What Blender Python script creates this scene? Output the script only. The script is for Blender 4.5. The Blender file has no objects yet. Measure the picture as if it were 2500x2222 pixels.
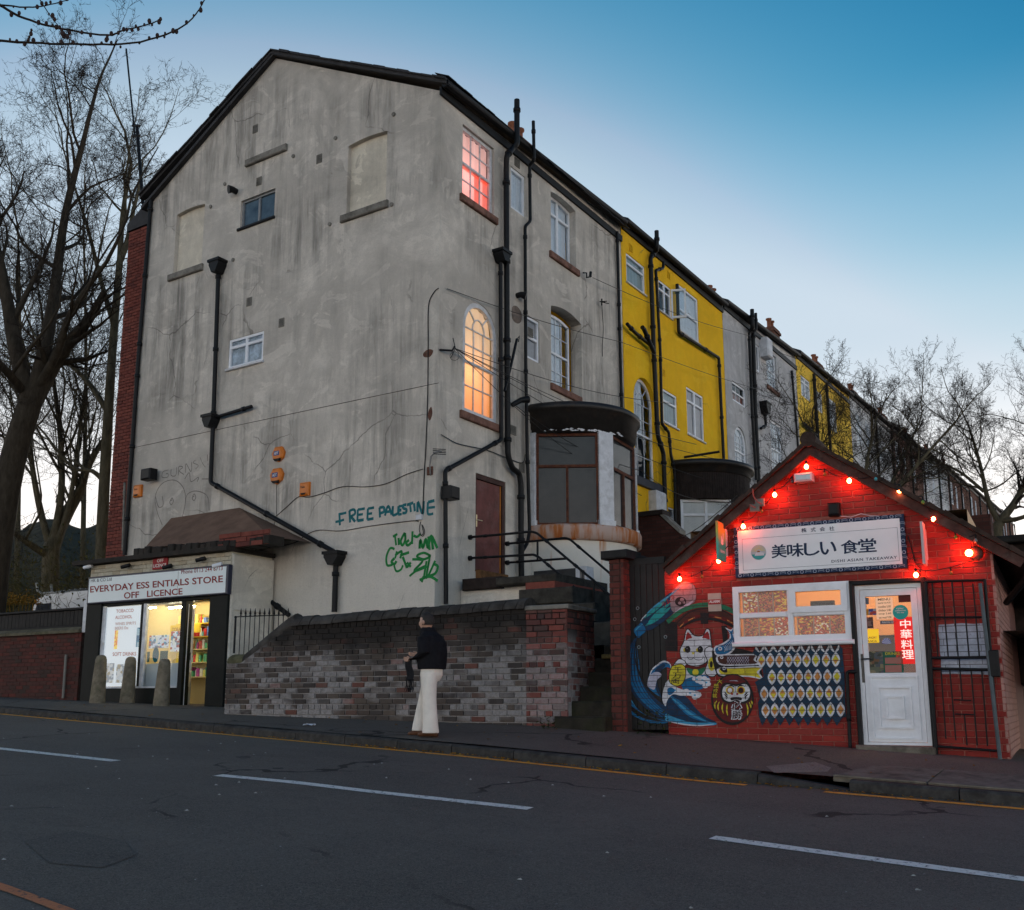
import bpy, bmesh, math, random
from mathutils import Vector, Matrix
from mathutils.geometry import delaunay_2d_cdt
R = math.radians
rnd = random.Random(11)
scene = bpy.context.scene
col = scene.collection

# ---------------------------------------------------------------- camera
CX, CY, FP = 1250.0, 1260.0, 2474.0            # calibrated on the photograph (2500 x 2222 px)
PITCH = math.atan2(458.0, FP); YAW = R(33.3)
cd = bpy.data.cameras.new('camera'); cam = bpy.data.objects.new('camera', cd); col.objects.link(cam)
cd.sensor_fit = 'HORIZONTAL'; cd.sensor_width = 36; cd.lens = 36 * FP / 2500
cd.shift_y = (CY - 1111) / 2500; cd.clip_start = .1; cd.clip_end = 3000
cam.location = (0, 0, 0); cam.rotation_euler = (R(90) + PITCH, 0, YAW)
scene.camera = cam

# ---------------------------------------------------------------- sky, sun, exposure
SUN_AZ = R(-45)       # bearing of the setting sun, clockwise from +Y: low behind the end house
SUN_EL = R(3.0)
world = bpy.data.worlds.new('World'); scene.world = world; world.use_nodes = True
wn = world.node_tree.nodes; wl = world.node_tree.links
bg = wn['Background']
sky = wn.new('ShaderNodeTexSky'); sky.sky_type = 'NISHITA'; sky.sun_disc = False
sky.sun_elevation = SUN_EL; sky.sun_rotation = SUN_AZ
sky.altitude = 60; sky.air_density = 1.0; sky.dust_density = 1.5; sky.ozone_density = 3.0
def wmath(op, a, b):
    n = wn.new('ShaderNodeMath'); n.operation = op
    for k, v in ((0, a), (1, b)):
        if hasattr(v, 'node'): wl.new(v, n.inputs[k])
        else: n.inputs[k].default_value = v
    return n.outputs[0]
# the photograph's colour grade of the dusk sky (deep teal overhead, pale horizon), plus an added over-bright low band
sp = wn.new('ShaderNodeSeparateColor'); wl.new(sky.outputs[0], sp.inputs[0]); cb = wn.new('ShaderNodeCombineColor')
ch = [wmath('MULTIPLY', wmath('POWER', wmath('MULTIPLY', sp.outputs[k], .15), p), g) for k, (p, g) in enumerate(((3.71, 2346.), (1.91, 20.0), (1.54, 6.05)))]
cB = wmath('MINIMUM', ch[2], .80); cG = wmath('MINIMUM', ch[1], wmath('MULTIPLY', cB, wmath('ADD', .58, wmath('MULTIPLY', cB, .36)))); cR = wmath('MINIMUM', ch[0], wmath('MULTIPLY', cG, wmath('ADD', .42, wmath('MULTIPLY', cG, .62))))
for k, c in enumerate((cR, cG, cB)): wl.new(wmath('MULTIPLY', c, .77), cb.inputs[k])
tc = wn.new('ShaderNodeTexCoord'); sx = wn.new('ShaderNodeSeparateXYZ'); wl.new(tc.outputs['Generated'], sx.inputs[0])
def wramp(fac, stops):
    r = wn.new('ShaderNodeValToRGB'); e = r.color_ramp.elements; r.color_ramp.interpolation = 'EASE'
    while len(e) < len(stops): e.new(.5)
    for q, (p, c) in zip(e, stops): q.position = p; q.color = (*c, 1)
    wl.new(fac, r.inputs[0]); return r.outputs[0]
pale = wramp(sx.outputs[2], [(0, (2.5, 2.2, 1.95)), (.085, (2.1, 1.9, 1.72)), (.17, (.92, .87, .83)), (.34, (.45, .53, .60)), (.5, (.25, .40, .54))])  # lowest stops raised far above the visible sky as added fill for the walls
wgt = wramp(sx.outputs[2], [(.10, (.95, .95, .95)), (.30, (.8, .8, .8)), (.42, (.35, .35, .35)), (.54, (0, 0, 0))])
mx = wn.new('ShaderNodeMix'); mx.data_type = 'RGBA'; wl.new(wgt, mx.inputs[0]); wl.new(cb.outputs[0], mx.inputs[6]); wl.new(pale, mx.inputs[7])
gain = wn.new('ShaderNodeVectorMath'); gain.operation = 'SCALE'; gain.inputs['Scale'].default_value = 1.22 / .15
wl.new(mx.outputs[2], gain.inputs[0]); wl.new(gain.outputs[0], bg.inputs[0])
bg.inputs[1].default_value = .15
sd = bpy.data.lights.new('sun', 'SUN'); sd.energy = .25; sd.angle = R(2); sd.color = (1, .82, .66)
so = bpy.data.objects.new('sun', sd); col.objects.link(so)
so.rotation_euler = Vector((-math.sin(SUN_AZ) * math.cos(SUN_EL), -math.cos(SUN_AZ) * math.cos(SUN_EL), -math.sin(SUN_EL))).to_track_quat('-Z', 'Y').to_euler()
vs = scene.view_settings; vs.view_transform = 'Standard'; vs.look = 'None'; vs.exposure = 0.18; vs.gamma = 1
vs.use_curve_mapping = False
scene.cycles.use_denoising = True
scene.cycles.max_bounces = 8; scene.cycles.transparent_max_bounces = 12
scene.cycles.sample_clamp_indirect = 6

# ---------------------------------------------------------------- pixel -> place helpers
_c, _s = math.cos(PITCH), math.sin(PITCH); _cy, _sy = math.cos(YAW), math.sin(YAW)
def ray(x, y):
    r = x - CX; u = CY - y
    fw = FP * _c - u * _s; up = FP * _s + u * _c
    return Vector((-_sy * fw + _cy * r, _cy * fw + _sy * r, up))
def slope(X): return -.31 - (.03 if X < -7.2 else .055) * (X + 7.2)
KERB = [(-60, 13.6), (-19.2, 11.02), (-12.6, 10.5), (-7.2, 10.06), (-4.2, 10.06), (-1.2, 10.33), (6, 11.1), (60, 17)]
def kerb_y(X):
    for (a, ya), (b, yb) in zip(KERB, KERB[1:]):
        if X <= b: return ya + (yb - ya) * (X - a) / (b - a)
    return KERB[-1][1]
def hp(X, Y): return slope(X) + .09 * min(0, Y - 12.1)                     # pavement level
def hr(X, Y):                                                             # road level
    k = kerb_y(X); return hp(X, k) - .11 + .05 * (Y - k)
def ground_at(fn, x, y):
    d = ray(x, y).normalized(); t = .5
    while t < 80 and d.z * t > fn(d.x * t, d.y * t): t += .02
    return d * t

class Fr:
    """a flat frame: u along the wall, v up, n out of the wall"""
    def __init__(s, o, u, v=(0, 0, 1), n=None):
        s.o = Vector(o); s.u = Vector(u).normalized(); s.v = Vector(v).normalized()
        s.n = Vector(n).normalized() if n else s.u.cross(s.v).normalized()
    def P(s, a, b, c=0.0): return s.o + s.u * a + s.v * b + s.n * c
    def px(s, x, y, c=0.0):
        d = ray(x, y); t = s.n.dot(s.o + s.n * c) / s.n.dot(d); p = d * t - s.o
        return p.dot(s.u), p.dot(s.v)
    def off(s, a, b, c): return Fr(s.P(a, b, c), s.u, s.v, s.n)
WF = Fr((0, 0, 0), (1, 0, 0), (0, 1, 0), (0, 0, 1))
YG, XC = 14.63, -11.30
GF = Fr((0, YG, 0), (1, 0, 0))                      # gable wall
TF = Fr((XC, 0, 0), (0, 1, 0))                      # long terrace wall, n = +X
_a = R(5)
WALLF = Fr((-7.16, 12.13, 0), (math.cos(_a), math.sin(_a), 0))        # boundary wall, a runs negative to the left
TAF = Fr((-5.71, 12.41, 0), (math.cos(_a), math.sin(_a), 0))          # takeaway front
_b = R(3)
SF = Fr((-15.35, 13.42, 0), (math.cos(_b), math.sin(_b), 0))          # corner shop front, a negative to the left
def crop(ox, oy, s): return lambda x, y: (ox + x / s, oy + y / s)

# ---------------------------------------------------------------- scene helpers
OFF = {}
def tag(o, label=None, cat=None, group=None, kind=None):
    if label: o['label'] = label
    if cat: o['category'] = cat
    if group: o['group'] = group
    if kind: o['kind'] = kind
    return o
def thing(name, label, cat, loc=(0, 0, 0), group=None):
    o = bpy.data.objects.new(name, None); o.empty_display_size = .2; col.objects.link(o)
    o.location = loc; OFF[o.name] = Vector(loc)
    return tag(o, label, cat, group)
def off_of(p): return OFF[p.name] if p else Vector((0, 0, 0))

class MB:
    def __init__(s): s.v = []; s.f = []; s.m = []; s.sm = []
    def add(s, vs, fs, mi=0, smooth=False):
        n = len(s.v); s.v.extend([tuple(v) for v in vs])
        for f in fs: s.f.append(tuple(i + n for i in f)); s.m.append(mi); s.sm.append(smooth)
        return s
    def box(s, fr, a0, a1, b0, b1, c0, c1, mi=0):
        P = [fr.P(a, b, c) for c in (c0, c1) for b in (b0, b1) for a in (a0, a1)]
        return s.add(P, [(0, 2, 3, 1), (4, 5, 7, 6), (0, 1, 5, 4), (2, 6, 7, 3), (0, 4, 6, 2), (1, 3, 7, 5)], mi)
    def bbox(s, fr, a0, a1, b0, b1, c0, c1, e=.01, mi=0):
        """box whose front edges are chamfered"""
        e = min(e, (a1 - a0) * .45, (b1 - b0) * .45, abs(c1 - c0) * .9)
        P = [fr.P(a, b, c0) for a, b in ((a0, b0), (a1, b0), (a1, b1), (a0, b1))]
        P += [fr.P(a, b, c1 - e) for a, b in ((a0, b0), (a1, b0), (a1, b1), (a0, b1))]
        P += [fr.P(a, b, c1) for a, b in ((a0 + e, b0 + e), (a1 - e, b0 + e), (a1 - e, b1 - e), (a0 + e, b1 - e))]
        F = [(3, 2, 1, 0), (8, 9, 10, 11)]
        for i in range(4):
            j = (i + 1) % 4; F += [(i, j, 4 + j, 4 + i), (4 + i, 4 + j, 8 + j, 8 + i)]
        return s.add(P, F, mi)
    def prism(s, fr, poly, c0, c1, mi=0, front_only=False, smooth=False):
        n = len(poly); ar = sum(poly[i][0] * poly[(i + 1) % n][1] - poly[(i + 1) % n][0] * poly[i][1] for i in range(n))
        if ar < 0: poly = poly[::-1]
        P = [fr.P(a, b, c1) for a, b in poly]
        tris = tri2(poly)
        if front_only: return s.add(P, tris, mi)
        P += [fr.P(a, b, c0) for a, b in poly]
        F = tris + [tuple(n + i for i in reversed(t)) for t in tris]
        F += [(n + i, n + (i + 1) % n, (i + 1) % n, i) for i in range(n)]
        return s.add(P, F, mi)
    def holed(s, fr, outer, holes, c1, depth, mi=0, rev=None, skirt=True):
        """front skin at c1 with holes, reveals going back by depth (rev: depth for each hole)"""
        pts, fs = cdt(outer, holes)
        s.add([fr.P(a, b, c1) for a, b in pts], fs, mi)
        for k, h in enumerate(holes):
            d = rev[k] if rev else depth; n = len(h)
            ar = sum(h[i][0] * h[(i + 1) % n][1] - h[(i + 1) % n][0] * h[i][1] for i in range(n))
            if ar < 0: h = h[::-1]
            s.add([fr.P(a, b, c1) for a, b in h] + [fr.P(a, b, c1 - d) for a, b in h],
                  [(i, (i + 1) % n, n + (i + 1) % n, n + i) for i in range(n)], mi)
        if not skirt: return s
        n = len(outer); ar = sum(outer[i][0] * outer[(i + 1) % n][1] - outer[(i + 1) % n][0] * outer[i][1] for i in range(n))
        if ar < 0: outer = outer[::-1]
        s.add([fr.P(a, b, c1) for a, b in outer] + [fr.P(a, b, c1 - depth) for a, b in outer],
              [(n + i, n + (i + 1) % n, (i + 1) % n, i) for i in range(n)], mi)
        return s
    def tube(s, pts, r, n=8, caps=True, mi=0, smooth=True):
        pts = [Vector(p) for p in pts]; k = len(pts)
        rr = r if isinstance(r, (list, tuple)) else [r] * k
        base = len(s.v); up = None; V = []
        for i, p in enumerate(pts):
            t = (pts[min(i + 1, k - 1)] - pts[max(i - 1, 0)])
            t = t.normalized() if t.length > 1e-9 else Vector((0, 0, 1))
            if up is None:
                up = Vector((0, 0, 1)) if abs(t.z) < .9 else Vector((1, 0, 0))
            x = up - t * up.dot(t)
            if x.length < 1e-6: x = t.orthogonal()
            x.normalize(); up = x; y = t.cross(x)
            for j in range(n):
                a = 2 * math.pi * j / n; V.append(p + (x * math.cos(a) + y * math.sin(a)) * rr[i])
        F = [(i * n + j, i * n + (j + 1) % n, (i + 1) * n + (j + 1) % n, (i + 1) * n + j) for i in range(k - 1) for j in range(n)]
        s.add(V, F, mi, smooth)
        if caps: s.add([V[j] for j in range(n)], [tuple(reversed(range(n)))], mi); s.add(V[-n:], [tuple(range(n))], mi)
        return s
    def lathe(s, o, prof, n=24, a0=0.0, a1=2 * math.pi, mi=0, smooth=True, sx=1.0, sy=1.0):
        o = Vector(o); full = abs(a1 - a0 - 2 * math.pi) < 1e-6; m = n if full else n + 1; V = []
        for r, z in prof:
            for j in range(m):
                a = a0 + (a1 - a0) * j / n; V.append(o + Vector((r * math.cos(a) * sx, r * math.sin(a) * sy, z)))
        F = []
        for i in range(len(prof) - 1):
            for j in range(n):
                F.append((i * m + j, i * m + (j + 1) % m, (i + 1) * m + (j + 1) % m, (i + 1) * m + j))
        return s.add(V, F, mi, smooth)
    def ball(s, o, r, n=10, mi=0, sz=1.0):
        pr = [(max(1e-4, r * math.sin(math.pi * i / n)), -r * sz * math.cos(math.pi * i / n)) for i in range(n + 1)]
        return s.lathe(o, pr, n + 2, mi=mi)
    def build(s, name, mats, parent=None, kind=None, label=None, cat=None, loc=None, group=None):
        off = off_of(parent) if parent else Vector(loc or (0, 0, 0))
        me = bpy.data.meshes.new(name)
        if off.length > 0: me.from_pydata([(x - off.x, y - off.y, z - off.z) for x, y, z in s.v], [], s.f)
        else: me.from_pydata(s.v, [], s.f)
        mats = mats if isinstance(mats, (list, tuple)) else [mats]
        for m in mats: me.materials.append(m)
        if len(mats) > 1: me.polygons.foreach_set('material_index', s.m)
        me.polygons.foreach_set('use_smooth', s.sm)
        o = bpy.data.objects.new(name, me); col.objects.link(o)
        if parent: o.parent = parent
        else: o.location = off
        OFF[o.name] = off
        return tag(o, label, cat, group, kind)

def tri2(poly):
    n = len(poly)
    if n <= 4 and is_convex(poly): return [tuple(range(n))]
    if is_convex(poly): return [tuple(range(n))]
    from mathutils.geometry import tessellate_polygon
    return [tuple(t) if orient(poly, t) > 0 else tuple(reversed(t)) for t in tessellate_polygon([[Vector((a, b, 0)) for a, b in poly]])]
def orient(p, t):
    a, b, c = (p[i] for i in t); return (b[0] - a[0]) * (c[1] - a[1]) - (b[1] - a[1]) * (c[0] - a[0])
def is_convex(p):
    n = len(p); return all(orient(p, (i, (i + 1) % n, (i + 2) % n)) >= -1e-9 for i in range(n))
def inside(pt, poly):
    x, y = pt; r = False; n = len(poly)
    for i in range(n):
        (x1, y1), (x2, y2) = poly[i], poly[i - 1]
        if (y1 > y) != (y2 > y) and x < (x2 - x1) * (y - y1) / (y2 - y1) + x1: r = not r
    return r
def cdt(outer, holes):
    vs = []; es = []
    for loop in [outer] + holes:
        n0 = len(vs); vs += [Vector(p) for p in loop]; n = len(loop)
        es += [(n0 + i, n0 + (i + 1) % n) for i in range(n)]
    ov, oe, of, *_ = delaunay_2d_cdt(vs, es, [], 0, 1e-5)
    P = [(v.x, v.y) for v in ov]; F = []
    for f in of:
        c = (sum(P[i][0] for i in f) / len(f), sum(P[i][1] for i in f) / len(f))
        if inside(c, outer) and not any(inside(c, h) for h in holes):
            F.append(tuple(f) if orient(P, f[:3]) > 0 else tuple(reversed(f)))
    return P, F
def rect(a0, a1, b0, b1): return [(a0, b0), (a1, b0), (a1, b1), (a0, b1)]
def arch(a0, a1, b0, b1, spring, n=14):
    """opening with a round or segmental head: straight to spring, crown at b1"""
    m = (a0 + a1) / 2; w = (a1 - a0) / 2; h = b1 - spring
    return [(a0, b0), (a1, b0)] + [(m + w * math.cos(math.pi * i / n), spring + h * math.sin(math.pi * i / n)) for i in range(n + 1)]
def seg(a0, a1, b0, b1, rise, n=8):
    return [(a0, b0), (a1, b0)] + [(a1 + (a0 - a1) * i / n, b1 - rise + rise * (1 - (2 * i / n - 1) ** 2)) for i in range(n + 1)]
def smooth_loop(p, k=6, closed=True):
    n = len(p); out = []
    rng = range(n) if closed else range(n - 1)
    for i in rng:
        g = (lambda j: p[j % n]) if closed else (lambda j: p[max(0, min(n - 1, j))])
        p0, p1, p2, p3 = g(i - 1), g(i), g(i + 1), g(i + 2)
        for t in range(k):
            t /= k
            out.append(tuple(.5 * (2 * b + (c - a) * t + (2 * a - 5 * b + 4 * c - d) * t * t + (3 * b - a - 3 * c + d) * t ** 3)
                             for a, b, c, d in zip(p0, p1, p2, p3)))
    if not closed: out.append(tuple(p[-1]))
    return out
def ribbon(pts, w, taper=False):
    L = []; Rr = []; n = len(pts)
    for i, (x, y) in enumerate(pts):
        x0, y0 = pts[max(0, i - 1)]; x1, y1 = pts[min(n - 1, i + 1)]
        dx, dy = x1 - x0, y1 - y0; l = math.hypot(dx, dy) or 1
        h = w / 2 * (1 if not taper else max(.12, math.sin(math.pi * (i + .3) / (n - .4))))
        L.append((x - dy / l * h, y + dx / l * h)); Rr.append((x + dy / l * h, y - dx / l * h))
    return L, Rr
def add_ribbon(mb, fr, pts, w, c, mi=0, taper=False):
    L, Q = ribbon(pts, w, taper); n = len(pts)
    mb.add([fr.P(a, b, c) for a, b in L] + [fr.P(a, b, c) for a, b in Q], [(i, i + 1, n + i + 1, n + i) if False else (n + i, n + i + 1, i + 1, i) for i in range(n - 1)], mi)

_txt = {}
def text_geo(s, bold=0.0, spacing=1.0):
    k = (s, bold, spacing)
    if k not in _txt:
        cu = bpy.data.curves.new('t', 'FONT'); cu.body = s; cu.size = 1; cu.offset = bold; cu.space_character = spacing
        cu.resolution_u = 3; cu.fill_mode = 'FRONT'
        ob = bpy.data.objects.new('t', cu); me = ob.to_mesh()
        _txt[k] = ([(v.co.x, v.co.y) for v in me.vertices], [tuple(p.vertices) for p in me.polygons])
        ob.to_mesh_clear(); bpy.data.objects.remove(ob); bpy.data.curves.remove(cu)
    return _txt[k]
def add_text(mb, fr, s, a0, a1, b0, b1, c, mi=0, bold=0.0, spacing=1.0, quad=None, rot=0):
    """fit the lettering s into the rectangle (or the quad BL, BR, TR, TL of frame points)"""
    if ord(s[0]) > 0x2000 and bold:
        q = quad or [(a0, b0), (a1, b0), (a1, b1), (a0, b1)]; d = bold * .55 * abs(q[2][1] - q[1][1])
        for k, (dx, dy) in enumerate(((0, 0), (-d, 0), (d, 0), (0, -d * .6), (0, d * .6))):
            add_text(mb, fr, s, 0, 0, 0, 0, c + k * .00012, mi, 0, spacing, [(x + dx, y + dy) for x, y in q])
        return
    V, F = text_geo(s, bold, spacing)
    xs = [v[0] for v in V]; ys = [v[1] for v in V]; x0, x1, y0, y1 = min(xs), max(xs), min(ys), max(ys)
    q = quad or [(a0, b0), (a1, b0), (a1, b1), (a0, b1)]
    P = []
    for x, y in V:
        t = (x - x0) / (x1 - x0); w = (y - y0) / (y1 - y0 or 1)
        a = (q[0][0] * (1 - t) + q[1][0] * t) * (1 - w) + (q[3][0] * (1 - t) + q[2][0] * t) * w
        b = (q[0][1] * (1 - t) + q[1][1] * t) * (1 - w) + (q[3][1] * (1 - t) + q[2][1] * t) * w
        P.append(fr.P(a, b, c))
    mb.add(P, F, mi)
# ---------------------------------------------------------------- materials
class NT:
    def __init__(s, name):
        s.m = bpy.data.materials.new(name); s.m.use_nodes = True; s.t = s.m.node_tree; s.n = s.t.nodes; s.l = s.t.links
        s.b = s.n['Principled BSDF']; s.out = s.n['Material Output']
    def new(s, t, **k):
        o = s.n.new('ShaderNode' + t)
        for a, v in k.items():
            if a.startswith('i_'): o.inputs[a[2:].replace('_', ' ')].default_value = v
            else: setattr(o, a, v)
        return o
    def link(s, a, b): s.l.new(a, b)
    def pos(s, scale=(1, 1, 1)):
        g = s.new('NewGeometry'); mp = s.new('Mapping'); mp.inputs['Scale'].default_value = scale
        s.link(g.outputs['Position'], mp.inputs['Vector']); return mp.outputs[0]
    def noise(s, scale, detail=6, rough=.6, vec=None, dist=0.0):
        t = s.new('TexNoise'); t.inputs['Scale'].default_value = scale; t.inputs['Detail'].default_value = detail
        t.inputs['Roughness'].default_value = rough; t.inputs['Distortion'].default_value = dist
        s.link(vec if vec is not None else s.pos(), t.inputs['Vector']); return t.outputs[0]
    def ramp(s, fac, stops, interp='LINEAR'):
        r = s.new('ValToRGB'); e = r.color_ramp.elements; r.color_ramp.interpolation = interp
        while len(e) < len(stops): e.new(.5)
        for k, (p, c) in zip(e, stops):
            k.position = p; k.color = (*c, 1) if isinstance(c, (tuple, list)) else (c, c, c, 1)
        s.link(fac, r.inputs[0]); return r.outputs[0]
    def mix(s, fac, a, b, mode='MIX'):
        x = s.new('Mix', data_type='RGBA', blend_type=mode)
        for k, v in ((0, fac), (6, a), (7, b)):
            if hasattr(v, 'node'): s.link(v, x.inputs[k])
            elif k == 0: x.inputs[0].default_value = v
            else: x.inputs[k].default_value = (*v, 1)
        return x.outputs[2]
    def math(s, op, a, b=0.0, clamp=False):
        x = s.new('Math', operation=op, use_clamp=clamp)
        for k, v in ((0, a), (1, b)):
            if hasattr(v, 'node'): s.link(v, x.inputs[k])
            else: x.inputs[k].default_value = v
        return x.outputs[0]
    def sep(s, vec):
        x = s.new('SeparateXYZ'); s.link(vec, x.inputs[0]); return x.outputs
    def bump(s, h, strength=.3, dist=.01):
        b = s.new('Bump'); b.inputs['Strength'].default_value = strength; b.inputs['Distance'].default_value = dist
        s.link(h, b.inputs['Height']); s.link(b.outputs[0], s.b.inputs['Normal'])
    def color(s, c):
        if hasattr(c, 'node'): s.link(c, s.b.inputs['Base Color'])
        else: s.b.inputs['Base Color'].default_value = (*c, 1)
    def pr(s, rough=.8, spec=.3, metal=0.0):
        s.b.inputs['Roughness'].default_value = rough; s.b.inputs['Specular IOR Level'].default_value = spec
        s.b.inputs['Metallic'].default_value = metal; return s.m
_M = {}
def M(name, c, var=.15, scale=6.0, rough=.75, spec=.3, metal=0.0, bump=0.0, bscale=None, dirt=None):
    """plain procedural surface: colour with uneven tone, optional dirt blotches and relief"""
    if name in _M: return _M[name]
    t = NT(name); n = t.noise(scale, 5, .65)
    d = tuple(x * (1 - var) for x in c); l = tuple(min(1, x * (1 + var)) for x in c)
    k = t.ramp(n, [(.3, d), (.7, l)])
    if dirt: k = t.mix(t.ramp(t.noise(scale * .45, 6, .7), [(.5, 0.), (.68, dirt[1])]), k, dirt[0])
    t.color(k)
    if bump: t.bump(t.noise(bscale or scale * 8, 5, .6), bump, .006)
    _M[name] = t.pr(rough, spec, metal); return _M[name]
def Mflat(name, c, rough=.6, spec=.3):
    if name in _M: return _M[name]
    return M(name, c, .05, 25, rough, spec)
def Memit(name, c, strength, base=(.02, .02, .02)):
    if name in _M: return _M[name]
    t = NT(name); t.color(base); t.b.inputs['Emission Color'].default_value = (*c, 1); t.b.inputs['Emission Strength'].default_value = strength
    _M[name] = t.pr(.4, .3); return _M[name]
def Mglass(name, tint=(.9, .95, 1), refl=1.0, rough=.02):
    if name in _M: return _M[name]
    t = NT(name); tr = t.new('BsdfTransparent'); gl = t.new('BsdfGlossy'); fr = t.new('Fresnel'); mx = t.new('MixShader')
    tr.inputs[0].default_value = (*tint, 1); gl.inputs['Roughness'].default_value = rough; fr.inputs[0].default_value = 1.5
    f = t.math('MULTIPLY', fr.outputs[0], refl, True)
    bp = t.new('Bump'); bp.inputs['Strength'].default_value = .06; bp.inputs['Distance'].default_value = .02
    t.link(t.noise(2.2, 2), bp.inputs['Height']); t.link(bp.outputs[0], gl.inputs['Normal'])
    t.link(f, mx.inputs[0]); t.link(tr.outputs[0], mx.inputs[1]); t.link(gl.outputs[0], mx.inputs[2]); t.link(mx.outputs[0], t.out.inputs[0])
    _M[name] = t.m; return t.m

def Mrender(name, c, stain=(.16, .15, .135), amount=.6, pale=None, cream=None, con=1.0):
    """old cement render: cloudy patches with edges, rain streaks, blotches, hairline cracks, sand grain"""
    t = NT(name); p = t.pos()
    big = t.noise(.5, 9, .66, p, .9); mid = t.noise(2.6, 8, .74, p, .5)
    K = lambda q: 1 - (1 - q) * con
    d = tuple(x * K(.62) for x in c); l = tuple(min(.9, x * (1 + .2 * con)) for x in c)
    k = t.ramp(big, [(.32, d), (.47, tuple(x * K(.88) for x in c)), (.53, c), (.7, l)])
    k = t.mix(t.ramp(mid, [(.42, 0.), (.52, .28), (.72, .5)]), k, tuple(x * K(.70) for x in c))
    patch = t.noise(.8, 6, .6, t.pos((1, 1, 1.5)), 1.6); k = t.mix(t.ramp(patch, [(.575, 0.), (.60, .55), (.72, .3)]), k, pale or l)
    streak = t.noise(1.0, 8, .72, t.pos((3.2, 3.2, .26)), .35); area = t.noise(.33, 4, .6, p)
    sm = t.math('MULTIPLY', t.ramp(streak, [(.44, 0.), (.64, amount)]), t.ramp(area, [(.4, .0), (.58, 1.)])); k = t.mix(sm, k, stain)
    band = t.noise(1.0, 6, .65, t.pos((.22, .22, 1.5)), .6); k = t.mix(t.ramp(band, [(.5, 0.), (.56, .3), (.7, .42)]), k, tuple(x * K(.76) for x in c))
    if cream:
        z = t.sep(p)[2]; zz = t.math('ADD', z, t.math('MULTIPLY', big, 3.0))
        k = t.mix(t.math('MULTIPLY', t.ramp(t.math('DIVIDE', zz, 10.), [(.38, 1.), (.54, 0.)]), .7), k, cream)
    k = t.mix(t.ramp(t.noise(30, 4, .8, p), [(.5, 0.), (.7, .38)]), k, tuple(x * K(.55) for x in c))
    sp2 = t.noise(4.3, 9, .86, p, .9); k = t.mix(t.ramp(sp2, [(.64, 0.), (.70, .7)]), k, stain)
    w = t.noise(1.4, 5, .6, p); vm = t.new('VectorMath', operation='MULTIPLY_ADD'); vm.inputs[1].default_value = (.55, .55, .55)
    n3 = t.new('TexNoise'); n3.inputs['Scale'].default_value = 1.1; n3.inputs['Detail'].default_value = 5; t.link(p, n3.inputs['Vector']); t.link(n3.outputs['Color'], vm.inputs[0]); t.link(p, vm.inputs[2])
    v = t.new('TexVoronoi', feature='DISTANCE_TO_EDGE'); v.inputs['Scale'].default_value = .42; t.link(vm.outputs[0], v.inputs['Vector'])
    ck = t.math('MULTIPLY', t.math('LESS_THAN', v.outputs['Distance'], .0045), t.ramp(area, [(.5, 0.), (.56, .55)])); k = t.mix(ck, k, (.1, .09, .08))
    t.color(k); t.bump(t.math('ADD', t.noise(60, 4, .7, p), t.math('MULTIPLY', mid, 3.5)), .6, .014)
    return t.pr(.93, .12)

def Mbrick(name, stops, joint=None, white=0.0, soot=0.0, paint=None, rough=.85):
    t = NT(name); oi = t.new('ObjectInfo'); g = t.new('NewGeometry'); p = t.pos()
    r = t.math('FRACT', t.math('ADD', oi.outputs['Random'], t.math('MULTIPLY', g.outputs['Random Per Island'], 1.0)))
    k = t.ramp(r, stops)
    n = t.noise(14, 6, .7, p); k = t.mix(t.ramp(n, [(.35, 0.), (.7, .5)]), k, tuple(x * .55 for x in stops[0][1]))
    if white:      # salt bloom: whole bricks take it or not, strongest in the middle courses
        z = t.sep(p)[2]; r2 = t.math('FRACT', t.math('MULTIPLY', r, 7.31))
        band = t.ramp(t.math('ADD', t.math('MULTIPLY', z, .25), .3), [(.17, .1), (.25, 1.), (.45, .85), (.56, 0.)])
        w = t.math('MULTIPLY', t.ramp(t.noise(.75, 4, .55, t.pos((1, 1, 1.6)), .4), [(.38, .02), (.58, .9)]), band)
        take = t.ramp(t.math('SUBTRACT', t.math('ADD', w, .04), t.math('MULTIPLY', r2, joint if joint is not None else 1.0)), [(0., 0.), (.45, .7)])
        e = t.ramp(t.noise(24, 5, .7, p, .4), [(.3, .35), (.6, 1.)])
        k = t.mix(t.math('MULTIPLY', t.math('MULTIPLY', take, e), white, True), k, (.40, .385, .385))
    if soot:
        z = t.sep(p)[2]; hi = t.ramp(t.math('ADD', t.math('MULTIPLY', z, .4), t.math('MULTIPLY', t.noise(1.1, 5, .6, p, .5), .5)), [(.53, 0.), (.68, soot)])
        k = t.mix(hi, k, (.018, .016, .015))
    t.color(k); t.bump(t.noise(45, 5, .7, p), .5, .006)
    return t.pr(rough, .2)

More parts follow.
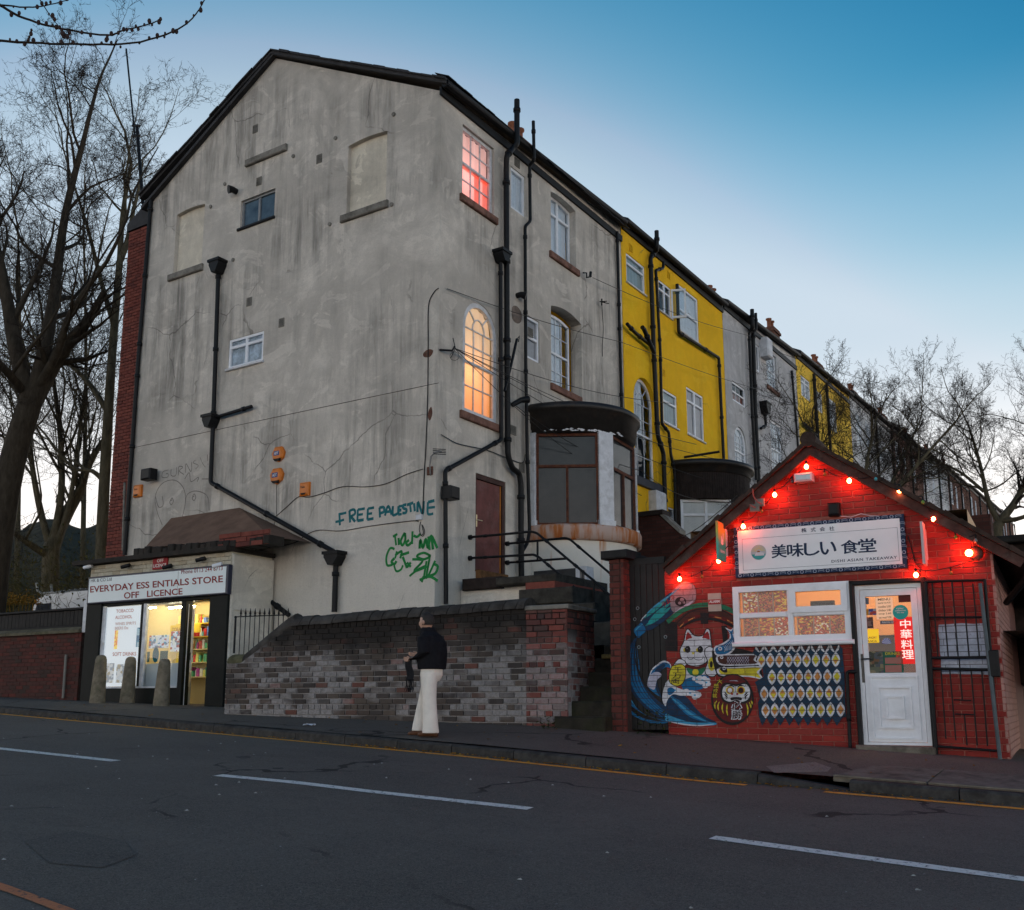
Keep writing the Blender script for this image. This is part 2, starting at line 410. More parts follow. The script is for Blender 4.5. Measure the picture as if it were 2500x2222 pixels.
def Mroad(name, c, grain=110., patch=.3, rough=.82, spec=.22):
    t = NT(name); p = t.pos()
    k = t.ramp(t.noise(.45, 8, .66, p, .6), [(.3, tuple(x * .62 for x in c)), (.5, c), (.7, tuple(x * 1.35 for x in c))])
    k = t.mix(t.ramp(t.noise(11, 6, .75, p), [(.42, 0.), (.7, .5)]), k, tuple(x * .5 for x in c))
    k = t.mix(t.ramp(t.noise(38, 4, .8, p), [(.48, 0.), (.64, .55)]), k, tuple(x * 1.9 for x in c))
    k = t.mix(t.ramp(t.noise(1.0, 6, .6, t.pos((.12, 1.3, 1)), .5), [(.45, 0.), (.65, .35)]), k, tuple(x * 1.5 for x in c))
    k = t.mix(t.ramp(t.noise(grain, 3, .85, p), [(.46, 0.), (.62, .75)]), k, tuple(x * 2.3 for x in c))
    k = t.mix(t.ramp(t.noise(grain * .55, 3, .8, p), [(.56, 0.), (.68, .7)]), k, tuple(x * .25 for x in c))
    k = t.mix(t.ramp(t.noise(1.7, 8, .75, p, 1.4), [(.6, 0.), (.72, patch)]), k, tuple(x * .35 for x in c))
    k = t.mix(t.ramp(t.noise(34, 2, .5, p), [(.72, 0.), (.735, .7)]), k, (.25, .24, .22))
    n3 = t.new('TexNoise'); n3.inputs['Scale'].default_value = 1.6; n3.inputs['Detail'].default_value = 6; t.link(p, n3.inputs['Vector'])
    vm = t.new('VectorMath', operation='MULTIPLY_ADD'); vm.inputs[1].default_value = (.5, .5, .5); t.link(n3.outputs['Color'], vm.inputs[0]); t.link(p, vm.inputs[2])
    v = t.new('TexVoronoi', feature='DISTANCE_TO_EDGE'); v.inputs['Scale'].default_value = .3; t.link(vm.outputs[0], v.inputs['Vector'])
    ck = t.math('MULTIPLY', t.math('LESS_THAN', v.outputs['Distance'], .006), t.ramp(t.noise(.6, 3, .5, p), [(.48, 0.), (.55, .8)])); k = t.mix(ck, k, tuple(x * .2 for x in c))
    t.color(k); t.bump(t.math('ADD', t.noise(grain, 3, .8, p), t.math('MULTIPLY', t.noise(11, 5, .6, p), .8)), .8, .012)
    return t.pr(rough, spec)

def Mbark(name, c):
    t = NT(name); k = t.ramp(t.noise(9, 6, .7, t.pos((1, 1, .3))), [(.3, tuple(x * .5 for x in c)), (.7, tuple(x * 1.5 for x in c))])
    t.color(k); t.bump(t.noise(24, 5, .7, t.pos((1, 1, .25))), .7, .02); return t.pr(.9, .15)

BLACK = M('black_pipe_paint', (.007, .0075, .009), .4, 8, .5, .22, bump=.15)
UPVC = M('white_plastic_frame', (.78, .80, .84), .06, 4, .35, .4, dirt=((.35, .36, .36), .25))
OLDWHITE = M('old_white_paint', (.62, .63, .66), .15, 6, .55, .3, dirt=((.2, .19, .18), .5))
STONE = M('red_sandstone', (.20, .105, .08), .35, 7, .9, .15, bump=.5, dirt=((.05, .04, .035), .7))
GREYSTONE = M('grey_stone', (.22, .205, .18), .3, 6, .9, .15, bump=.5, dirt=((.06, .055, .045), .7))
SLATE = M('dark_slate', (.03, .029, .031), .4, 5, .7, .3, bump=.4)
TIMBER = M('dark_weathered_timber', (.03, .021, .018), .5, 7, .8, .2, bump=.4)
PANE = Mglass('window_glass', (.86, .92, .97), 1.0)
DARKROOM = M('dark_room', (.02, .025, .035), .3, 2, .8)
CURTAIN = M('pale_net_curtain', (.80, .82, .85), .1, 12, .9)
WIRE = M('black_cable', (.012, .012, .013), .2, 9, .5, .3)
# ---------------------------------------------------------------- the setting: ground, road, pavement, kerb
ASPHALT = Mroad('road_asphalt', (.108, .092, .078))
PAVE = Mroad('pavement_asphalt', (.098, .084, .07), 120., .5)
CONCRETE = M('worn_concrete', (.17, .15, .12), .3, 7, .9, .15, bump=.5, dirt=((.06, .05, .04), .8))
KERBM = M('dark_kerb_stone', (.05, .047, .044), .45, 9, .85, .2, bump=.6, dirt=((.015, .014, .013), .7))
EARTH = M('dark_earth', (.035, .03, .022), .4, 1.5, .95, .1, bump=.6)
def paint_mat(name, c):
    t = NT(name); w = t.ramp(t.noise(22, 7, .75, None, .4), [(.36, 0.), (.46, 1.)])
    t.color(t.mix(w, (.05, .05, .05), c)); t.bump(t.noise(120, 3), .3, .004); return t.pr(.7, .3)
WHITELINE = paint_mat('white_road_paint', (.86, .80, .72))
YELLOWLINE = paint_mat('yellow_road_paint', (.95, .40, .05))
ORANGELINE = paint_mat('orange_kerb_line', (.62, .19, .07))

def grid_sheet(xs, rows, zf):
    mb = MB(); n = len(xs); V = []
    for r in rows:
        for x in xs:
            y = r(x) if callable(r) else r
            V.append((x, y, zf(x, y)))
    mb.add(V, [(j * n + i, j * n + i + 1, (j + 1) * n + i + 1, (j + 1) * n + i) for j in range(len(rows) - 1) for i in range(n - 1)])
    return mb
def gz(x, y):
    x = max(-60, min(60, x)); y = max(-40, min(30, y)); return hr(x, y) - .5
grid_sheet([-1500, -400, -120] + [-60 + 6 * i for i in range(21)] + [120, 400, 1500], [-1500, -300, -60, -40, -20, 0, 10, 20, 30, 60, 200, 500, 1500], gz).build('ground', EARTH, kind='structure')
xs = [-60 + .6 * i for i in range(201)]
grid_sheet(xs, [-14, -6, 0, 5, lambda x: kerb_y(x) + .02], hr).build('road', ASPHALT, kind='structure')
pave = grid_sheet(xs, [lambda x: kerb_y(x) + .14, lambda x: (kerb_y(x) + 12.1) / 2 if kerb_y(x) < 12 else kerb_y(x) + .5, lambda x: max(12.1, kerb_y(x) + 1), lambda x: max(15.5, kerb_y(x) + 3)], hp).build('pavement', PAVE, kind='structure')
kerb = thing('kerb', None, None); tag(kerb, kind='structure')
x = -27.0; i = 0
while x < 3.5:
    L = .88 + .1 * rnd.random(); x1 = x + L
    dip = -.085 if -3.75 < (x + x1) / 2 < -2.85 else 0
    mb = MB(); e = .012; g = .006
    j = (rnd.random() - .5) * .012
    def row(xx, d):
        k = kerb_y(xx); z = hp(xx, k) + j + d
        return [(xx, k, hr(xx, k) - .15), (xx, k + .004, z - .025), (xx, k + .03, z), (xx, k + .15, z + .004), (xx, k + .15, hr(xx, k) - .15)]
    V = row(x + g, 0 if dip == 0 else -.01) + row(x1 - g, dip)
    F = [(k, k + 1, 6 + k, 5 + k) for k in range(4)] + [(4, 3, 2, 1, 0), (5, 6, 7, 8, 9)]
    mb.add(V, [tuple(reversed(f)) for f in F])
    mb.build('kerb_stone', KERBM, kerb); x = x1
# concrete crossover slabs in front of the takeaway door
for (xa, xb) in ((-3.0, -2.15), (-2.13, -1.2), (-1.18, .2)):
    mb = MB(); V = []
    for zz in (.012, -.05):
        for xx, yy in ((xa, kerb_y(xa) + .16), (xb, kerb_y(xb) + .16), (xb, kerb_y(xb) + .98), (xa + (.22 if xa == -3.0 else 0), kerb_y(xa) + .98)):
            V.append((xx, yy, hp(xx, yy) + zz))
    mb.add(V, [(0, 1, 2, 3), (4, 5, 1, 0), (5, 6, 2, 1), (6, 7, 3, 2), (7, 4, 0, 3)]); mb.build('paving_slab', CONCRETE, pave)

def road_line(name, px, w, mat, label, lift=.005, fn=hr, ext=None, step=.3):
    pts = [ground_at(fn, *p) for p in px]
    P = []
    for a, b in zip(pts, pts[1:]):
        n = max(1, int((b - a).length / step))
        P += [a + (b - a) * (i / n) for i in range(n)]
    P.append(pts[-1])
    if ext: P = [P[0] + (P[0] - P[1]).normalized() * ext] + P
    L = []; Q = []
    for i, p in enumerate(P):
        d = (P[min(i + 1, len(P) - 1)] - P[max(i - 1, 0)]); d.z = 0; d.normalize(); s = Vector((-d.y, d.x, 0)) * (w / 2 * (1 + .06 * rnd.uniform(-1, 1)))
        for o, sg in ((L, 1), (Q, -1)):
            q = p + s * sg; o.append((q.x, q.y, fn(q.x, q.y) + lift))
    mb = MB(); n = len(L); mb.add(L + Q, [(n + i, n + i + 1, i + 1, i) for i in range(n - 1)])
    return mb.build(name, mat, kind='structure')
for px in ([(-420, 1784), (0, 1828.5), (283, 1859)], [(531, 1894), (900, 1933), (1294.6, 1975.5)], [(1739, 2046.8), (2120, 2098), (2500, 2149.5), (2800, 2190)]):
    road_line('centre_line', px, .14, WHITELINE, None)
def kerb_line(x0, x1):
    mb = MB(); n = int((x1 - x0) / .3); L = []; Q = []
    for i in range(n + 1):
        X = x0 + (x1 - x0) * i / n
        for o, d in ((L, .11), (Q, .205)): Y = kerb_y(X) - d + rnd.uniform(-.004, .004); o.append((X, Y, hr(X, Y) + .005))
    mb.add(L + Q, [(i, n + 1 + i, n + 2 + i, i + 1) for i in range(n)]); mb.build('yellow_line', YELLOWLINE, kind='structure')
kerb_line(-33, -3.75); kerb_line(-3.0, 6)
road_line('yellow_line', [(-200, 2120), (-60, 2146), (60, 2188), (180, 2233), (300, 2300)], .075, ORANGELINE, None, step=.1)
# yard behind the boundary wall, climbing with the terrace
YARD = lambda y: .86 + .038 * (y - 13.4)
mb = MB(); mb.add([(-11.2, 13.55, YARD(13.55)), (8, 13.55, YARD(13.55)), (8, 95, YARD(95)), (-11.2, 95, YARD(95))], [(0, 1, 2, 3)])
mb.build('yard', PAVE, kind='structure')
# small litter, gravel and leaves
GRIT = M('pale_grit', (.35, .34, .32), .5, 30)
mb = MB()
for i in range(420):
    X = rnd.uniform(-16, 1); Y = rnd.uniform(2.5, 10); r = rnd.choice((.004, .005, .006, .008, .016))
    z = hr(X, Y); a = rnd.random() * 6; s = rnd.uniform(.5, 1)
    mb.add([(X + r * math.cos(a + k * 2.1) * (1 + s * (k == 0)), Y + r * math.sin(a + k * 2.1), z + .003) for k in range(3)] + [(X, Y, z + r * .8)], [(0, 1, 3), (1, 2, 3), (2, 0, 3)])
mb.build('grit', GRIT, kind='stuff', label='small pale stones and gum spots scattered over the road')
LEAF = Mbrick('fallen_leaf', [(0, (.30, .14, .02)), (.5, (.16, .06, .015)), (1, (.42, .24, .03))])
mb = MB()
for i in range(620):
    X = rnd.uniform(-19, 0) if i % 3 else rnd.uniform(-9.5, -1.5); k = kerb_y(X)
    if i % 8 == 0: Y = rnd.uniform(k + .2, 12.05); z = hp(X, Y)
    else: Y = k - abs(rnd.gauss(.03, .06)); z = hr(X, Y)
    a = rnd.random() * 6; l = rnd.uniform(.012, .034); c, s = math.cos(a), math.sin(a)
    mb.add([(X + c * l, Y + s * l, z + .008), (X - s * l * .5, Y + c * l * .5, z + rnd.uniform(.006, .025)), (X - c * l, Y - s * l, z + .008), (X + s * l * .5, Y - c * l * .5, z + rnd.uniform(.006, .02))], [(0, 1, 2), (0, 2, 3)])
mb.build('fallen_leaves', LEAF, kind='stuff', label='brown and yellow leaves lying in the gutter')

# patch repair and oil stain on the near carriageway
def road_patch(px, mat, fn=hr):
    P = [ground_at(fn, *p) for p in px]; mb = MB(); c = sum(P, Vector()) / len(P)
    V = [(p.x, p.y, fn(p.x, p.y) + .004) for p in P] + [(c.x, c.y, fn(c.x, c.y) + .004)]; n = len(P)
    mb.add(V, [((i + 1) % n, i, n) for i in range(n)]); mb.build('road_patch', mat, kind='structure')
DKA = Mroad('dark_patch_asphalt', (.092, .080, .069), 100., .3)
road_patch([(60, 2055), (180, 2030), (300, 2055), (330, 2090), (250, 2120), (120, 2110)][::-1], DKA)
LGT = Mroad('dusty_pavement_patch', (.17, .15, .13), 90., .5)
road_patch([(1870, 1872), (1990, 1862), (2030, 1876), (2020, 1886), (1890, 1888)][::-1], LGT, hp)
# ---------------------------------------------------------------- windows and terrace houses
def ring(fr, out, inn, c0, c1, mb, mi=0):
    mb.holed(fr, out, [inn], c1, c1 - c0, mi)
def window(parent, fr, a0, a1, b0, b1, c=-.09, style='sash', frame=None, fw=.055, lit=None, back=None, sill=None, arched=None, panes=(2, 2), bar=.02, refl=None, name='window', seghead=0.0, curtain=None):
    """c: front of the frame.  parts: window (frame) > pane, glazing_bar, curtain, sill"""
    frame = frame or UPVC; mb = MB()
    if arched: out = arch(a0, a1, b0, b1, arched); inn = arch(a0 + fw, a1 - fw, b0 + fw, b1 - fw, arched)
    elif seghead: out = seg(a0, a1, b0, b1, seghead); inn = seg(a0 + fw, a1 - fw, b0 + fw, b1 - fw, seghead)
    else: out = rect(a0, a1, b0, b1); inn = rect(a0 + fw, a1 - fw, b0 + fw, b1 - fw)
    mb.holed(fr, out, [inn], c, .07)
    A0, A1, B0, B1 = a0 + fw, a1 - fw, b0 + fw, b1 - fw
    bars = []
    if style == 'sash':
        mid = (arched - (arched - b0) * .40) if arched else b0 + (b1 - b0) * .5
        mb.bbox(fr, A0, A1, mid - .03, mid + .03, c - .06, c - .005, .008)
        nx, ny = panes
        for i in range(1, nx): bars.append((A0 + (A1 - A0) * i / nx, B0, A0 + (A1 - A0) * i / nx, (arched if arched else B1)))
        top = arched if arched else B1
        for lo, hi in ((B0, mid), (mid, top)):
            for j in range(1, ny): bars.append((A0, lo + (hi - lo) * j / ny, A1, lo + (hi - lo) * j / ny))
        if arched:
            bars.append((A0, arched, A1, arched)); m = (A0 + A1) / 2; w = (A1 - A0) / 2
            arcp = [(m + w * .42 * math.cos(math.pi * i / 8), arched + w * .55 * math.sin(math.pi * i / 8)) for i in range(9)]
            bars += [(*p, *q) for p, q in zip(arcp, arcp[1:])]
            for t in (.28, .72): bars.append((m + w * .42 * math.cos(math.pi * t), arched + w * .55 * math.sin(math.pi * t), m + w * math.cos(math.pi * t), arched + (B1 - arched) * math.sin(math.pi * t)))
    elif style == 'casement':       # two lights, small ones over large ones
        m = (a0 + a1) / 2; t = b0 + (b1 - b0) * .72
        mb.bbox(fr, m - .04, m + .04, b0 + fw, b1 - fw, c - .06, c + .004, .01)
        for x0, x1 in ((A0, m - .04), (m + .04, A1)): mb.bbox(fr, x0, x1, t - .035, t + .035, c - .06, c + .003, .01)
    elif style == 'split':          # fixed light under an opening top light
        t = b0 + (b1 - b0) * panes[0]
        mb.bbox(fr, A0, A1, t - .035, t + .035, c - .06, c + .004, .01)
        mb.bbox(fr, (A0 + A1) / 2 - .06, (A0 + A1) / 2 + .06, t + .045, t + .06, c, c + .03, .006)
    elif style == 'two':
        m = (a0 + a1) / 2; mb.bbox(fr, m - .03, m + .03, b0 + fw, b1 - fw, c - .06, c + .004, .01)
    w = mb.build(name, frame, parent)
    if bars:
        g = MB()
        for x0, y0, x1, y1 in bars:
            d = Vector((x1 - x0, y1 - y0)); d.normalize(); s = Vector((-d.y, d.x)) * bar / 2
            g.prism(fr, [(x0 - s.x, y0 - s.y), (x1 - s.x, y1 - s.y), (x1 + s.x, y1 + s.y), (x0 + s.x, y0 + s.y)], c - .05, c - .02)
        g.build('glazing_bar', frame, w)
    mb = MB(); mb.prism(fr, inn, c - .04, c - .034, front_only=True); mb.build('pane', refl or PANE, w)
    mb = MB(); mb.prism(fr, [(a, b) for a, b in out], c - .22, c - .2, front_only=True); mb.build('room', back or DARKROOM, w)
    if lit is not None:
        mb = MB(); cw = A1 - A0
        n = 24; P = []
        for i in range(n + 1):
            t = i / n; P.append((A0 + cw * t, c - .08 + .012 * math.sin(t * 34 + a0)))
        top = B1; bot = B0
        V = [fr.P(a, bot, cc) for a, cc in P] + [fr.P(a, top if not arched else arched + (B1 - arched) * math.sqrt(max(0, 1 - ((a - (A0 + A1) / 2) / (cw / 2)) ** 2)), cc) for a, cc in P]
        mb.add(V, [(i, i + 1, n + 2 + i, n + 1 + i) for i in range(n)], 0, True); mb.build('curtain', lit, w)
    elif curtain:
        x0, x1, y0, y1, cm = curtain; mb = MB(); n = 20
        P = [(A0 + (A1 - A0) * (x0 + (x1 - x0) * i / n), c - .07 + .012 * math.sin(i * 1.7 + b0)) for i in range(n + 1)]
        H = B1 - B0
        top = lambda a: (B0 + H * y1) if not arched else min(B0 + H * y1, arched + (B1 - arched) * math.sqrt(max(0, 1 - ((a - (A0 + A1) / 2) / ((A1 - A0) / 2)) ** 2)))
        mb.add([fr.P(a, B0 + H * y0, cc) for a, cc in P] + [fr.P(a, top(a), cc) for a, cc in P], [(i, i + 1, n + 2 + i, n + 1 + i) for i in range(n)], 0, True)
        mb.build('curtain', cm, w)
    if sill:
        mb = MB(); e = .09; mb.bbox(fr, a0 - e, a1 + e, b0 - .15, b0 + .005, -.12, .07, .015); mb.build('sill', sill, w)
    return w

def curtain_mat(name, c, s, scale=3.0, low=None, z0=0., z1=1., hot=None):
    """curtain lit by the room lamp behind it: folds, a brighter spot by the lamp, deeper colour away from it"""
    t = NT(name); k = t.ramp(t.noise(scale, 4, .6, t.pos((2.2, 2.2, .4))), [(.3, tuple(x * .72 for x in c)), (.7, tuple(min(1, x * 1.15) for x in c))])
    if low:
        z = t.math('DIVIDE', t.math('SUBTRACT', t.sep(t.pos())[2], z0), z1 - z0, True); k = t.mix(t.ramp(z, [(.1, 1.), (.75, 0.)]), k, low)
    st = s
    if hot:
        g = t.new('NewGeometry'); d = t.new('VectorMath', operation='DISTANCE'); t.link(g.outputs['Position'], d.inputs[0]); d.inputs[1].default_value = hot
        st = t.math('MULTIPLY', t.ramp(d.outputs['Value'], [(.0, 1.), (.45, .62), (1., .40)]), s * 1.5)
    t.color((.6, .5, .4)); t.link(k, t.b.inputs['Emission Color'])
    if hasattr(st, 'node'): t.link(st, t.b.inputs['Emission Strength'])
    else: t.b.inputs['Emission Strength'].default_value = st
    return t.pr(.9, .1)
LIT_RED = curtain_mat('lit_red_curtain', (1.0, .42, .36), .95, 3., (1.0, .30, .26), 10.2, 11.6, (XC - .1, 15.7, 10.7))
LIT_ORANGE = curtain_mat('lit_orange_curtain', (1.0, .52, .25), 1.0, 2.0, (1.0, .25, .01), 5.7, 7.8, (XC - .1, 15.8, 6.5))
LIT_SCARLET = curtain_mat('lit_scarlet_gap', (1.0, .06, .02), .9)

def pipe(parent, pts, r, brackets=True, mat=None, name='drainpipe', n=10):
    """cast-iron pipe through points with rounded elbows, socket collars and wall brackets"""
    mat = mat or BLACK; pts = [Vector(p) for p in pts]; mb = MB(); P = [pts[0]]
    for i in range(1, len(pts) - 1):
        a, b, c = pts[i - 1], pts[i], pts[i + 1]; k = min(r * 1.6, (a - b).length * .4, (c - b).length * .4)
        p = b + (a - b).normalized() * k; q = b + (c - b).normalized() * k
        for t in range(5): t /= 4; P.append(p * (1 - t) ** 2 + b * 2 * t * (1 - t) + q * t * t)
    P.append(pts[-1]); mb.tube(P, r, n)
    for a, b in zip(pts, pts[1:]):
        L = (b - a).length; d = (b - a).normalized(); k = .25
        while k < L - .1:
            p = a + d * k; mb.tube([p - d * .045, p - d * .04, p + d * .04, p + d * .045], [r * 1.05, r * 1.32, r * 1.32, r * 1.05], n); k += 1.75
    return mb.build(name, mat, parent)
def hopper(parent, fr, a, b, w=.34, h=.26, mat=None):
    mb = MB(); mb.prism(fr, [(a - w / 2, b), (a - w / 2, b - h * .4), (a - w * .2, b - h), (a + w * .2, b - h), (a + w / 2, b - h * .4), (a + w / 2, b)], .01, .26)
    mb.box(fr, a - w / 2 - .03, a + w / 2 + .03, b - .05, b + .01, .005, .285); return mb.build('hopper_head', mat or BLACK, parent)
def vent(parent, fr, a, b, w=.22, h=.24, mat=None):
    m = mat or GREYSTONE; mb = MB(); mb.holed(fr, rect(a - w / 2, a + w / 2, b - h / 2, b + h / 2), [rect(a - w / 2 + .02, a + w / 2 - .02, b - h / 2 + .02, b + h / 2 - .02)], .018, .017)
    for i in range(6):
        y = b - h / 2 + .03 + (h - .06) * i / 5.5; mb.box(fr, a - w / 2 + .02, a + w / 2 - .02, y, y + .014, .001, .014)
    mb.box(fr, a - w / 2 + .015, a + w / 2 - .015, b - h / 2 + .015, b + h / 2 - .015, .0005, .004, 1)
    return mb.build('air_vent', [m, DARKROOM], parent)
def T(x, y, c=0.0): return TF.px(x, y, c)
def TP(px, c=.12): return [TF.P(*TF.px(x, y, c), c) for x, y in px]

GREY = Mrender('grey_cement_render', (.63, .58, .515), amount=.85, cream=(.74, .69, .61))
GREY2 = Mrender('cool_grey_render', (.56, .55, .55), amount=.4)
GREY3 = Mrender('pale_far_render', (.66, .66, .66), amount=.3)
YELLOW = Mrender('yellow_wall_paint', (.95, .54, .02), (.62, .33, .03), .35, pale=(.95, .60, .04), con=.45)
YELLOW2 = Mrender('yellow_wall_paint_far', (.92, .60, .08), (.6, .36, .07), .35, con=.45)
REDBRICK = Mbrick('old_red_brick', [(0, (.17, .045, .035)), (.5, (.24, .07, .05)), (1, (.11, .035, .03))])
MORTAR = M('dark_mortar', (.06, .045, .04), .3, 12, .95, .1)
def far_brick(name, c, m):
    t = NT(name); br = t.new('TexBrick'); br.inputs['Color1'].default_value = (*c, 1); br.inputs['Color2'].default_value = (*[x * .6 for x in c], 1); br.inputs['Mortar'].default_value = (*m, 1)
    br.inputs['Scale'].default_value = 1; br.inputs['Brick Width'].default_value = .235; br.inputs['Row Height'].default_value = .083; br.inputs['Mortar Size'].default_value = .006
    g = t.new('NewGeometry'); sp = t.sep(g.outputs['Position']); cb = t.new('CombineXYZ'); t.link(t.math('ADD', sp[0], sp[1]), cb.inputs[0]); t.link(sp[2], cb.inputs[1]); t.link(cb.outputs[0], br.inputs['Vector'])
    t.color(t.mix(t.ramp(t.noise(1.2, 6, .7), [(.4, 0.), (.7, .5)]), br.outputs[0], tuple(x * .4 for x in c))); t.bump(br.outputs['Fac'], -.5, .01); return t.pr(.9, .15)
FARBRICK = far_brick('brown_terrace_brick', (.19, .085, .06), (.12, .09, .07))
RIDGE_X = -16.1

def roof_for(parent, y0, y1, za, zb, rise=2.55, gable=False):
    """slate roof: front and back slopes as slabs, ridge, gutter"""
    mb = MB(); t = .09; ov = .12 if gable else 0; X0 = XC + .22; Xb = -20.6
    def z(x, zz): return zz + .05 + rise * ((X0 - x) / (X0 - RIDGE_X) if x > RIDGE_X else 1 - (RIDGE_X - x) / (RIDGE_X - Xb))
    for xa, xb in ((X0, RIDGE_X), (RIDGE_X, Xb)):
        V = []
        for yy, zz in ((y0 - ov, za), (y1, zb)):
            for xx in (xa, xb):
                V += [(xx, yy, z(xx, zz)), (xx, yy, z(xx, zz) + t)]
        mb.add(V, [(0, 1, 3, 2), (4, 6, 7, 5), (1, 5, 7, 3), (0, 2, 6, 4), (0, 4, 5, 1), (2, 3, 7, 6)])
    rf = mb.build('roof', SLATE, parent)
    g = MB(); gy0 = y0 - ov + .03
    P = []
    for yy, zz in ((gy0, za), (y1 - .01, zb)):
        for k in range(9):
            a = math.pi * (1 + k / 8); P.append((XC + .15 + .085 * math.cos(a), yy, zz + .1 + .085 * math.sin(a)))
        P.append((XC + .235, yy, zz + .115)); P.append((XC + .065, yy, zz + .115))
    n = 11; g.add(P, [(i, (i + 1) % n, n + (i + 1) % n, n + i) for i in range(n)] + [tuple(reversed(range(n))), tuple(range(n, 2 * n))], 0)
    g.box(TF, gy0 + .02, y1 - .01, min(za, zb) - .1, min(za, zb) + .06, .002, .055, 0)
    g.build('gutter', BLACK, parent)
    return rf
def slates(parent, y0, y1, za):      # eaves course of slates that pokes out over the gutter
    mb = MB(); y = y0
    while y < y1:
        w = rnd.uniform(.24, .3); j = rnd.uniform(-.012, .02)
        mb.add([(XC + .25 + j, y, za + .105), (XC + .25 + j, y + w - .008, za + .105), (XC - .1, y + w - .008, za + .30), (XC - .1, y, za + .30),
                (XC + .25 + j, y, za + .12), (XC + .25 + j, y + w - .008, za + .12), (XC - .1, y + w - .008, za + .315), (XC - .1, y, za + .315)],
               [(3, 2, 1, 0), (4, 5, 6, 7), (0, 1, 5, 4), (1, 2, 6, 5), (2, 3, 7, 6), (3, 0, 4, 7)]); y += w
    return mb
def chimney(parent, x, y, ztop, zbase, w=.62, l=.95, pots=2, far=False):
    mb = MB(); mb.box(WF, x - w / 2, x + w / 2, y - l / 2, y + l / 2, zbase, ztop - .25); mb.box(WF, x - w / 2 - .06, x + w / 2 + .06, y - l / 2 - .06, y + l / 2 + .06, ztop - .25, ztop - .12)
    mb.box(WF, x - w / 2 - .01, x + w / 2 + .01, y - l / 2 - .01, y + l / 2 + .01, ztop - .12, ztop)
    c = mb.build('chimney', FARBRICK, parent)
    for i in range(pots):
        p = MB(); yy = y + (i - (pots - 1) / 2) * .42
        p.lathe((x, yy, ztop), [(.14, 0), (.13, .06), (.10, .1), (.10, .42), (.15, .46), (.15, .52), (.09, .53), (.09, .4)], 12); p.build('chimney_pot', M('terracotta', (.24, .09, .05), .3, 8, .85), c)

def px_win(fx):          # BL, TL, right column from pixels -> a0,a1,b0,b1 on the terrace plane
    (xl, yt), (xl2, yb), (xr, yr) = fx; a0, b1 = T(xl, yt); _, b0 = T(xl2, yb); a1, _ = T(xr, yr); return a0, a1, b0, b1

# ======================= grey end house
H1 = thing('end_house', 'tall grey rendered end-of-terrace house with blank gable and lit orange and red windows', 'house', (-15.8, 18.5, .2))
gable = [(-20.42, -.3), (XC, -.3), (XC, 12.08), (-16.15, 14.66), (-20.42, 12.42)]
gr = {}
def Gp(x, y): return GF.px(x, y)
blindR = seg(-13.78, -12.70, 10.10, 11.72, .045); blindL = seg(-19.34, -18.32, 10.12, 11.70, .045)
gw1 = rect(-17.06, -15.95, 10.68, 11.36); gw2 = rect(-17.21, -16.10, 7.34, 8.03)
mb = MB(); mb.holed(GF, gable, [blindR, blindL, gw1, gw2], 0, .4, rev=[.11, .11, .1, .08], skirt=False)
g1 = mb.build('gable_wall', GREY, H1)
BLIND = Mrender('pale_infill_render', (.76, .69, .57), amount=.3)
for h, (a0, a1, b0) in ((blindR, (-13.78, -12.70, 10.10)), (blindL, (-19.34, -18.32, 10.12))):
    mb = MB(); mb.prism(GF, h, -.2, -.105, front_only=True); b = mb.build('blind_window', BLIND, H1)
    mb = MB(); mb.bbox(GF, a0 - .13, a1 + .08, b0 - .16, b0 + .0, -.1, .075, .02); mb.build('sill', GREYSTONE, b)
mb = MB(); mb.bbox(GF, -16.94, -15.62, 12.16, 12.32, -.05, .08, .02); mb.build('sill', GREYSTONE, H1)
BLUEGLASS = NT('blue_frosted_glass'); BLUEGLASS.color(BLUEGLASS.ramp(BLUEGLASS.noise(2.0, 5, .6), [(.3, (.03, .055, .085)), (.7, (.10, .15, .19))])); BLUEGLASS = BLUEGLASS.pr(.25, .5)
window(H1, GF, -17.06, -15.95, 10.68, 11.36, -.05, 'two', M('grey_window_frame', (.22, .23, .24), .2, 8, .6), .05, refl=BLUEGLASS)
mb = MB(); mb.bbox(GF, -17.12, -15.92, 10.62, 10.68, -.05, .05, .01); mb.build('sill', BLACK, H1)
window(H1, GF, -17.21, -16.10, 7.34, 8.03, -.015, 'casement', None, .06, curtain=(.0, 1, 0, 1, M('white_patterned_curtain', (.55, .6, .66), .5, 5, .9)))
mb = MB(); mb.bbox(GF, -17.25, -16.06, 7.29, 7.345, -.05, .06, .01); mb.build('sill', OLDWHITE, H1)
for q in ((624, 315), (633, 443), (780, 388), (609, 737), (688, 788)): vent(H1, GF, *Gp(*q), .16, .2)
for q, rr in (((577, 468), .09),):
    a, b = Gp(*q); mb = MB(); mb.tube([GF.P(a, b, 0), GF.P(a, b, .12), GF.P(a - .04, b - .02, .2)], [.07, .075, .10], 12); mb.build('vent_cowl', BLACK, H1)
for q in ((550, 450), (717, 382), (962, 280), (820, 338), (570, 635), (957, 500), (806, 548), (515, 505)):
    a, b = Gp(*q); mb = MB(); mb.tube([GF.P(a, b, -.01), GF.P(a, b, .03)], .045, 9); mb.build('anchor_plate', GREYSTONE, H1)
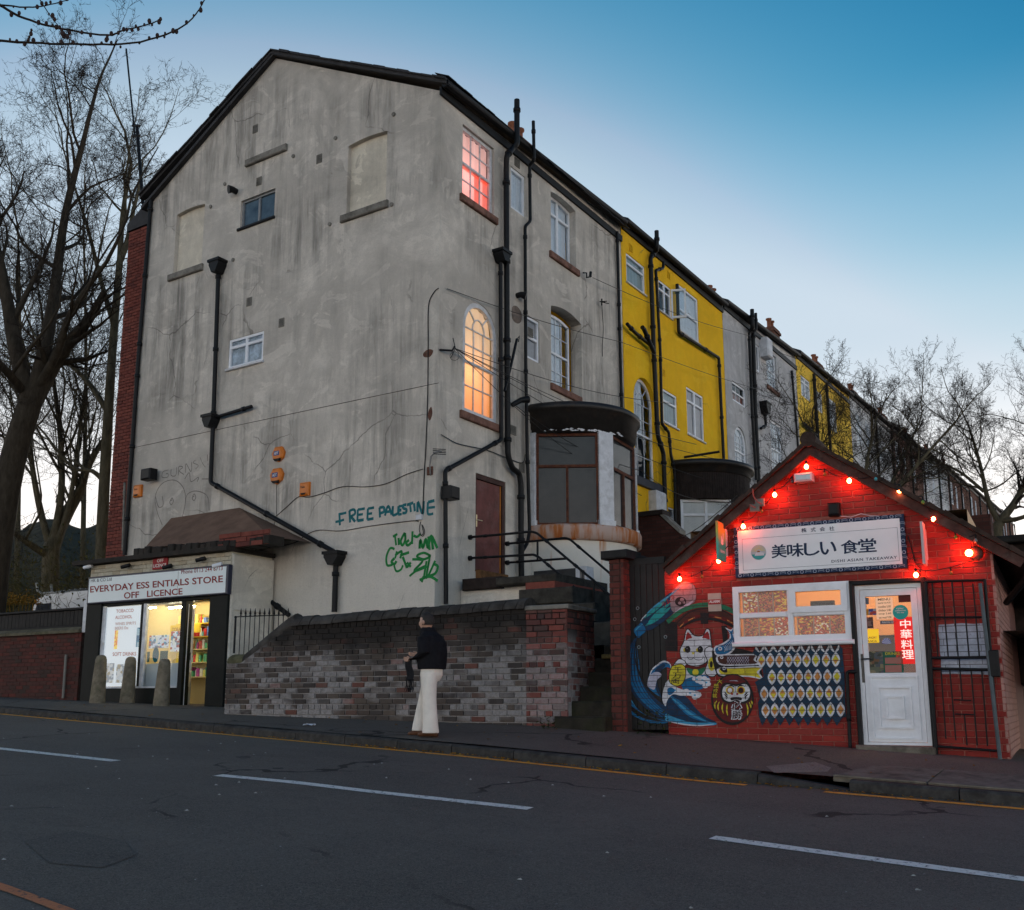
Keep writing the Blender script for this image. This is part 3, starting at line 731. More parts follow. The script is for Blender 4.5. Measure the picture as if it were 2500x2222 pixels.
# verge boards along the gable
for (xa, za, xb, zb) in ((XC + .22, 12.10, -16.15, 14.70), (-16.15, 14.70, -20.66, 12.40)):
    mb = MB(); V = []
    for dy in (.0, -.14):
        for xx, zz in ((xa, za), (xb, zb)): V += [(xx, YG + dy, zz + .0), (xx, YG + dy, zz + .075)]
    mb.add(V, [(0, 1, 3, 2), (4, 6, 7, 5), (1, 5, 7, 3), (0, 2, 6, 4), (0, 4, 5, 1), (2, 3, 7, 6)]); mb.build('verge', SLATE, H1)
    n = 16
    for i in range(n):
        t0, t1 = i / n, (i + 1) / n - .001; mb = MB(); V = []
        dz = .14 + rnd.uniform(.0, .03)
        for dy in (.1, -.19 + rnd.uniform(-.02, .02)):
            for tt in (t0, t1):
                xx = xa + (xb - xa) * tt; zz = za + (zb - za) * tt; V += [(xx, YG + dy, zz + .075), (xx, YG + dy, zz + dz - .035)]
        mb.add(V, [(0, 1, 3, 2), (4, 6, 7, 5), (1, 5, 7, 3), (0, 2, 6, 4), (0, 4, 5, 1), (2, 3, 7, 6)]); mb.build('roof_slate', SLATE, H1)
# long facade of the end house
w1 = (15.36, 16.50, 10.15, 11.74); w2 = (17.15, 17.74, 10.66, 11.65); w3 = (18.85, 20.02, 10.28, 11.86); w4 = (15.43, 16.63, 5.62, 8.04); w5 = (17.74, 18.32, 7.42, 8.40); w6 = (18.82, 20.24, 7.08, 9.08)
dr = (15.90, 16.97, 2.52, 4.48)
holes = [rect(*w1[:2], *w1[2:]), rect(*w2), seg(*w3, .06), arch(*w4, 7.42), rect(*w5), seg(*w6, .12), rect(*dr)]
mb = MB(); mb.holed(TF, [(YG, -.3), (22.42, -.3), (22.42, 12.42), (YG, 12.1)], holes, 0, .4, rev=[.1, .06, .2, .1, .06, .3, .14], skirt=False)
mb.build('facade_wall', GREY, H1)
# thin infills that carry the corner up
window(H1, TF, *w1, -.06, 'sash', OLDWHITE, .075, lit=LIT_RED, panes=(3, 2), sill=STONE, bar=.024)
wr_ = [o for o in H1.children if o.name.startswith('window')][-1]
for (x0_, x1_, z0_, z1_) in ((15.95, 16.10, 10.25, 10.90), (16.25, 16.42, 10.23, 10.92), (15.44, 16.42, 10.86, 10.95)):
    mb = MB(); mb.prism(TF, rect(x0_, x1_, z0_, z1_), -.13, -.125, front_only=True); mb.build('red_curtain', LIT_SCARLET, wr_)
window(H1, TF, *w2, -.03, 'plain', UPVC, .07, curtain=(0, 1, 0, 1, CURTAIN))
window(H1, TF, *w3, -.17, 'casement', UPVC, .065, curtain=(0, .97, 0, 1, CURTAIN), sill=STONE, seghead=.06)
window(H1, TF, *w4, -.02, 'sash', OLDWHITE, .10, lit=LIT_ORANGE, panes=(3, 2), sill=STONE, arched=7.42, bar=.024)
window(H1, TF, *w5, -.03, 'split', UPVC, .06, panes=(.52,), curtain=(0, 1, 0, 1, M('beige_curtain', (.5, .46, .46), .1, 9, .9)))
window(H1, TF, 18.86, 20.05, 7.10, 8.95, -.24, 'sash', UPVC, .06, panes=(4, 2), curtain=(0, .76, 0, 1, CURTAIN), sill=STONE, seghead=.09, bar=.014)
# door to the raised landing
mb = MB(); a0, a1, b0, b1 = dr
mb.holed(TF, rect(a0, a1, b0, b1), [rect(a0 + .05, a1 - .10, b0 + .04, b1 - .10)], -.02, .1); dfr = mb.build('door_frame', M('dark_brown_paint', (.05, .022, .018), .4, 6, .6, .3), H1)
DOORM = M('faded_maroon_door', (.13, .042, .038), .35, 3.5, .6, .3, dirt=((.22, .13, .12), .5))
mb = MB(); mb.bbox(TF, a0 + .055, a1 - .135, b0 + .06, b1 - .105, -.12, -.06, .006); door = mb.build('door', DOORM, H1)
mb = MB(); mb.box(TF, a1 - .132, a1 - .105, b0 + .05, b1 - .105, -.115, -.05); mb.build('door_edge', M('orange_bare_wood', (.42, .15, .02), .2, 6, .6), door)
mb = MB(); mb.bbox(TF, a0 + .09, a0 + .13, 3.42, 3.66, -.06, -.045, .004); mb.tube([TF.P(a0 + .11, 3.55, -.05), TF.P(a0 + .11, 3.55, -.005), TF.P(a0 + .24, 3.55, -.005)], .011, 8); mb.build('door_handle', M('brass', (.6, .5, .33), .1, 9, .3, .5, .7), door)
mb = MB(); mb.bbox(TF, a0 + .02, a1 - .06, b0 - .16, b0 + .03, -.12, .12, .02); mb.build('door_sill', M('raw_timber_sill', (.16, .08, .035), .5, 8, .85, .2, bump=.5), H1)
roof_for(H1, YG, 22.43, 12.06, 12.38, gable=True)
slates(H1, YG - .1, 22.4, 12.16).build('eaves_slate', SLATE, H1, kind='stuff')
# pipes of the end house
mb = MB()
pipe(H1, TP([(1262, 244), (1262, 352)], .27) + TP([(1252, 362), (1237, 380)], .19) + TP([(1236, 420), (1237, 612), (1238, 847), (1240, 1112), (1250, 1143), (1268, 1156), (1272, 1185), (1272, 1290), (1273, 1408)]), .062)
pipe(H1, TP([(1222, 640), (1222.5, 850), (1223.5, 1074), (1087, 1149), (1088, 1300), (1089, 1475)], .1), .042)
pipe(H1, TP([(1302, 296), (1304, 390)], .27) + TP([(1293, 404), (1294.5, 540), (1282, 553), (1283.5, 880), (1287, 1100), (1293, 1295), (1288, 1325), (1276, 1345)], .1), .038)
pipe(H1, TP([(1506.5, 566), (1512, 780), (1518, 1000)], .07), .04)
hopper(H1, TF, *T(1222, 615, .1), .3, .24)
for q in ((1085, 1210), (1086, 1200)): pass
mb = MB(); a, b = T(1092, 1203, .1); mb.bbox(TF, a - .11, a + .17, b - .13, b + .11, .04, .28, .02); mb.build('pipe_box', BLACK, H1)
for q in ((1262, 398), (1294, 812), (1253, 1051), (1273, 1142)): vent(H1, TF, *T(*q), .2, .2)
a, b = T(1262, 722); mb = MB(); mb.tube([TF.P(a, b, 0), TF.P(a, b, .1), TF.P(a + .06, b - .03, .2)], [.06, .065, .09], 12); mb.build('vent_cowl', BLACK, H1)
a, b = T(1257, 978, .12); mb = MB(); mb.tube([TF.P(a - .1, b - .12, .12), TF.P(a + .1, b + .02, .2), TF.P(a + .25, b + .06, .3)], [.05, .06, .085], 10); mb.build('pipe_branch', BLACK, H1)
mb = MB(); mb.tube([TF.P(*T(x, y, .15), .15) for x, y in ((1232, 955), (1247, 895), (1262, 828))], .03, 8); mb.tube([TF.P(*T(x, y, .15), .15) for x, y in ((1262, 828), (1268, 820), (1266, 835))], .012, 6); mb.build('loose_pipe', BLACK, H1)
PLASTER = M('exposed_plaster_scar', (.17, .135, .115), .4, 6, .95, .1, bump=.8)
def scar(px, mat=PLASTER, fr=TF, c=.004):
    mb = MB(); pts = [fr.px(x, y) for x, y in px]; mb.prism(fr, smooth_loop(pts, 3), 0, c, front_only=True); return mb.build('bare_patch', mat, H1)
scar([(1250, 750), (1262, 748), (1273, 765), (1272, 785), (1262, 790), (1250, 778)])
scar([(1034, 862), (1046, 853), (1058, 856), (1052, 870), (1040, 873), (1034, 870)], FARBRICK, GF); scar([(1046, 1005), (1053, 993), (1056, 1010), (1050, 1027), (1045, 1018)], FARBRICK, GF)
# the brick return at the far left of the gable, built of single bricks further below
# ---------------------------------------------------------------- single-brick walls
_bm = {}
def brick_mesh(fr, L, H, D, mat, e=.006):
    k = (round(L, 2), round(H, 3), D, mat.name, tuple(round(x, 3) for x in fr.n))
    if k not in _bm:
        f0 = Fr((0, 0, 0), fr.u, fr.v, fr.n); mb = MB(); mb.bbox(f0, -k[0] / 2, k[0] / 2, -H / 2, H / 2, -D, 0, e)
        mb.f.pop(0); mb.m.pop(0); mb.sm.pop(0)                  # no back face
        me = bpy.data.meshes.new('brick'); me.from_pydata(mb.v, [], mb.f); me.materials.append(mat); _bm[k] = me
    return _bm[k]
def brickwork(parent, fr, a0, a1, b0, b1, mat, mortar, H=.083, L=.235, gap=.010, D=.035, lo=None, hi=None, holes=(), limit=300, header=0, rank=None, jit=.003, ground=None, back=True, proud=0.0):
    """courses of single bricks on a recessed mortar bed; holes are (a0,a1,b0,b1)"""
    out = []; nb = int(math.ceil((b1 - b0) / H))
    for j in range(nb):
        y0 = b0 + j * H; y1 = min(y0 + H - gap, b1); bm = (y0 + y1) / 2
        if y1 - y0 < .02: continue
        xl = lo(bm) if lo else a0; xr = hi(bm) if hi else a1
        l = L / 2 if header and j % header == header - 1 else L
        x = a0 - (l / 2 if j % 2 else 0) - (L / 4 if header and j % header == 0 else 0)
        while x < xr:
            segs = [(max(x, xl), min(x + l - gap, xr))]
            for h in holes:
                if h[2] - H * .3 < bm < h[3] + H * .3:
                    ns = []
                    for s0, s1 in segs:
                        if s1 <= h[0] or s0 >= h[1]: ns.append((s0, s1)); continue
                        if s0 < h[0]: ns.append((s0, h[0]))
                        if s1 > h[1]: ns.append((h[1], s1))
                    segs = ns
            for s0, s1 in segs:
                if s1 - s0 > .03:
                    p = fr.P((s0 + s1) / 2, y1, 0)
                    if ground is None or p.z > ground(p.x, p.y) - .03: out.append((s0, s1, y0, y1))
            x += l
    def dist(b): p = fr.P((b[0] + b[1]) / 2, (b[2] + b[3]) / 2); return -(b[1] - b[0]) / p.length
    out.sort(key=rank or dist)
    base = off_of(parent)
    for s0, s1, y0, y1 in out[:limit]:
        me = brick_mesh(fr, s1 - s0, y1 - y0, D, mat)
        o = bpy.data.objects.new('brick', me); col.objects.link(o); o.parent = parent
        o.location = fr.P((s0 + s1) / 2, (y0 + y1) / 2, proud + rnd.uniform(-jit, jit)) - base
    if out[limit:]:
        mb = MB()
        for s0, s1, y0, y1 in out[limit:]:
            mb.bbox(fr, s0, s1, y0, y1, -D + proud, proud + rnd.uniform(-jit, jit), .006)
        mb.build('brick_courses', mat, parent, kind='stuff')
    return out

# the red brick return at the left end of the gable
RF = Fr((-21.32, YG + .10, 0), (1, 0, 0))
mb = MB(); mb.box(RF, 0, .90, 2.0, 11.75, -.6, -.02); mb.build('brick_return', MORTAR, H1)
brickwork(H1, RF, 0, .90, 3.4, 11.8, REDBRICK, MORTAR, jit=.004)
mb = MB(); mb.prism(RF, [(-.06, 11.8), (.93, 11.8), (.93, 12.55), (-.06, 12.0)], -.6, .03); mb.build('brick_return_cap', SLATE, H1)
pipe(H1, [GF.P(-20.3, 12.3, .06), GF.P(-20.36, 8, .06), GF.P(-20.36, 3.4, .06)], .05)
pipe(H1, [GF.P(*GF.px(309, 1180), .05), GF.P(*GF.px(304, 1345), .05)], .03, mat=GREYSTONE)
# gable drainpipe: hopper, drop, branch, diagonal, lower hopper
hopper(H1, GF, *Gp(543, 642), .32, .3)
pipe(H1, [GF.P(*Gp(x, y), .09) for x, y in ((541, 655), (530, 985), (522, 1180), (822, 1348))], .05)
pipe(H1, [GF.P(*Gp(x, y), .09) for x, y in ((622, 995), (533, 1022))], .04)
hopper(H1, GF, *Gp(527, 1018), .3, .28); hopper(H1, GF, *Gp(829, 1350), .36, .26)
pipe(H1, [GF.P(*Gp(x, y), .09) for x, y in ((828, 1372), (824, 1495))], .055)
pipe(H1, [GF.P(*Gp(x, y), .08) for x, y in ((666, 1468), (712, 1502))], .05)

# ---------------------------------------------------------------- bow windows
RUST = M('rusty_window_frame', (.14, .042, .02), .5, 12, .85, .2, bump=.5, dirt=((.24, .12, .05), .4))
CREAM = Mrender('cream_render', (.74, .70, .63), (.3, .24, .18), .35)
def rust_mat():
    t = NT('rust_stained_ledge'); p = t.pos((3, 3, .5)); k = t.ramp(t.noise(1.6, 5, .6, p), [(.45, (.47, .35, .30)), (.58, (.42, .15, .05)), (.7, (.30, .07, .02))]); t.color(k); t.bump(t.noise(30, 4), .4, .01); return t.pr(.9, .15)
RUSTLEDGE = rust_mat()
def stain_mat():
    t = NT('cream_render_with_rust_runs'); p = t.pos((1.6, 1.6, .12)); n = t.noise(1.5, 4, .6, p)
    z = t.sep(t.pos())[2]; m = t.math('MULTIPLY', t.ramp(n, [(.60, 0.), (.68, .9)]), t.ramp(t.math('DIVIDE', z, 4.), [(.42, 0.), (.8, 1.)]))
    k = t.ramp(t.noise(1.1, 6, .65), [(.3, (.62, .59, .53)), (.7, (.78, .74, .67))]); t.color(t.mix(m, k, (.45, .16, .03))); t.bump(t.noise(40, 4), .4, .01); return t.pr(.9, .15)
STAINED = stain_mat()
OBSCURE = NT('dirty_wired_glass'); OBSCURE.color(OBSCURE.ramp(OBSCURE.noise(1.3, 5, .6), [(.3, (.018, .022, .028)), (.7, (.05, .055, .06))])); OBSCURE = OBSCURE.pr(.09, .5)
def bay_pt(yb, Rr, ph, z): return Vector((XC + Rr * math.sin(R(ph)), yb - Rr * math.cos(R(ph)), z))
def bay_frame(yb, Rr, p0, p1):
    A = bay_pt(yb, Rr, p0, 0); B = bay_pt(yb, Rr, p1, 0); return Fr(A, B - A), (B - A).length
def drum(mb, yb, prof, n=40, mi=0):
    mb.lathe((XC, yb, 0), prof, n, -math.pi / 2, math.pi / 2, mi)
def bow(parent, yb, Rr, z_top, z_can, z_sill, z_lip, z_base, rusty):
    canm = M('black_tarred_canopy', (.016, .014, .013), .5, 5, .5, .4, bump=.4, dirt=((.09, .05, .03), .35))
    mb = MB()
    if rusty: drum(mb, yb, [(.02, z_top + .12), (Rr + .02, z_top), (Rr + .10, z_top - .06), (Rr + .10, z_top - .17), (Rr + .02, z_top - .2), (Rr + .02, z_top - .42), (Rr - .01, z_top - .43), (Rr - .01, z_can + .1), (Rr - .05, z_can + .09), (Rr - .05, z_can), (Rr - .3, z_can)])
    else: drum(mb, yb, [(.02, z_top + .12), (Rr, z_top + .02), (Rr + .12, z_top - .03), (Rr + .12, z_top - .16), (Rr + .02, z_top - .18), (Rr + .02, z_top - .34), (Rr, z_top - .35), (Rr - .12, z_top - .36)])
    c = mb.build('canopy', canm, parent)
    if not rusty:
        k = 72
        for i in range(k):
            p0 = 180 * i / k; f, L = bay_frame(yb, Rr - .02, p0, p0 + 180 / k)
            b = MB(); b.bbox(f, .004, L - .004, z_can, z_top - .34, -.03, rnd.uniform(-.003, .004), .006); b.build('cladding_board', TIMBER, c)
        mb = MB(); drum(mb, yb, [(Rr - .06, z_top - .3), (Rr - .06, z_can), (Rr - .3, z_can)]); mb.build('canopy_backing', TIMBER, c)
    facets = ((4, 56), (69, 122), (135, 176)) if rusty else ((6, 62), (76, 118), (130, 174))
    for p0, p1 in facets:
        f, L = bay_frame(yb, Rr - .03, p0, p1)
        if rusty:
            t = z_sill + (z_can - z_sill) * .64
            mb = MB(); mb.holed(f, rect(0, L, z_sill, z_can), [rect(.06, L - .06, z_sill + .05, t - .03), rect(.07, L - .07, t + .03, z_can - .06)], 0, .07)
            mb.bbox(f, L / 2 - .025, L / 2 + .025, z_sill + .05, t - .03, -.05, .0, .005)
            w = mb.build('window', RUST, parent)
            mb = MB(); mb.prism(f, rect(.03, L - .03, z_sill + .03, z_can - .03), -.06, -.045, front_only=True); mb.build('pane', OBSCURE, w)
            g = MB()                                     # welded wire mesh in front
            a = .0
            while a <= L:
                g.add([f.P(a, z_sill, .03), f.P(a + .0035, z_sill, .03), f.P(a + .0035, z_can, .03), f.P(a, z_can, .03)], [(0, 1, 2, 3)]); a += .034
            b = z_sill
            while b <= z_can:
                g.add([f.P(0, b, .032), f.P(L, b, .032), f.P(L, b + .0035, .032), f.P(0, b + .0035, .032)], [(0, 1, 2, 3)]); b += .034
            for x0, x1, y0, y1 in ((-.01, .04, z_sill, z_can), (L - .04, L + .01, z_sill, z_can), (0, L, z_sill, z_sill + .04), (0, L, z_can - .04, z_can)):
                pass
            g.build('wire_mesh', M('dark_wire', (.03, .03, .033), .5, 9, .7, .2), w)
        else:
            window(parent, f, 0.02, L - .02, z_sill, z_can, 0, 'casement', UPVC, .07, curtain=(0, 1, 0, 1, M('grey_blind', (.66, .64, .61), .08, 3, .9)))
        # solid core behind the windows
    posts = ((0, 4), (56, 69), (122, 135), (176, 180)) if rusty else ((0, 6), (62, 76), (118, 130), (174, 180))
    for p0, p1 in posts:
        f, L = bay_frame(yb, Rr - .02, p0, p1); mb = MB(); mb.bbox(f, -.01, L + .01, z_sill, z_can + .02, -.15, .03, .01)
        if rusty: mb.bbox(f, -.03, L + .03, z_sill - .02, z_sill + .1, -.15, .06, .01)
        mb.build('bay_post', OLDWHITE if rusty else TIMBER, parent)
    mb = MB(); drum(mb, yb, [(Rr - .12, z_sill), (Rr + .0, z_sill), (Rr + .06, z_sill - .03), (Rr + .08, z_sill - .08), (Rr + .07, z_lip), (Rr - .02, z_lip - .03)])
    mb.build('bay_ledge', RUSTLEDGE if rusty else TIMBER, parent)
    mb = MB(); drum(mb, yb, [(Rr - .04, z_lip), (Rr - .04, z_base)]); mb.build('bay_base', STAINED if rusty else GREY2, parent)
    mb = MB(); drum(mb, yb, [(Rr - .45, z_can + .1), (Rr - .45, z_sill)]); mb.build('bay_interior', DARKROOM, parent)
bow(H1, 19.495, 1.57, 6.38, 5.72, 3.72, 3.40, .8, True)
# flaking white paint under the canopy
FLAKE = M('flaking_white_paint', (.6, .6, .62), .1, 20, .8)
mb = MB()
for i in range(46):
    ph = rnd.uniform(8, 80); z = 5.735 + abs(rnd.gauss(0, .025)); c = bay_pt(19.495, 1.545, ph, z); t = Vector((math.cos(R(ph)), math.sin(R(ph)), 0)); n = Vector((math.sin(R(ph)), -math.cos(R(ph)), 0)); s = rnd.uniform(.01, .05)
    mb.add([c + t * s * 1.6 + n * .012, c + Vector((0, 0, s * .5)) + n * .012, c - t * s + n * .012, c - Vector((0, 0, s * .35)) + n * .012], [(0, 1, 2, 3)])
mb.build('paint_flake', FLAKE, H1, kind='stuff')

# ======================= yellow house
def block_wall(parent, y0, y1, za, zb, holes, mat, rev):
    mb = MB(); mb.holed(TF, [(y0, -.3), (y1, -.3), (y1, zb + .02), (y0, za + .02)], holes, 0, .4, rev=rev, skirt=False); mb.build('facade_wall', mat, parent)
    mb = MB(); mb.box(WF, -20.4, XC - .42, y0 + .02, y1 - .02, 0, min(za, zb) - .05); mb.build('house_core', mat, parent)
H2 = thing('yellow_house', 'bright yellow painted terrace house between two grey ones, black drainpipes', 'house', (-15.8, 26, .5))
yw = [px_win(((1528, 616), (1529, 686), (1573.5, 650))), px_win(((1607, 681), (1612, 758), (1637, 690))), px_win(((1656, 693), (1661, 806), (1703, 721))),
      px_win(((1618, 948), (1620, 1029), (1652, 960))), px_win(((1675, 943), (1678.5, 1058), (1716, 963)))]
y_arch = (22.98, 24.32, 5.75, 8.55); y_low = (25.0 - .15, 25.0 + .35, 4.3, 5.3)
y_low = px_win(((1631, 1237), (1632, 1290), (1646, 1240)))
holes = [rect(*w) for w in yw] + [arch(*y_arch, 7.85), rect(*y_low)]
block_wall(H2, 22.44, 29.52, 12.44, 12.55, holes, YELLOW, [.05, .05, .05, .05, .05, .16, .06])
OLDW = OLDWHITE
window(H2, TF, *yw[0], -.02, 'split', UPVC, .06, panes=(.68,), curtain=(0, 1, 0, 1, M('pale_green_blind', (.45, .52, .52), .1, 4, .9)))
window(H2, TF, *yw[1], -.02, 'casement', UPVC, .055)
a0, a1, b0, b1 = yw[1]
of = Fr(TF.P(a1, 0, 0), Vector((.9, .35, 0))); mb = MB(); mb.holed(of, rect(0, .42, b0 + .02, b1 - .02), [rect(.05, .37, b0 + .08, b1 - .08)], 0, .05); wo = mb.build('open_sash', UPVC, H2)
mb = MB(); mb.prism(of, rect(.05, .37, b0 + .08, b1 - .08), -.03, -.025, front_only=True); mb.build('pane', PANE, wo)
window(H2, TF, *yw[2], -.02, 'split', UPVC, .06, panes=(.48,), curtain=(0, 1, 0, 1, CURTAIN))
window(H2, TF, *yw[3], -.02, 'split', UPVC, .06, panes=(.66,), curtain=(0, 1, 0, 1, M('pale_green_blind', (.45, .52, .52))))
window(H2, TF, *yw[4], -.02, 'casement', UPVC, .06, curtain=(0, 1, 0, 1, M('pinkish_curtain', (.56, .5, .5), .12, 5, .9)))
window(H2, TF, *y_arch, -.13, 'sash', UPVC, .08, panes=(3, 2), arched=7.85, bar=.016, curtain=(0, .62, .42, 1, CURTAIN))
mb = MB(); mb.bbox(TF, y_arch[0] - .1, y_arch[1] + .35, y_arch[2] - .22, y_arch[2], -.1, .1, .01); mb.build('sill', M('dark_blue_sill', (.03, .035, .05), .2, 5, .6), H2)
window(H2, TF, *y_low, -.02, 'split', UPVC, .05, panes=(.5,))
for w in yw: mb = MB(); mb.bbox(TF, w[0] - .03, w[1] + .04, w[2] - .05, w[2], -.05, .05, .01); mb.build('sill', OLDWHITE, H2)
roof_for(H2, 22.44, 29.53, 12.46, 12.52)
pipe(H2, TP([(1603, 564), (1604, 608)], .27) + TP([(1600, 615), (1588, 629), (1596, 858), (1606, 1064), (1620, 1108), (1623, 1200), (1623.5, 1290)]), .062)
pipe(H2, TP([(1531, 791), (1552, 814), (1594, 848)], .14), .05); pipe(H2, TP([(1568, 799), (1572, 803), (1597, 862)], .2), .06)
pipe(H2, TP([(1620, 640), (1619, 655), (1601, 660), (1612, 858), (1616, 1035), (1633, 1056), (1638, 1112), (1647, 1152), (1649, 1300)], .1), .042)
pipe(H2, TP([(1653, 694), (1657, 812), (1755, 874), (1761, 1000), (1767, 1125)], .1), .05)
for q in ((1540, 606), (1619, 909), (1632, 672), (1634, 1210)): vent(H2, TF, *T(*q), .2, .2, YELLOW)
bow(H2, 26.87, 1.55, 6.62, 5.52, 4.0, 3.9, .8, False)
mb = MB(); a, b = T(1596, 1230); mb.bbox(TF, a - .3, a + .25, b - .35, b + .3, 0, .28, .06); mb.build('vent_box', OLDWHITE, H2)
mb = MB(); mb.tube([bay_pt(26.87, 1.3, 10, 6.75), bay_pt(26.87, 1.5, 50, 6.85)], .035, 8); mb.build('loose_pipe', BLACK, H2)

# ======================= further houses of the terrace
def pw(*a): return px_win(a)
H3 = thing('grey_house', 'cool grey terrace house right of the yellow one, thick black soil pipes', 'house', (-15.8, 33, .8))
g3 = [pw((1787, 928), (1788.5, 976), (1819, 946)), pw((1869.5, 852), (1872, 939), (1894, 868)), pw((1880, 1021), (1886, 1161), (1908, 1034)), pw((1845, 840), (1848, 905), (1853, 842))]
ga = (30.75, 32.05, 6.9, 8.95)
ga = (T(1795, 1128)[0], T(1824, 1130)[0], T(1796, 1128)[1], T(1808, 1044)[1])
gs = ga[3] - (ga[1] - ga[0]) / 2
block_wall(H3, 29.54, 37.0, 12.62, 13.08, [rect(*w) for w in g3] + [arch(*ga, gs)], GREY2, [.06, .1, .1, .05, .1])
window(H3, TF, *g3[0], -.03, 'sash', UPVC, .07, panes=(3, 1), curtain=(0, 1, 0, .45, M('dull_red_blind', (.3, .09, .06))))
for k in (1, 2): window(H3, TF, *g3[k], -.06, 'sash', UPVC, .08, panes=(3, 2), curtain=(0, 1, .1, 1, CURTAIN), sill=STONE)
window(H3, TF, *g3[3], -.03, 'plain', UPVC, .07)
window(H3, TF, *ga, -.05, 'sash', UPVC, .09, panes=(3, 2), arched=gs, curtain=(0, 1, 0, 1, CURTAIN))
roof_for(H3, 29.54, 37.01, 12.64, 13.02)
pipe(H3, TP([(1836, 756), (1837, 800)], .3) + TP([(1838, 806), (1844, 1000), (1853, 1194)]), .07); pipe(H3, TP([(1845, 765), (1846, 806)], .3) + TP([(1829, 812), (1836, 1000), (1847, 1172)]), .05)
pipe(H3, TP([(1933, 905), (1942, 1010), (1951, 1122)], .08), .045); hopper(H3, TF, *T(1866, 984, .1), .45, .4)
pipe(H3, TP([(1867, 996), (1870, 1040), (1858, 1046)], .12), .05)
mb = MB(); a, b = T(1861, 853); mb.bbox(TF, a - .25, a + .25, b - .35, b + .35, 0, .3, .04); mb.build('boiler_box', OLDWHITE, H3)
H4 = thing('far_yellow_house', 'second yellow terrace house further along, partly behind bare branches', 'house', (-15.8, 41, 1))
f4 = [pw((1954, 913), (1957, 965), (1977, 928)), pw((1993, 952), (1996, 1001), (2007, 965)), pw((2020, 967), (2026, 1046), (2041, 985)), pw((1964, 1064), (1967, 1102), (1985, 1078))]
block_wall(H4, 37.02, 44.6, 13.2, 13.45, [rect(*w) for w in f4], YELLOW2, [.06] * 4)
for w in f4: window(H4, TF, *w, -.03, 'casement', UPVC, .07, curtain=(0, 1, 0, 1, CURTAIN))
roof_for(H4, 37.02, 44.61, 13.18, 13.42)
pipe(H4, TP([(1987, 913), (1993, 1010), (1999, 1105)]), .07); pipe(H4, TP([(2018, 940), (2024, 1040), (2029, 1122)]), .06); pipe(H4, TP([(1961, 1033), (1993, 1062)]), .06)
y = 44.62; z = 13.55; k = 0
walls = [GREY3, FARBRICK, GREY3, FARBRICK, FARBRICK, FARBRICK, FARBRICK]
labs = ['pale grey terrace house half hidden behind the bare tree, beyond the second yellow one', 'first brown brick house of the terrace behind the bare tree', 'pale far terrace house between two brown brick ones', 'brown brick terrace house seen above the right slope of the takeaway roof', 'far brown brick terrace house with white windows, two from the end', 'far brown brick terrace house with white windows, last but one', 'farthest brown brick house at the end of the terrace']
chim = {'H1': None}
for wm, lab in zip(walls, labs):
    w = 7.5; h = thing('terrace_house', lab, 'house', (-15.8, y + 3.7, 1.2 + .04 * (y - 44)), 'far houses of the terrace')
    hs = []
    for (da, wa) in ((.9, .9), (2.6, .8), (4.6, 1.1)):
        for (zb, hh) in ((z - 2.0, 1.5), (z - 5.0, 1.9), (z - 8.0, 1.7)): hs.append((y + da, y + da + wa, zb, zb + hh))
    block_wall(h, y, y + w - .01, z, z + .2, [rect(*q) for q in hs], wm, [.1] * len(hs))
    for q in hs: window(h, TF, *q, -.04, 'sash', UPVC, .08, panes=(2, 1), curtain=(0, 1, 0, 1, CURTAIN))
    roof_for(h, y, y + w, z, z + .18)
    pipe(h, [TF.P(y + 4.1, z, .12), TF.P(y + 4.15, 2, .12)], .06); pipe(h, [TF.P(y + 7.3, z, .12), TF.P(y + 7.3, 2, .12)], .05)
    chimney(h, -15.85, y + 3.4, z + 5.1, z + 1.5, pots=2)
    y += w; z += .31; k += 1
chimney(H2, -15.85, 24.36, 17.3, 13.8, pots=2); chimney(H4, -15.85, 40.2, 17.6, 14.5, pots=2)
# a chimney on the grey house
chimney(H3, -15.85, 33.0, 16.2, 14.0, pots=1)
# ---------------------------------------------------------------- boundary wall, steps, railings
def YF(Y): return Fr((0, Y, 0), (1, 0, 0))
WB = Mbrick('old_boundary_brick', [(0, (.10, .075, .062)), (.25, (.05, .044, .042)), (.5, (.12, .095, .078)), (.7, (.045, .042, .044)), (.9, (.10, .08, .068)), (.95, (.16, .065, .05)), (1, (.19, .07, .052))], white=.95, soot=.95)
WM = Mbrick('old_lime_mortar', [(0, (.12, .11, .105)), (1, (.2, .19, .185))], white=1.0, soot=.9, joint=.25)
COPE = M('sooty_coping', (.045, .04, .036), .5, 6, .9, .15, bump=.8, dirt=((.11, .10, .09), .6))
wall = thing('boundary_wall', 'long sooty brick boundary wall with half-round coping and white salt bloom', 'wall', tuple(WALLF.P(-3, -.2)))
top = lambda a: 1.22 + (a + 4.82) * (1.32 - 1.22) / 4.28
def wall_lo(b):
    if b <= .62: return -6.15
    return -5.83 + (b - .66) / (1.20 - .66) * 1.0
poly = [(-6.15, -.6), (.09, -.6), (.09, 1.29), (-.54, 1.29), (-.54, 1.34), (-4.83, 1.24), (-5.85, .66), (-6.15, .64)]
mb = MB(); mb.prism(WALLF, poly, -.34, -.018); mb.build('wall_core', WM, wall)
brickwork(wall, WALLF, -6.15, -.54, -.42, 1.33, WB, WM, H=.0835, L=.236, gap=.014, lo=wall_lo, header=5, jit=.004, ground=hp)
WBR = Mbrick('redder_pier_brick', [(0, (.21, .06, .048)), (.22, (.05, .042, .042)), (.45, (.26, .075, .058)), (.62, (.06, .048, .045)), (.8, (.13, .07, .06)), (1, (.18, .05, .042))], white=.8)
brickwork(wall, WALLF.off(0, 0, .006), -.54, .09, -.42, 1.29, WBR, WM, H=.0835, L=.236, gap=.013, header=4, jit=.004, ground=hp)
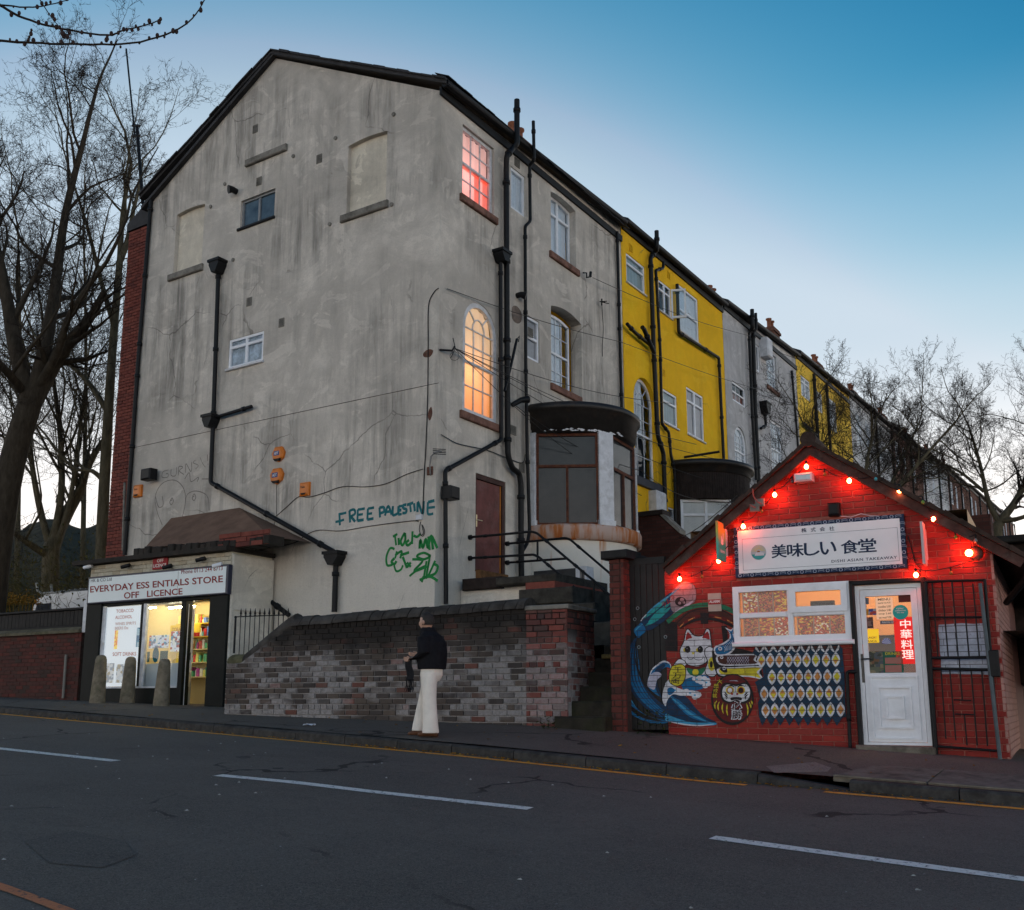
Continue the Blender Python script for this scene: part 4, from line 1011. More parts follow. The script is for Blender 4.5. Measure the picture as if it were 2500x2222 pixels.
RET = Fr(WALLF.P(.09, 0, 0), (-math.sin(_a), math.cos(_a), 0)); mb = MB(); mb.box(RET, .02, .95, -.5, 1.285, -.3, -.012); mb.build('wall_return', WM, wall)
brickwork(wall, RET, 0.01, .95, -.4, 1.29, WBR, WM, H=.0835, L=.236, gap=.011, header=4, jit=.003, ground=hp)
i = 0; a = -4.80
while a < -.58:          # half-round coping stones
    L = rnd.uniform(.2, .26); a1 = min(a + L - .012, -.56); mb = MB(); V = []; n = 11; r = .165 + rnd.uniform(-.006, .008); dz = rnd.uniform(-.008, .008)
    for aa in (a, a1):
        for k in range(n):
            t = math.pi * (k / (n - 1)); V.append(WALLF.P(aa + .03 * math.sin(t), top(aa) + dz + r * .98 * math.sin(t), -.15 + (r + .035) * math.cos(t)))
    mb.add(V, [(k, k + 1, n + k + 1, n + k) for k in range(n - 1)] + [tuple(range(n)), tuple(reversed(range(n, 2 * n)))], 0, False)
    o = mb.build('coping_stone', COPE, wall); a += L; i += 1
mb = MB(); V = []
END = M('broken_coping_end', (.3, .2, .13), .4, 9, .9, .1, bump=.8)
rp = [WALLF.P(-4.74, 1.29, -.15), WALLF.P(-4.92, 1.22, -.15), WALLF.P(-5.82, .70, -.15), WALLF.P(-5.90, .672, -.15)]
mb.tube(rp, [.165, .15, .115, .115], 12); mb.build('ramped_coping', COPE, wall)
mb = MB(); mb.tube([WALLF.P(-5.84, .685, -.15), WALLF.P(-6.12, .685, -.15), WALLF.P(-6.2, .68, -.15)], [.125, .125, .09], 12); mb.build('coping_end', M('mossy_coping', (.10, .095, .055), .4, 8, .9, .1, bump=.6), wall)
mb = MB(); mb.bbox(WALLF, -.56, .12, 1.295, 1.36, -.34, .02, .01); mb.build('pier_cap', GREYSTONE, wall)
mb = MB(); mb.bbox(RET, .02, 1.0, 1.298, 1.357, -.36, .03, .01); mb.build('pier_cap', GREYSTONE, wall)

# raised landing outside the maroon door
land = thing('door_landing', 'stone landing and top steps outside the maroon door, dark worn slabs', 'landing', (-10.2, 15.9, .9))
ST = M('worn_dark_step_stone', (.05, .045, .038), .5, 5, .9, .15, bump=.7, dirt=((.02, .02, .014), .6))
mb = MB(); mb.box(WF, XC + .01, -9.5, 15.42, 17.2, .5, 2.1); mb.build('landing_base', CREAM, land)
mb = MB(); mb.bbox(YF(15.3), XC + .12, -10.3, 2.08, 2.30, -1.6, 0, .02); mb.build('landing_slab', TIMBER, land)
mb = MB(); mb.bbox(YF(15.1), -10.28, -9.0, 2.10, 2.24, -1.9, 0, .02); mb.build('landing_slab', ST, land)
mb = MB(); mb.bbox(YF(15.0), -9.72, -8.62, 1.70, 1.98, -2.0, 0, .02); mb.build('landing_step', ST, land)
mb = MB(); mb.box(YF(15.05), -9.6, -9.0, 1.98, 2.1, -1.8, 0); mb.build('brick_infill', REDBRICK, land)
mb = MB(); mb.bbox(YF(15.0), -9.3, -8.2, 1.36, 1.68, -2.1, 0, .02); mb.build('landing_step', ST, land)
mb = MB(); mb.bbox(YF(14.95), -8.9, -7.8, .8, 1.34, -2.1, 0, .02); mb.build('landing_step', ST, land)
z3b = crop(1100, 1230, 3.028)
def railpts(F, L): return [F.P(*F.px(*z3b(x, y)), 0) for x, y in L]
rail = thing('handrail', 'black tubular handrail sloping down from the maroon door', 'handrail', (-10, 16, 1.4))
RA, RB = YF(15.7), YF(17.0)
for nm, F, L in (('top_rail', RA, [(175, 245), (600, 206), (640, 218), (855, 400), (1060, 570), (1190, 690)]), ('lower_rail', RA, [(175, 400), (615, 376), (655, 396), (860, 570), (1060, 745)]), ('top_rail', RB, [(425, 295), (850, 253), (885, 265), (1190, 525)]), ('lower_rail', RB, [(425, 435), (860, 405)])):
    pipe(rail, railpts(F, L), .024, name=nm, n=8)
for F, L in ((RA, [(1058, 560), (1066, 990)]), (RB, [(643, 275), (643, 420)])):
    mb = MB(); mb.tube(railpts(F, L), .022, 8); mb.build('rail_post', BLACK, rail)
for F, (x, y) in ((RA, (175, 245)), (RA, (175, 400)), (RB, (425, 295)), (RB, (425, 435))):
    p = railpts(F, [(x, y)])[0]; mb = MB(); mb.tube([Vector((XC - .01, p.y, p.z)), Vector((XC + .05, p.y, p.z))], .05, 10); mb.tube([Vector((XC + .02, p.y, p.z)), p], .024, 8); mb.build('rail_flange', BLACK, rail)
# cased unit under the rails
F = YF(17.35); ac = thing('extractor_unit', 'dark boxed extractor unit with white edge and wire grille below the handrail', 'extractor', tuple(F.P(-9.4, 1.7)))
a0, b1 = F.px(*z3b(612, 500)); a1, b0 = F.px(*z3b(925, 660)); mb = MB(); mb.bbox(F, a0, a1, b0 - .2, b1, -.45, 0, .015); mb.build('casing', M('dark_grey_metal', (.03, .032, .035), .3, 6, .5, .4), ac)
a2, _ = F.px(*z3b(1005, 500)); mb = MB(); mb.holed(F, rect(a1 + .01, a2, b0 - .35, b1 + .02), [rect(a1 + .10, a2 - .04, b0 - .28, b1 - .05)], .01, .3); mb.build('white_frame', OLDWHITE, ac)
mb = MB(); mb.box(F, a1 + .05, a2 - .02, b0 - .3, b1 - .03, -.3, -.1); mb.build('fan_housing', M('blue_black_plastic', (.02, .035, .05)), ac)
mb = MB()
for k in range(7): y = b0 - .28 + (b1 - b0 + .2) * k / 6; mb.tube([F.P(a1 + .08, y, -.02), F.P(a2 - .02, y, -.02)], .006, 5)
for k in range(4): x = a1 + .1 + (a2 - a1 - .14) * k / 3; mb.tube([F.P(x, b0 - .3, -.015), F.P(x, b1 - .03, -.015)], .006, 5)
mb.build('grille', GREYSTONE, ac)
mb = MB(); mb.bbox(F, *(F.px(*z3b(1010, 650))[0], F.px(*z3b(1110, 650))[0]), F.px(*z3b(1010, 655))[1], F.px(*z3b(1010, 645))[1], -.3, .06, .005); a, b = F.px(*z3b(1065, 680)); mb.bbox(F, a - .1, a + .1, b - .08, b + .08, -.02, .03, .01); mb.build('vent_plate', GREYSTONE, ac)

# street steps between the wall and the brick gate pier
steps = thing('stone_steps', 'dark worn stone steps between the boundary wall and a brick gate pier', 'steps', (-6.8, 12.4, -.35))
STEPM = M('damp_step_stone', (.028, .024, .018), .5, 5, .85, .2, bump=.7, dirt=((.03, .035, .012), .5))
for k in range(7):
    z1 = -.17 + .205 * k; y = 11.98 + .29 * k; j = rnd.uniform(-.02, .02)
    mb = MB(); mb.bbox(YF(y), -7.2 + .0 * k + j, -6.42, z1 - .24, z1, -.36, 0, .025); mb.build('step', STEPM, steps)
mb = MB(); mb.bbox(YF(13.1), -7.05, -6.42, .64, .70, -.06, .02, .01); mb.build('step_nosing', M('yellowish_step_edge', (.17, .13, .05), .4, 9, .9), steps)
mb = MB(); mb.bbox(YF(14.1), -7.3, -6.3, 1.0, 1.5, -.4, 0, .02); mb.build('step', STEPM, steps)
# gate pier and side wall
pier = thing('gate_pier', 'tall slim brick gate pier with dark stone cap beside the steps', 'pier', (-6.31, 12.3, -.37))
PB = Mbrick('brown_pier_brick', [(0, (.13, .035, .028)), (.3, (.05, .03, .026)), (.6, (.17, .042, .032)), (1, (.08, .035, .03))])
F = YF(12.2); mb = MB(); mb.box(F, -6.425, -6.215, -.6, 1.93, -.24, -.012); mb.build('pier_core', MORTAR, pier)
brickwork(pier, F, -6.43, -6.21, -.45, 1.93, PB, MORTAR, H=.083, L=.222, gap=.011, header=2, jit=.004, ground=hp)
SIDE = Fr((-6.21, 12.2, 0), (0, 1, 0)); mb = MB(); mb.box(SIDE, 0.02, 3.2, -.6, 1.9, -.22, -.012); mb.build('side_wall', MORTAR, pier)
brickwork(pier, SIDE, .0, 3.2, .9, 1.92, PB, MORTAR, H=.083, L=.235, gap=.011, jit=.004)
mb = MB(); mb.bbox(F, -6.52, -6.12, 1.935, 2.05, -.36, .08, .015); mb.bbox(SIDE, .2, 3.2, 1.93, 2.03, -.3, .05, .015); mb.build('pier_cap', M('black_stone_cap', (.02, .019, .019), .4, 6, .8, .25, bump=.5), pier)
# timber gate, painted with the start of the mural
gate = thing('timber_gate', 'black boarded gate between brick pier and takeaway, painted with a blue wave', 'gate', tuple(TAF.P(-.28, -.4)))
a = -.515; GB = M('black_gate_paint', (.012, .011, .011), .4, 9, .55, .3, bump=.3)
while a < -.02:
    mb = MB(); mb.bbox(TAF, a, a + .082, -.34, 1.86, -.05, -.006 + rnd.uniform(-.001, .001), .004); mb.build('gate_board', GB, gate); a += .0865
mb = MB(); mb.box(TAF, -.53, .0, 1.86, 1.95, -.09, .0); mb.box(TAF, -.545, -.52, -.36, 1.95, -.09, .004); mb.build('gate_frame', GB, gate)
for q in ((1557, 1485), (1550, 1512), (1625, 1555), (1560, 1580)):
    a_, b_ = TAF.px(*q); mb = MB(); mb.tube([TAF.P(a_ + .02 * math.cos(t * .6), b_ + .02 * math.sin(t * .6), .004) for t in range(12)], .004, 5); mb.build('painted_bubble', M('pale_bubble_paint', (.25, .33, .35)), gate)
# dividing wall between the yards further back
dv = thing('yard_wall', 'dark brick yard wall with sloping top below the yellow house', 'wall', (-9, 22.4, 1))
F = YF(22.3); z7c = crop(1480, 1100, 4.867); q = lambda x, y: F.px(*z7c(x, y))
mb = MB(); t1 = q(380, 775); t2 = q(640, 765); t3 = q(880, 985); t4 = q(960, 1050); t5 = q(1250, 1060)
DVB = far_brick('damp_dark_brick', (.085, .033, .026), (.035, .025, .022))
mb.prism(F, [(XC + .02, .5), (-3, .5), (-3, t5[1]), t4, t3, (t2[0] - .05, t2[1]), (XC + .02, t2[1])], -.3, 0); mb.build('wall_core', DVB, dv)
mb = MB(); mb.bbox(F, XC + .02, t2[0] + .1, t2[1], t2[1] + .12, -.4, .08, .01); mb.build('wall_cap', TIMBER, dv)
mb = MB(); d0, d1 = Vector((*t2, 0)), Vector((*t3, 0)); mb.prism(F, [t2, t3, (t3[0], t3[1] + .1), (t2[0], t2[1] + .1)], -.32, .03); mb.build('sloped_coping', GREYSTONE, dv)
# railing behind the wall, with spear heads
rl = thing('spear_railing', 'black iron railing with spear heads behind the low end of the wall', 'railing', tuple(WALLF.P(-5.6, .65, -.3)))
RLF = WALLF.off(0, 0, -.26); z1c = crop(500, 1440, 5.677); q = lambda x, y: RLF.px(*z1c(x, y))
tr = [q(430, 376), q(1160, 346)]
mb = MB(); mb.tube([RLF.P(*p) for p in tr], .009, 6); mb.build('top_bar', BLACK, rl)
mb = MB(); a_, b_ = q(428, 380); a2_, b2_ = q(408, 880); mb.tube([RLF.P(a_, b_ - 0.0), RLF.P(a_, b2_)], .018, 8); mb.ball(RLF.P(a_, b_), .024, 6); mb.build('end_post', BLACK, rl)
for k in range(11):
    x = 503 + 65.5 * k; a_, b_ = q(x, 290); bot = max(.62, .70 + (a_ + 5.85) * .56 + .05); mb = MB()
    mb.tube([RLF.P(a_, b_ - .06), RLF.P(a_, bot - .15)], .0075, 6); mb.tube([RLF.P(a_, b_ - .075), RLF.P(a_, b_ - .05), RLF.P(a_, b_ + .045)], [.006, .02, .002], 6); mb.tube([RLF.P(a_ - .018, b_ - .078), RLF.P(a_ + .018, b_ - .078)], .008, 5); mb.build('bar', BLACK, rl)
mb = MB(); mb.box(RLF, -6.1, -4.6, -.2, .60, -.25, -.02); mb.build('plinth', GREYSTONE, rl)
# ---------------------------------------------------------------- corner shop
shop = thing('corner_shop', 'small flat-roofed corner shop with lit window and white sign against the gable', 'shop', tuple(SF.P(-2.1, -.05)))
SHOPDARK = M('dark_green_black_paint', (.008, .010, .009), .3, 5, .6, .15)
CREAMBRICK = M('cream_painted_brick', (.50, .45, .34), .2, 4, .9, .15, bump=.5, dirt=((.2, .15, .08), .6))
WHITEWALL = Mrender('flaky_white_wall', (.76, .71, .62), (.3, .26, .2), .4)
# front: pilasters, stall riser, header
def sbox(nm, a0, a1, b0, b1, c0, c1, m, e=.01):
    mb = MB(); mb.bbox(SF, a0, a1, b0, b1, c0, c1, e); return mb.build(nm, m, shop)
sbox('pilaster', -4.20, -3.72, -.3, 2.12, -.3, .06, SHOPDARK); sbox('pilaster', -.51, -.02, -.3, 2.12, -.3, .06, SHOPDARK)
sbox('stall_riser', -3.72, -1.30, -.3, .33, -.25, .0, SHOPDARK); sbox('transom', -3.72, -.51, 2.02, 2.12, -.25, .02, SHOPDARK)
sbox('mullion', -2.53, -2.45, .33, 2.02, -.1, .02, SHOPDARK); sbox('door_post', -1.33, -1.20, -.2, 2.02, -.15, .03, SHOPDARK)
sbox('threshold', -1.2, -.51, -.2, -.055, -.3, .05, CONCRETE)
mb = MB(); mb.box(SF, -4.22, -.02, 2.12, 2.93, -1.1, .0); mb.build('front_wall', CREAMBRICK, shop)
# whitewashed bricks of the parapet strip
CB = Mbrick('whitewashed_brick', [(0, (.46, .42, .33)), (.5, (.56, .52, .42)), (1, (.40, .34, .24))])
brickwork(shop, SF, -4.2, -.02, 2.68, 2.94, CB, MORTAR, H=.083, L=.235, gap=.008, D=.02, jit=.002, proud=.02)
SW = Fr(SF.P(-.01, 0, 0), (-math.sin(_b), math.cos(_b), 0))
mb = MB(); mb.bbox(SW, -.0, 1.17, -.4, 2.90, -.25, .02, .03); mb.build('side_wall', WHITEWALL, shop)
mb = MB(); mb.bbox(SW, .06, .92, 1.78, 1.83, -.1, .05, .02); mb.bbox(SW, .55, .6, .2, 1.8, -.1, .026, .004); mb.build('side_ledge', WHITEWALL, shop)
mb = MB(); mb.box(SF, -4.22, -4.1, -.3, 2.9, -1.1, -.3); mb.build('side_wall', CREAMBRICK, shop)
sbox('corner_post', -4.36, -4.22, 1.5, 2.2, -.2, .02, OLDWHITE)
# flat roof edge and the brown rendered hip against the gable
FELT = M('torn_roofing_felt', (.022, .019, .016), .5, 6, .8, .25, bump=.8, dirt=((.06, .04, .03), .5))
mb = MB(); mb.box(SF, -4.6, .02, 2.94, 3.03, -1.15, .2); mb.build('roof_edge', FELT, shop)
z2c = crop(200, 1220, 3.93); HF = SF.off(0, 0, -.12)
eL, eR = HF.px(*z2c(600, 465)), HF.px(*z2c(1800, 350)); rL, rR = GF.px(*z2c(860, 178)), GF.px(*z2c(1515, 78))
EL, ER = HF.P(*eL), HF.P(*eR); RL, RR = GF.P(rL[0], rL[1], .01), GF.P(rR[0], rR[1], .01)
GL, GR = Vector((EL.x - .15, YG - .01, EL.z)), Vector((ER.x + .1, YG - .01, ER.z))
BROWN = M('brown_roof_render', (.17, .105, .075), .2, 3, .92, .1, bump=.5, dirt=((.09, .06, .045), .4))
mb = MB(); mb.add([EL, ER, RR, RL, GL, GR], [(0, 1, 2, 3), (4, 0, 3), (1, 5, 2)]); mb.build('hipped_roof', BROWN, shop)
mb = MB(); dl, dr = HF.px(*z2c(530, 500)), HF.px(*z2c(1840, 360)); n = 22
for k in range(n):        # crumbling dark eaves, stone by stone
    t0, t1 = k / n, (k + 1) / n; a0 = dl[0] + (dr[0] - dl[0]) * t0; a1 = dl[0] + (dr[0] - dl[0]) * t1; b = dl[1] + (dr[1] - dl[1]) * t0
    mb = MB(); mb.bbox(HF, a0, a1 - .01, b - .14 + rnd.uniform(-.02, .01), b + rnd.uniform(.0, .07), -.3, .1 + rnd.uniform(-.03, .03), .02); mb.build('eaves_stone', FELT, shop)
q0, q1 = HF.px(*z2c(1345, 480)), HF.px(*z2c(1830, 480)); brickwork(shop, HF.off(0, 0, .11), q0[0], q1[0], q0[1], q0[1] + .3, REDBRICK, MORTAR, H=.1, L=.3, jit=.02)
# lit interior
ROOMW = M('shop_room_cream', (.72, .58, .28), .06, 3, .8)
mb = MB(); x0, x1, y0, y1, c0, c1 = -3.72, -.5, -.06, 2.2, -1.12, -.12
V = [SF.P(a, b, c) for a in (x0, x1) for b in (y0, y1) for c in (c0, c1)]
mb.add(V, [(0, 1, 3, 2), (4, 6, 7, 5), (0, 4, 5, 1), (2, 3, 7, 6), (0, 2, 6, 4)]); mb.build('shop_room', ROOMW, shop)
TUBE = Memit('fluorescent_tube', (1.0, .88, .62), 70.0)
mb = MB(); mb.tube([SF.P(-2.2, 1.96, -.42), SF.P(-1.45, 1.96, -.42)], .016, 8); lt = mb.build('light_tube', TUBE, shop)
mb = MB(); mb.box(SF, -2.25, -1.4, 1.98, 2.02, -.48, -.36); mb.build('tube_batten', ROOMW, lt)
mb = MB(); mb.tube([SF.P(-1.15, 2.02, -.6), SF.P(-.6, 2.02, -.6)], .014, 8); mb.build('light_tube', TUBE, shop)
mb = MB(); mb.tube([SF.P(-3.5, 2.0, -.5), SF.P(-2.7, 2.0, -.5)], .014, 8); mb.build('light_tube', TUBE, shop)
SHELF = M('yellow_shop_fitting', (.75, .52, .03), .1, 4, .6)
for b in (.55, .85, 1.12, 1.38, 1.66):
    mb = MB(); mb.box(SF, -2.42, -.52, b - .02, b, -1.1, -.82); mb.build('shelf', SHELF if b > 1.3 else ROOMW, shop)
mb = MB(); mb.box(SF, -2.42, -1.55, 1.45, 1.62, -.72, -.68); mb.build('tobacco_board', SHELF, shop)
mb = MB(); add_text(mb, SF, 'TOBACCO', -2.36, -1.9, 1.49, 1.57, -.675); mb.build('board_lettering', M('dull_red_letter', (.3, .1, .02)), shop)
mb = MB(); mb.box(SF, -2.44, -1.35, .34, .80, -.1, -.08); mb.build('window_sheet', M('white_window_vinyl', (.62, .66, .68), .06, 3, .7), shop)
cols = [(.7, .1, .06), (.75, .55, .05), (.08, .35, .18), (.1, .2, .55), (.8, .75, .65), (.6, .25, .05), (.35, .05, .25), (.85, .8, .2), (.05, .4, .45), (.55, .03, .03)]
PM = [M('packet_%s' % n, c, .15, 20, .45, .4) for n, c in zip(('red', 'gold', 'green', 'blue', 'cream', 'orange', 'purple', 'lemon', 'teal', 'crimson'), cols)]
for b in (.55, .85, 1.12, 1.38, 1.66):
    a = -2.4
    while a < -.58:
        w = rnd.uniform(.05, .1); h = rnd.uniform(.13, .24) * (.9 if b < 1.6 else .8); mb = MB()
        if rnd.random() < .4:
            p = SF.P(a + w / 2, b, -.92); r = w * .38; mb.lathe(p, [(r, 0), (r, h * .6), (r * .4, h * .8), (r * .4, h), (.001, h)], 10)
        else: mb.bbox(SF, a, a + w * .92, b, b + h, -1.05, -.86, .006)
        mb.build('shop_packet', rnd.choice(PM), shop); a += w + .004
mb = MB(); mb.bbox(SF, -1.0, -.55, -.05, .62, -.72, -.45, .01); mb.build('counter', M('yellow_counter', (.72, .55, .06), .15, 3, .6), shop)
# glazing with its printed sheets
mb = MB(); mb.prism(SF, rect(-3.70, -2.54, .34, 2.02), -.03, -.024, front_only=True); mb.build('shop_window', PANE, shop)
mb = MB(); mb.prism(SF, rect(-2.44, -1.34, .34, 2.02), -.03, -.024, front_only=True); mb.build('shop_window', PANE, shop)
VIN = NT('backlit_window_film'); VIN.color((.6, .62, .62)); VIN.b.inputs['Emission Color'].default_value = (.85, .88, .9, 1); VIN.b.inputs['Emission Strength'].default_value = .38; VIN = VIN.pr(.6, .3)
mb = MB(); mb.prism(SF, rect(-3.69, -2.55, .35, 2.01), -.05, -.04, front_only=True); film = mb.build('window_film', VIN, shop)
mb = MB(); mb.box(SF, -3.73, -3.66, .33, 2.03, -.05, .015); mb.box(SF, -2.45, -2.36, .33, 2.03, -.05, .015); mb.box(SF, -3.7, -1.34, .31, .345, -.05, .03); mb.build('window_frame', OLDWHITE, shop)
z6c = crop(200, 1300, 3.95); S6 = lambda x, y, c=0: SF.px(*z6c(x, y), c)
REDT = Mflat('faded_red_letters', (.42, .05, .05)); FADE = Mflat('pale_red_letters', (.52, .28, .26))
def squad(x0, y0, x1, y1, h0, h1=None, c=0): h1 = h1 or h0; return [S6(x0, y0, c), S6(x1, y1, c), S6(x1, y1 - h1, c), S6(x0, y0 - h0, c)]
mb = MB()
for s_, q_, m_ in (('TOBACCO', (318, 775, 485, 765, 32), 0), ('ALCOHOL', (308, 835, 472, 826, 32), 0), ('SOFT DRINKS', (283, 1192, 510, 1187, 36), 0), ('WINES SPIRITS', (308, 895, 508, 886, 28), 1), ('BEERS Etc', (305, 938, 435, 932, 28), 1)):
    add_text(mb, SF, s_, 0, 0, 0, 0, -.034, m_, .012, quad=squad(*q_))
mb.build('window_lettering', [REDT, FADE], film)
def sheet(nm, x0, y0, x1, y1, m, parent, c=-.036):
    mb = MB(); a0, b0 = S6(x0, y1); a1, b1 = S6(x1, y0); mb.prism(SF, rect(a0, a1, b0, b1), c - .004, c, front_only=True); return mb.build(nm, m, parent)
def poster(name, cs, sc=18.0, em=0.0):
    t = NT(name); v = t.new('TexVoronoi'); v.inputs['Scale'].default_value = sc; v.distance = 'CHEBYCHEV'; v.inputs['Randomness'].default_value = .75; t.link(t.pos((1, 1, 1.4)), v.inputs['Vector'])
    sp = t.sep(v.outputs['Color']); k = t.ramp(sp[0], [(i / len(cs), c) for i, c in enumerate(cs)], 'CONSTANT'); t.color(k)
    if em: t.link(k, t.b.inputs['Emission Color']); t.b.inputs['Emission Strength'].default_value = em  # print glows by itself, standing in for room light behind it
    return t.pr(.5, .3)
CAN = poster('orange_can_print', [(.7, .45, .02), (.65, .2, .02), (.8, .6, .1)], 26, .5)
sheet('can_picture', 292, 942, 336, 1125, CAN, film); sheet('blue_poster', 505, 915, 572, 1105, poster('blue_poster_print', [(.02, .14, .26), (.03, .22, .33), (.3, .45, .5)], 7, .3), film)
BPR = poster('bottle_picture_print', [(.55, .58, .6), (.6, .6, .58), (.25, .3, .35), (.62, .62, .6), (.35, .3, .2)], 13, .25)
sheet('bottle_picture', 215, 1260, 300, 1450, BPR, film); sheet('bottle_picture', 310, 1270, 410, 1450, BPR, film)
PST = poster('notice_print', [(.7, .7, .68), (.2, .25, .3), (.65, .66, .7), (.4, .1, .08), (.72, .7, .6), (.1, .3, .4)], 16, .3)
w2 = [o for o in shop.children if o.name.startswith('shop_window')][-1]
for nm, r_ in (('notice', (630, 985, 830, 1120)), ('notice', (835, 950, 935, 1150))): sheet(nm, *r_, PST, w2)
TEAL = Mflat('teal_sticker', (.015, .19, .24)); GRN = Mflat('dark_green_notice', (.01, .13, .11))
sheet('dark_notice', 612, 1150, 645, 1250, GRN, w2, -.03); sheet('dark_notice', 738, 1140, 820, 1235, GRN, w2, -.03)
mb = MB(); c_ = S6(700, 1180); mb.prism(SF, [(c_[0] + .095 * math.cos(t * .3), c_[1] + .155 * math.sin(t * .3)) for t in range(21)], -.034, -.03, front_only=True); mb.build('round_sticker', TEAL, w2)
# open door leaf, inside right
df = Fr(SF.P(-1.19, 0, -.05), (-.62, .78, 0)); mb = MB(); mb.holed(df, rect(0, .55, -.05, 1.96), [rect(.06, .49, .62, 1.9)], 0, .04); dl_ = mb.build('shop_door', OLDWHITE, shop)
mb = MB(); mb.tube([df.P(.08, .85, .02), df.P(.08, .85, .06), df.P(.08, 1.0, .06), df.P(.08, 1.0, .02)], .008, 6); mb.build('door_handle', GREYSTONE, dl_)

# fascia sign
sg = thing('shop_fascia_sign', 'long pale shop sign reading EVERYDAY ESSENTIALS STORE OFF LICENCE in red', 'sign', tuple(SF.P(-2.2, 2.1, .1)))
t = NT('pale_blue_sign_face'); t.color(t.ramp(t.noise(1.5, 4), [(.3, (.60, .70, .72)), (.7, (.68, .76, .78))])); SIGNF = t.pr(.3, .45)
SA0, SA1 = SF.px(*z2c(42, 1000), .13)[0], SF.px(*z2c(1392, 900), .13)[0]; SB0, SB1 = SF.px(*z2c(700, 955), .13)[1], SF.px(*z2c(700, 685), .13)[1]
mb = MB(); mb.bbox(SF, SA0, SA1, SB0, SB1, .02, .13, .012); mb.build('sign_frame', M('blue_black_frame', (.02, .025, .05), .2, 5, .4, .4), sg)
mb = MB(); mb.box(SF, SA0 + .05, SA1 - .05, SB0 + .03, SB1 - .04, .10, .135); pf = mb.build('sign_face', SIGNF, sg)
def s2(x, y): return SF.px(*z2c(x, y), .14)
mb = MB()
for s_, (xa, ya, xb, yb, ha, hb), b_ in (('EVERYDAY ESS ENTIALS STORE', (78, 893, 1352, 792, 62, 66), .018), ('OFF   LICENCE', (402, 952, 965, 910, 62, 62), .018), ('Phone 0113 244 6713', (952, 714, 1350, 676, 40, 40), .006)):
    mb = MB(); add_text(mb, SF, s_, 0, 0, 0, 0, .139, 0, b_, quad=[s2(xa, ya), s2(xb, yb), s2(xb, yb - hb), s2(xa, ya - ha)]); mb.build('lettering', Mflat('dark_red_sign_letters', (.25, .025, .025)), pf)
mb = MB(); add_text(mb, SF, 'HK & CO Ltd', 0, 0, 0, 0, .139, 0, .004, quad=[s2(85, 795), s2(285, 777), s2(285, 745), s2(85, 762)]); mb.build('small_lettering', Mflat('worn_dark_letters', (.10, .10, .11)), pf)
mb = MB(); a_, _ = s2(917, 800); mb.box(SF, a_, a_ + .006, SB0 + .04, SB1 - .05, .136, .138); mb.build('panel_joint', GREYSTONE, pf)
# small OFF LICENCE plate
ol = thing('off_licence_plate', 'small red OFF LICENCE plate above the shop sign', 'sign', tuple(SF.P(-2.2, 2.71, .03)))
q = [s2(640, 668), s2(780, 655)]; mb = MB(); mb.bbox(SF, q[0][0], q[1][0], q[0][1] + .0, q[0][1] + .25, .025, .05, .004); mb.build('plate', Mflat('red_plate', (.30, .012, .018)), ol)
mb = MB(); add_text(mb, SF, 'OFF', q[0][0] + .13, q[1][0] - .11, q[0][1] + .14, q[0][1] + .21, .053, 0, .02); add_text(mb, SF, 'LICENCE', q[0][0] + .03, q[1][0] - .02, q[0][1] + .04, q[0][1] + .11, .053, 0, .02); mb.build('lettering', Mflat('white_letters', (.7, .66, .64)), ol)
# cameras and lamps over the sign
def camera_unit(x, y, lab, white, nm='security_camera'):
    a_, b_ = SF.px(*z2c(x, y), .1); t_ = thing(nm, lab, 'camera', tuple(SF.P(a_, b_, .02)))
    mb = MB(); mb.tube([SF.P(a_, b_ + .03, .0), SF.P(a_, b_ + .03, .1)], .018, 8); mb.build('bracket', BLACK, t_)
    mb = MB(); mb.tube([SF.P(a_ - .09, b_ - .02, .16), SF.P(a_ + .09, b_ + .02, .10)], [.04, .045], 10); mb.build('camera_body', UPVC if white else BLACK, t_)
camera_unit(70, 645, 'white and black security camera at the left end of the shop roof', True); camera_unit(430, 640, 'black security camera above the left half of the shop sign', False)
camera_unit(1150, 575, 'black security camera under the shop roof edge right of the red plate', False); camera_unit(1310, 630, 'white camera at the upper right corner of the shop sign', True)
camera_unit(830, 645, 'small black dome camera just right of the red plate', False)
# bollards
for i, (bx, by, ty, lab) in enumerate(((237, 1717, 1602, 'leftmost stone bollard before the shop window'), (310, 1717, 1606, 'middle stone bollard in front of the shop window'), (393, 1724, 1611, 'stone bollard nearest the open shop door'))):
    p = ground_at(hp, bx, by); d = p.dot(Vector((-_sy, _cy, 0))); h = (by - ty) / FP * d / _c * .985
    mb = MB(); n = 12; lean = Vector((.06, 0, 0)) * (1 if i < 3 else 0)
    prof = [(.155, -.1), (.15, .0), (.148, .04), (.118, h * .72), (.108, h * .9), (.09, h * .96), (.055, h * .99), (.001, h)]
    mb.lathe(p, prof, 16); mb.v = [(x + (z - p.z) * .035, y, z) for x, y, z in mb.v]
    mb.build('bollard', M('weathered_bollard_stone', (.20, .17, .125), .35, 9, .9, .15, bump=.7, dirt=((.08, .08, .04), .6)), label=lab, cat='bollard', loc=tuple(p), group='bollards in front of the shop')

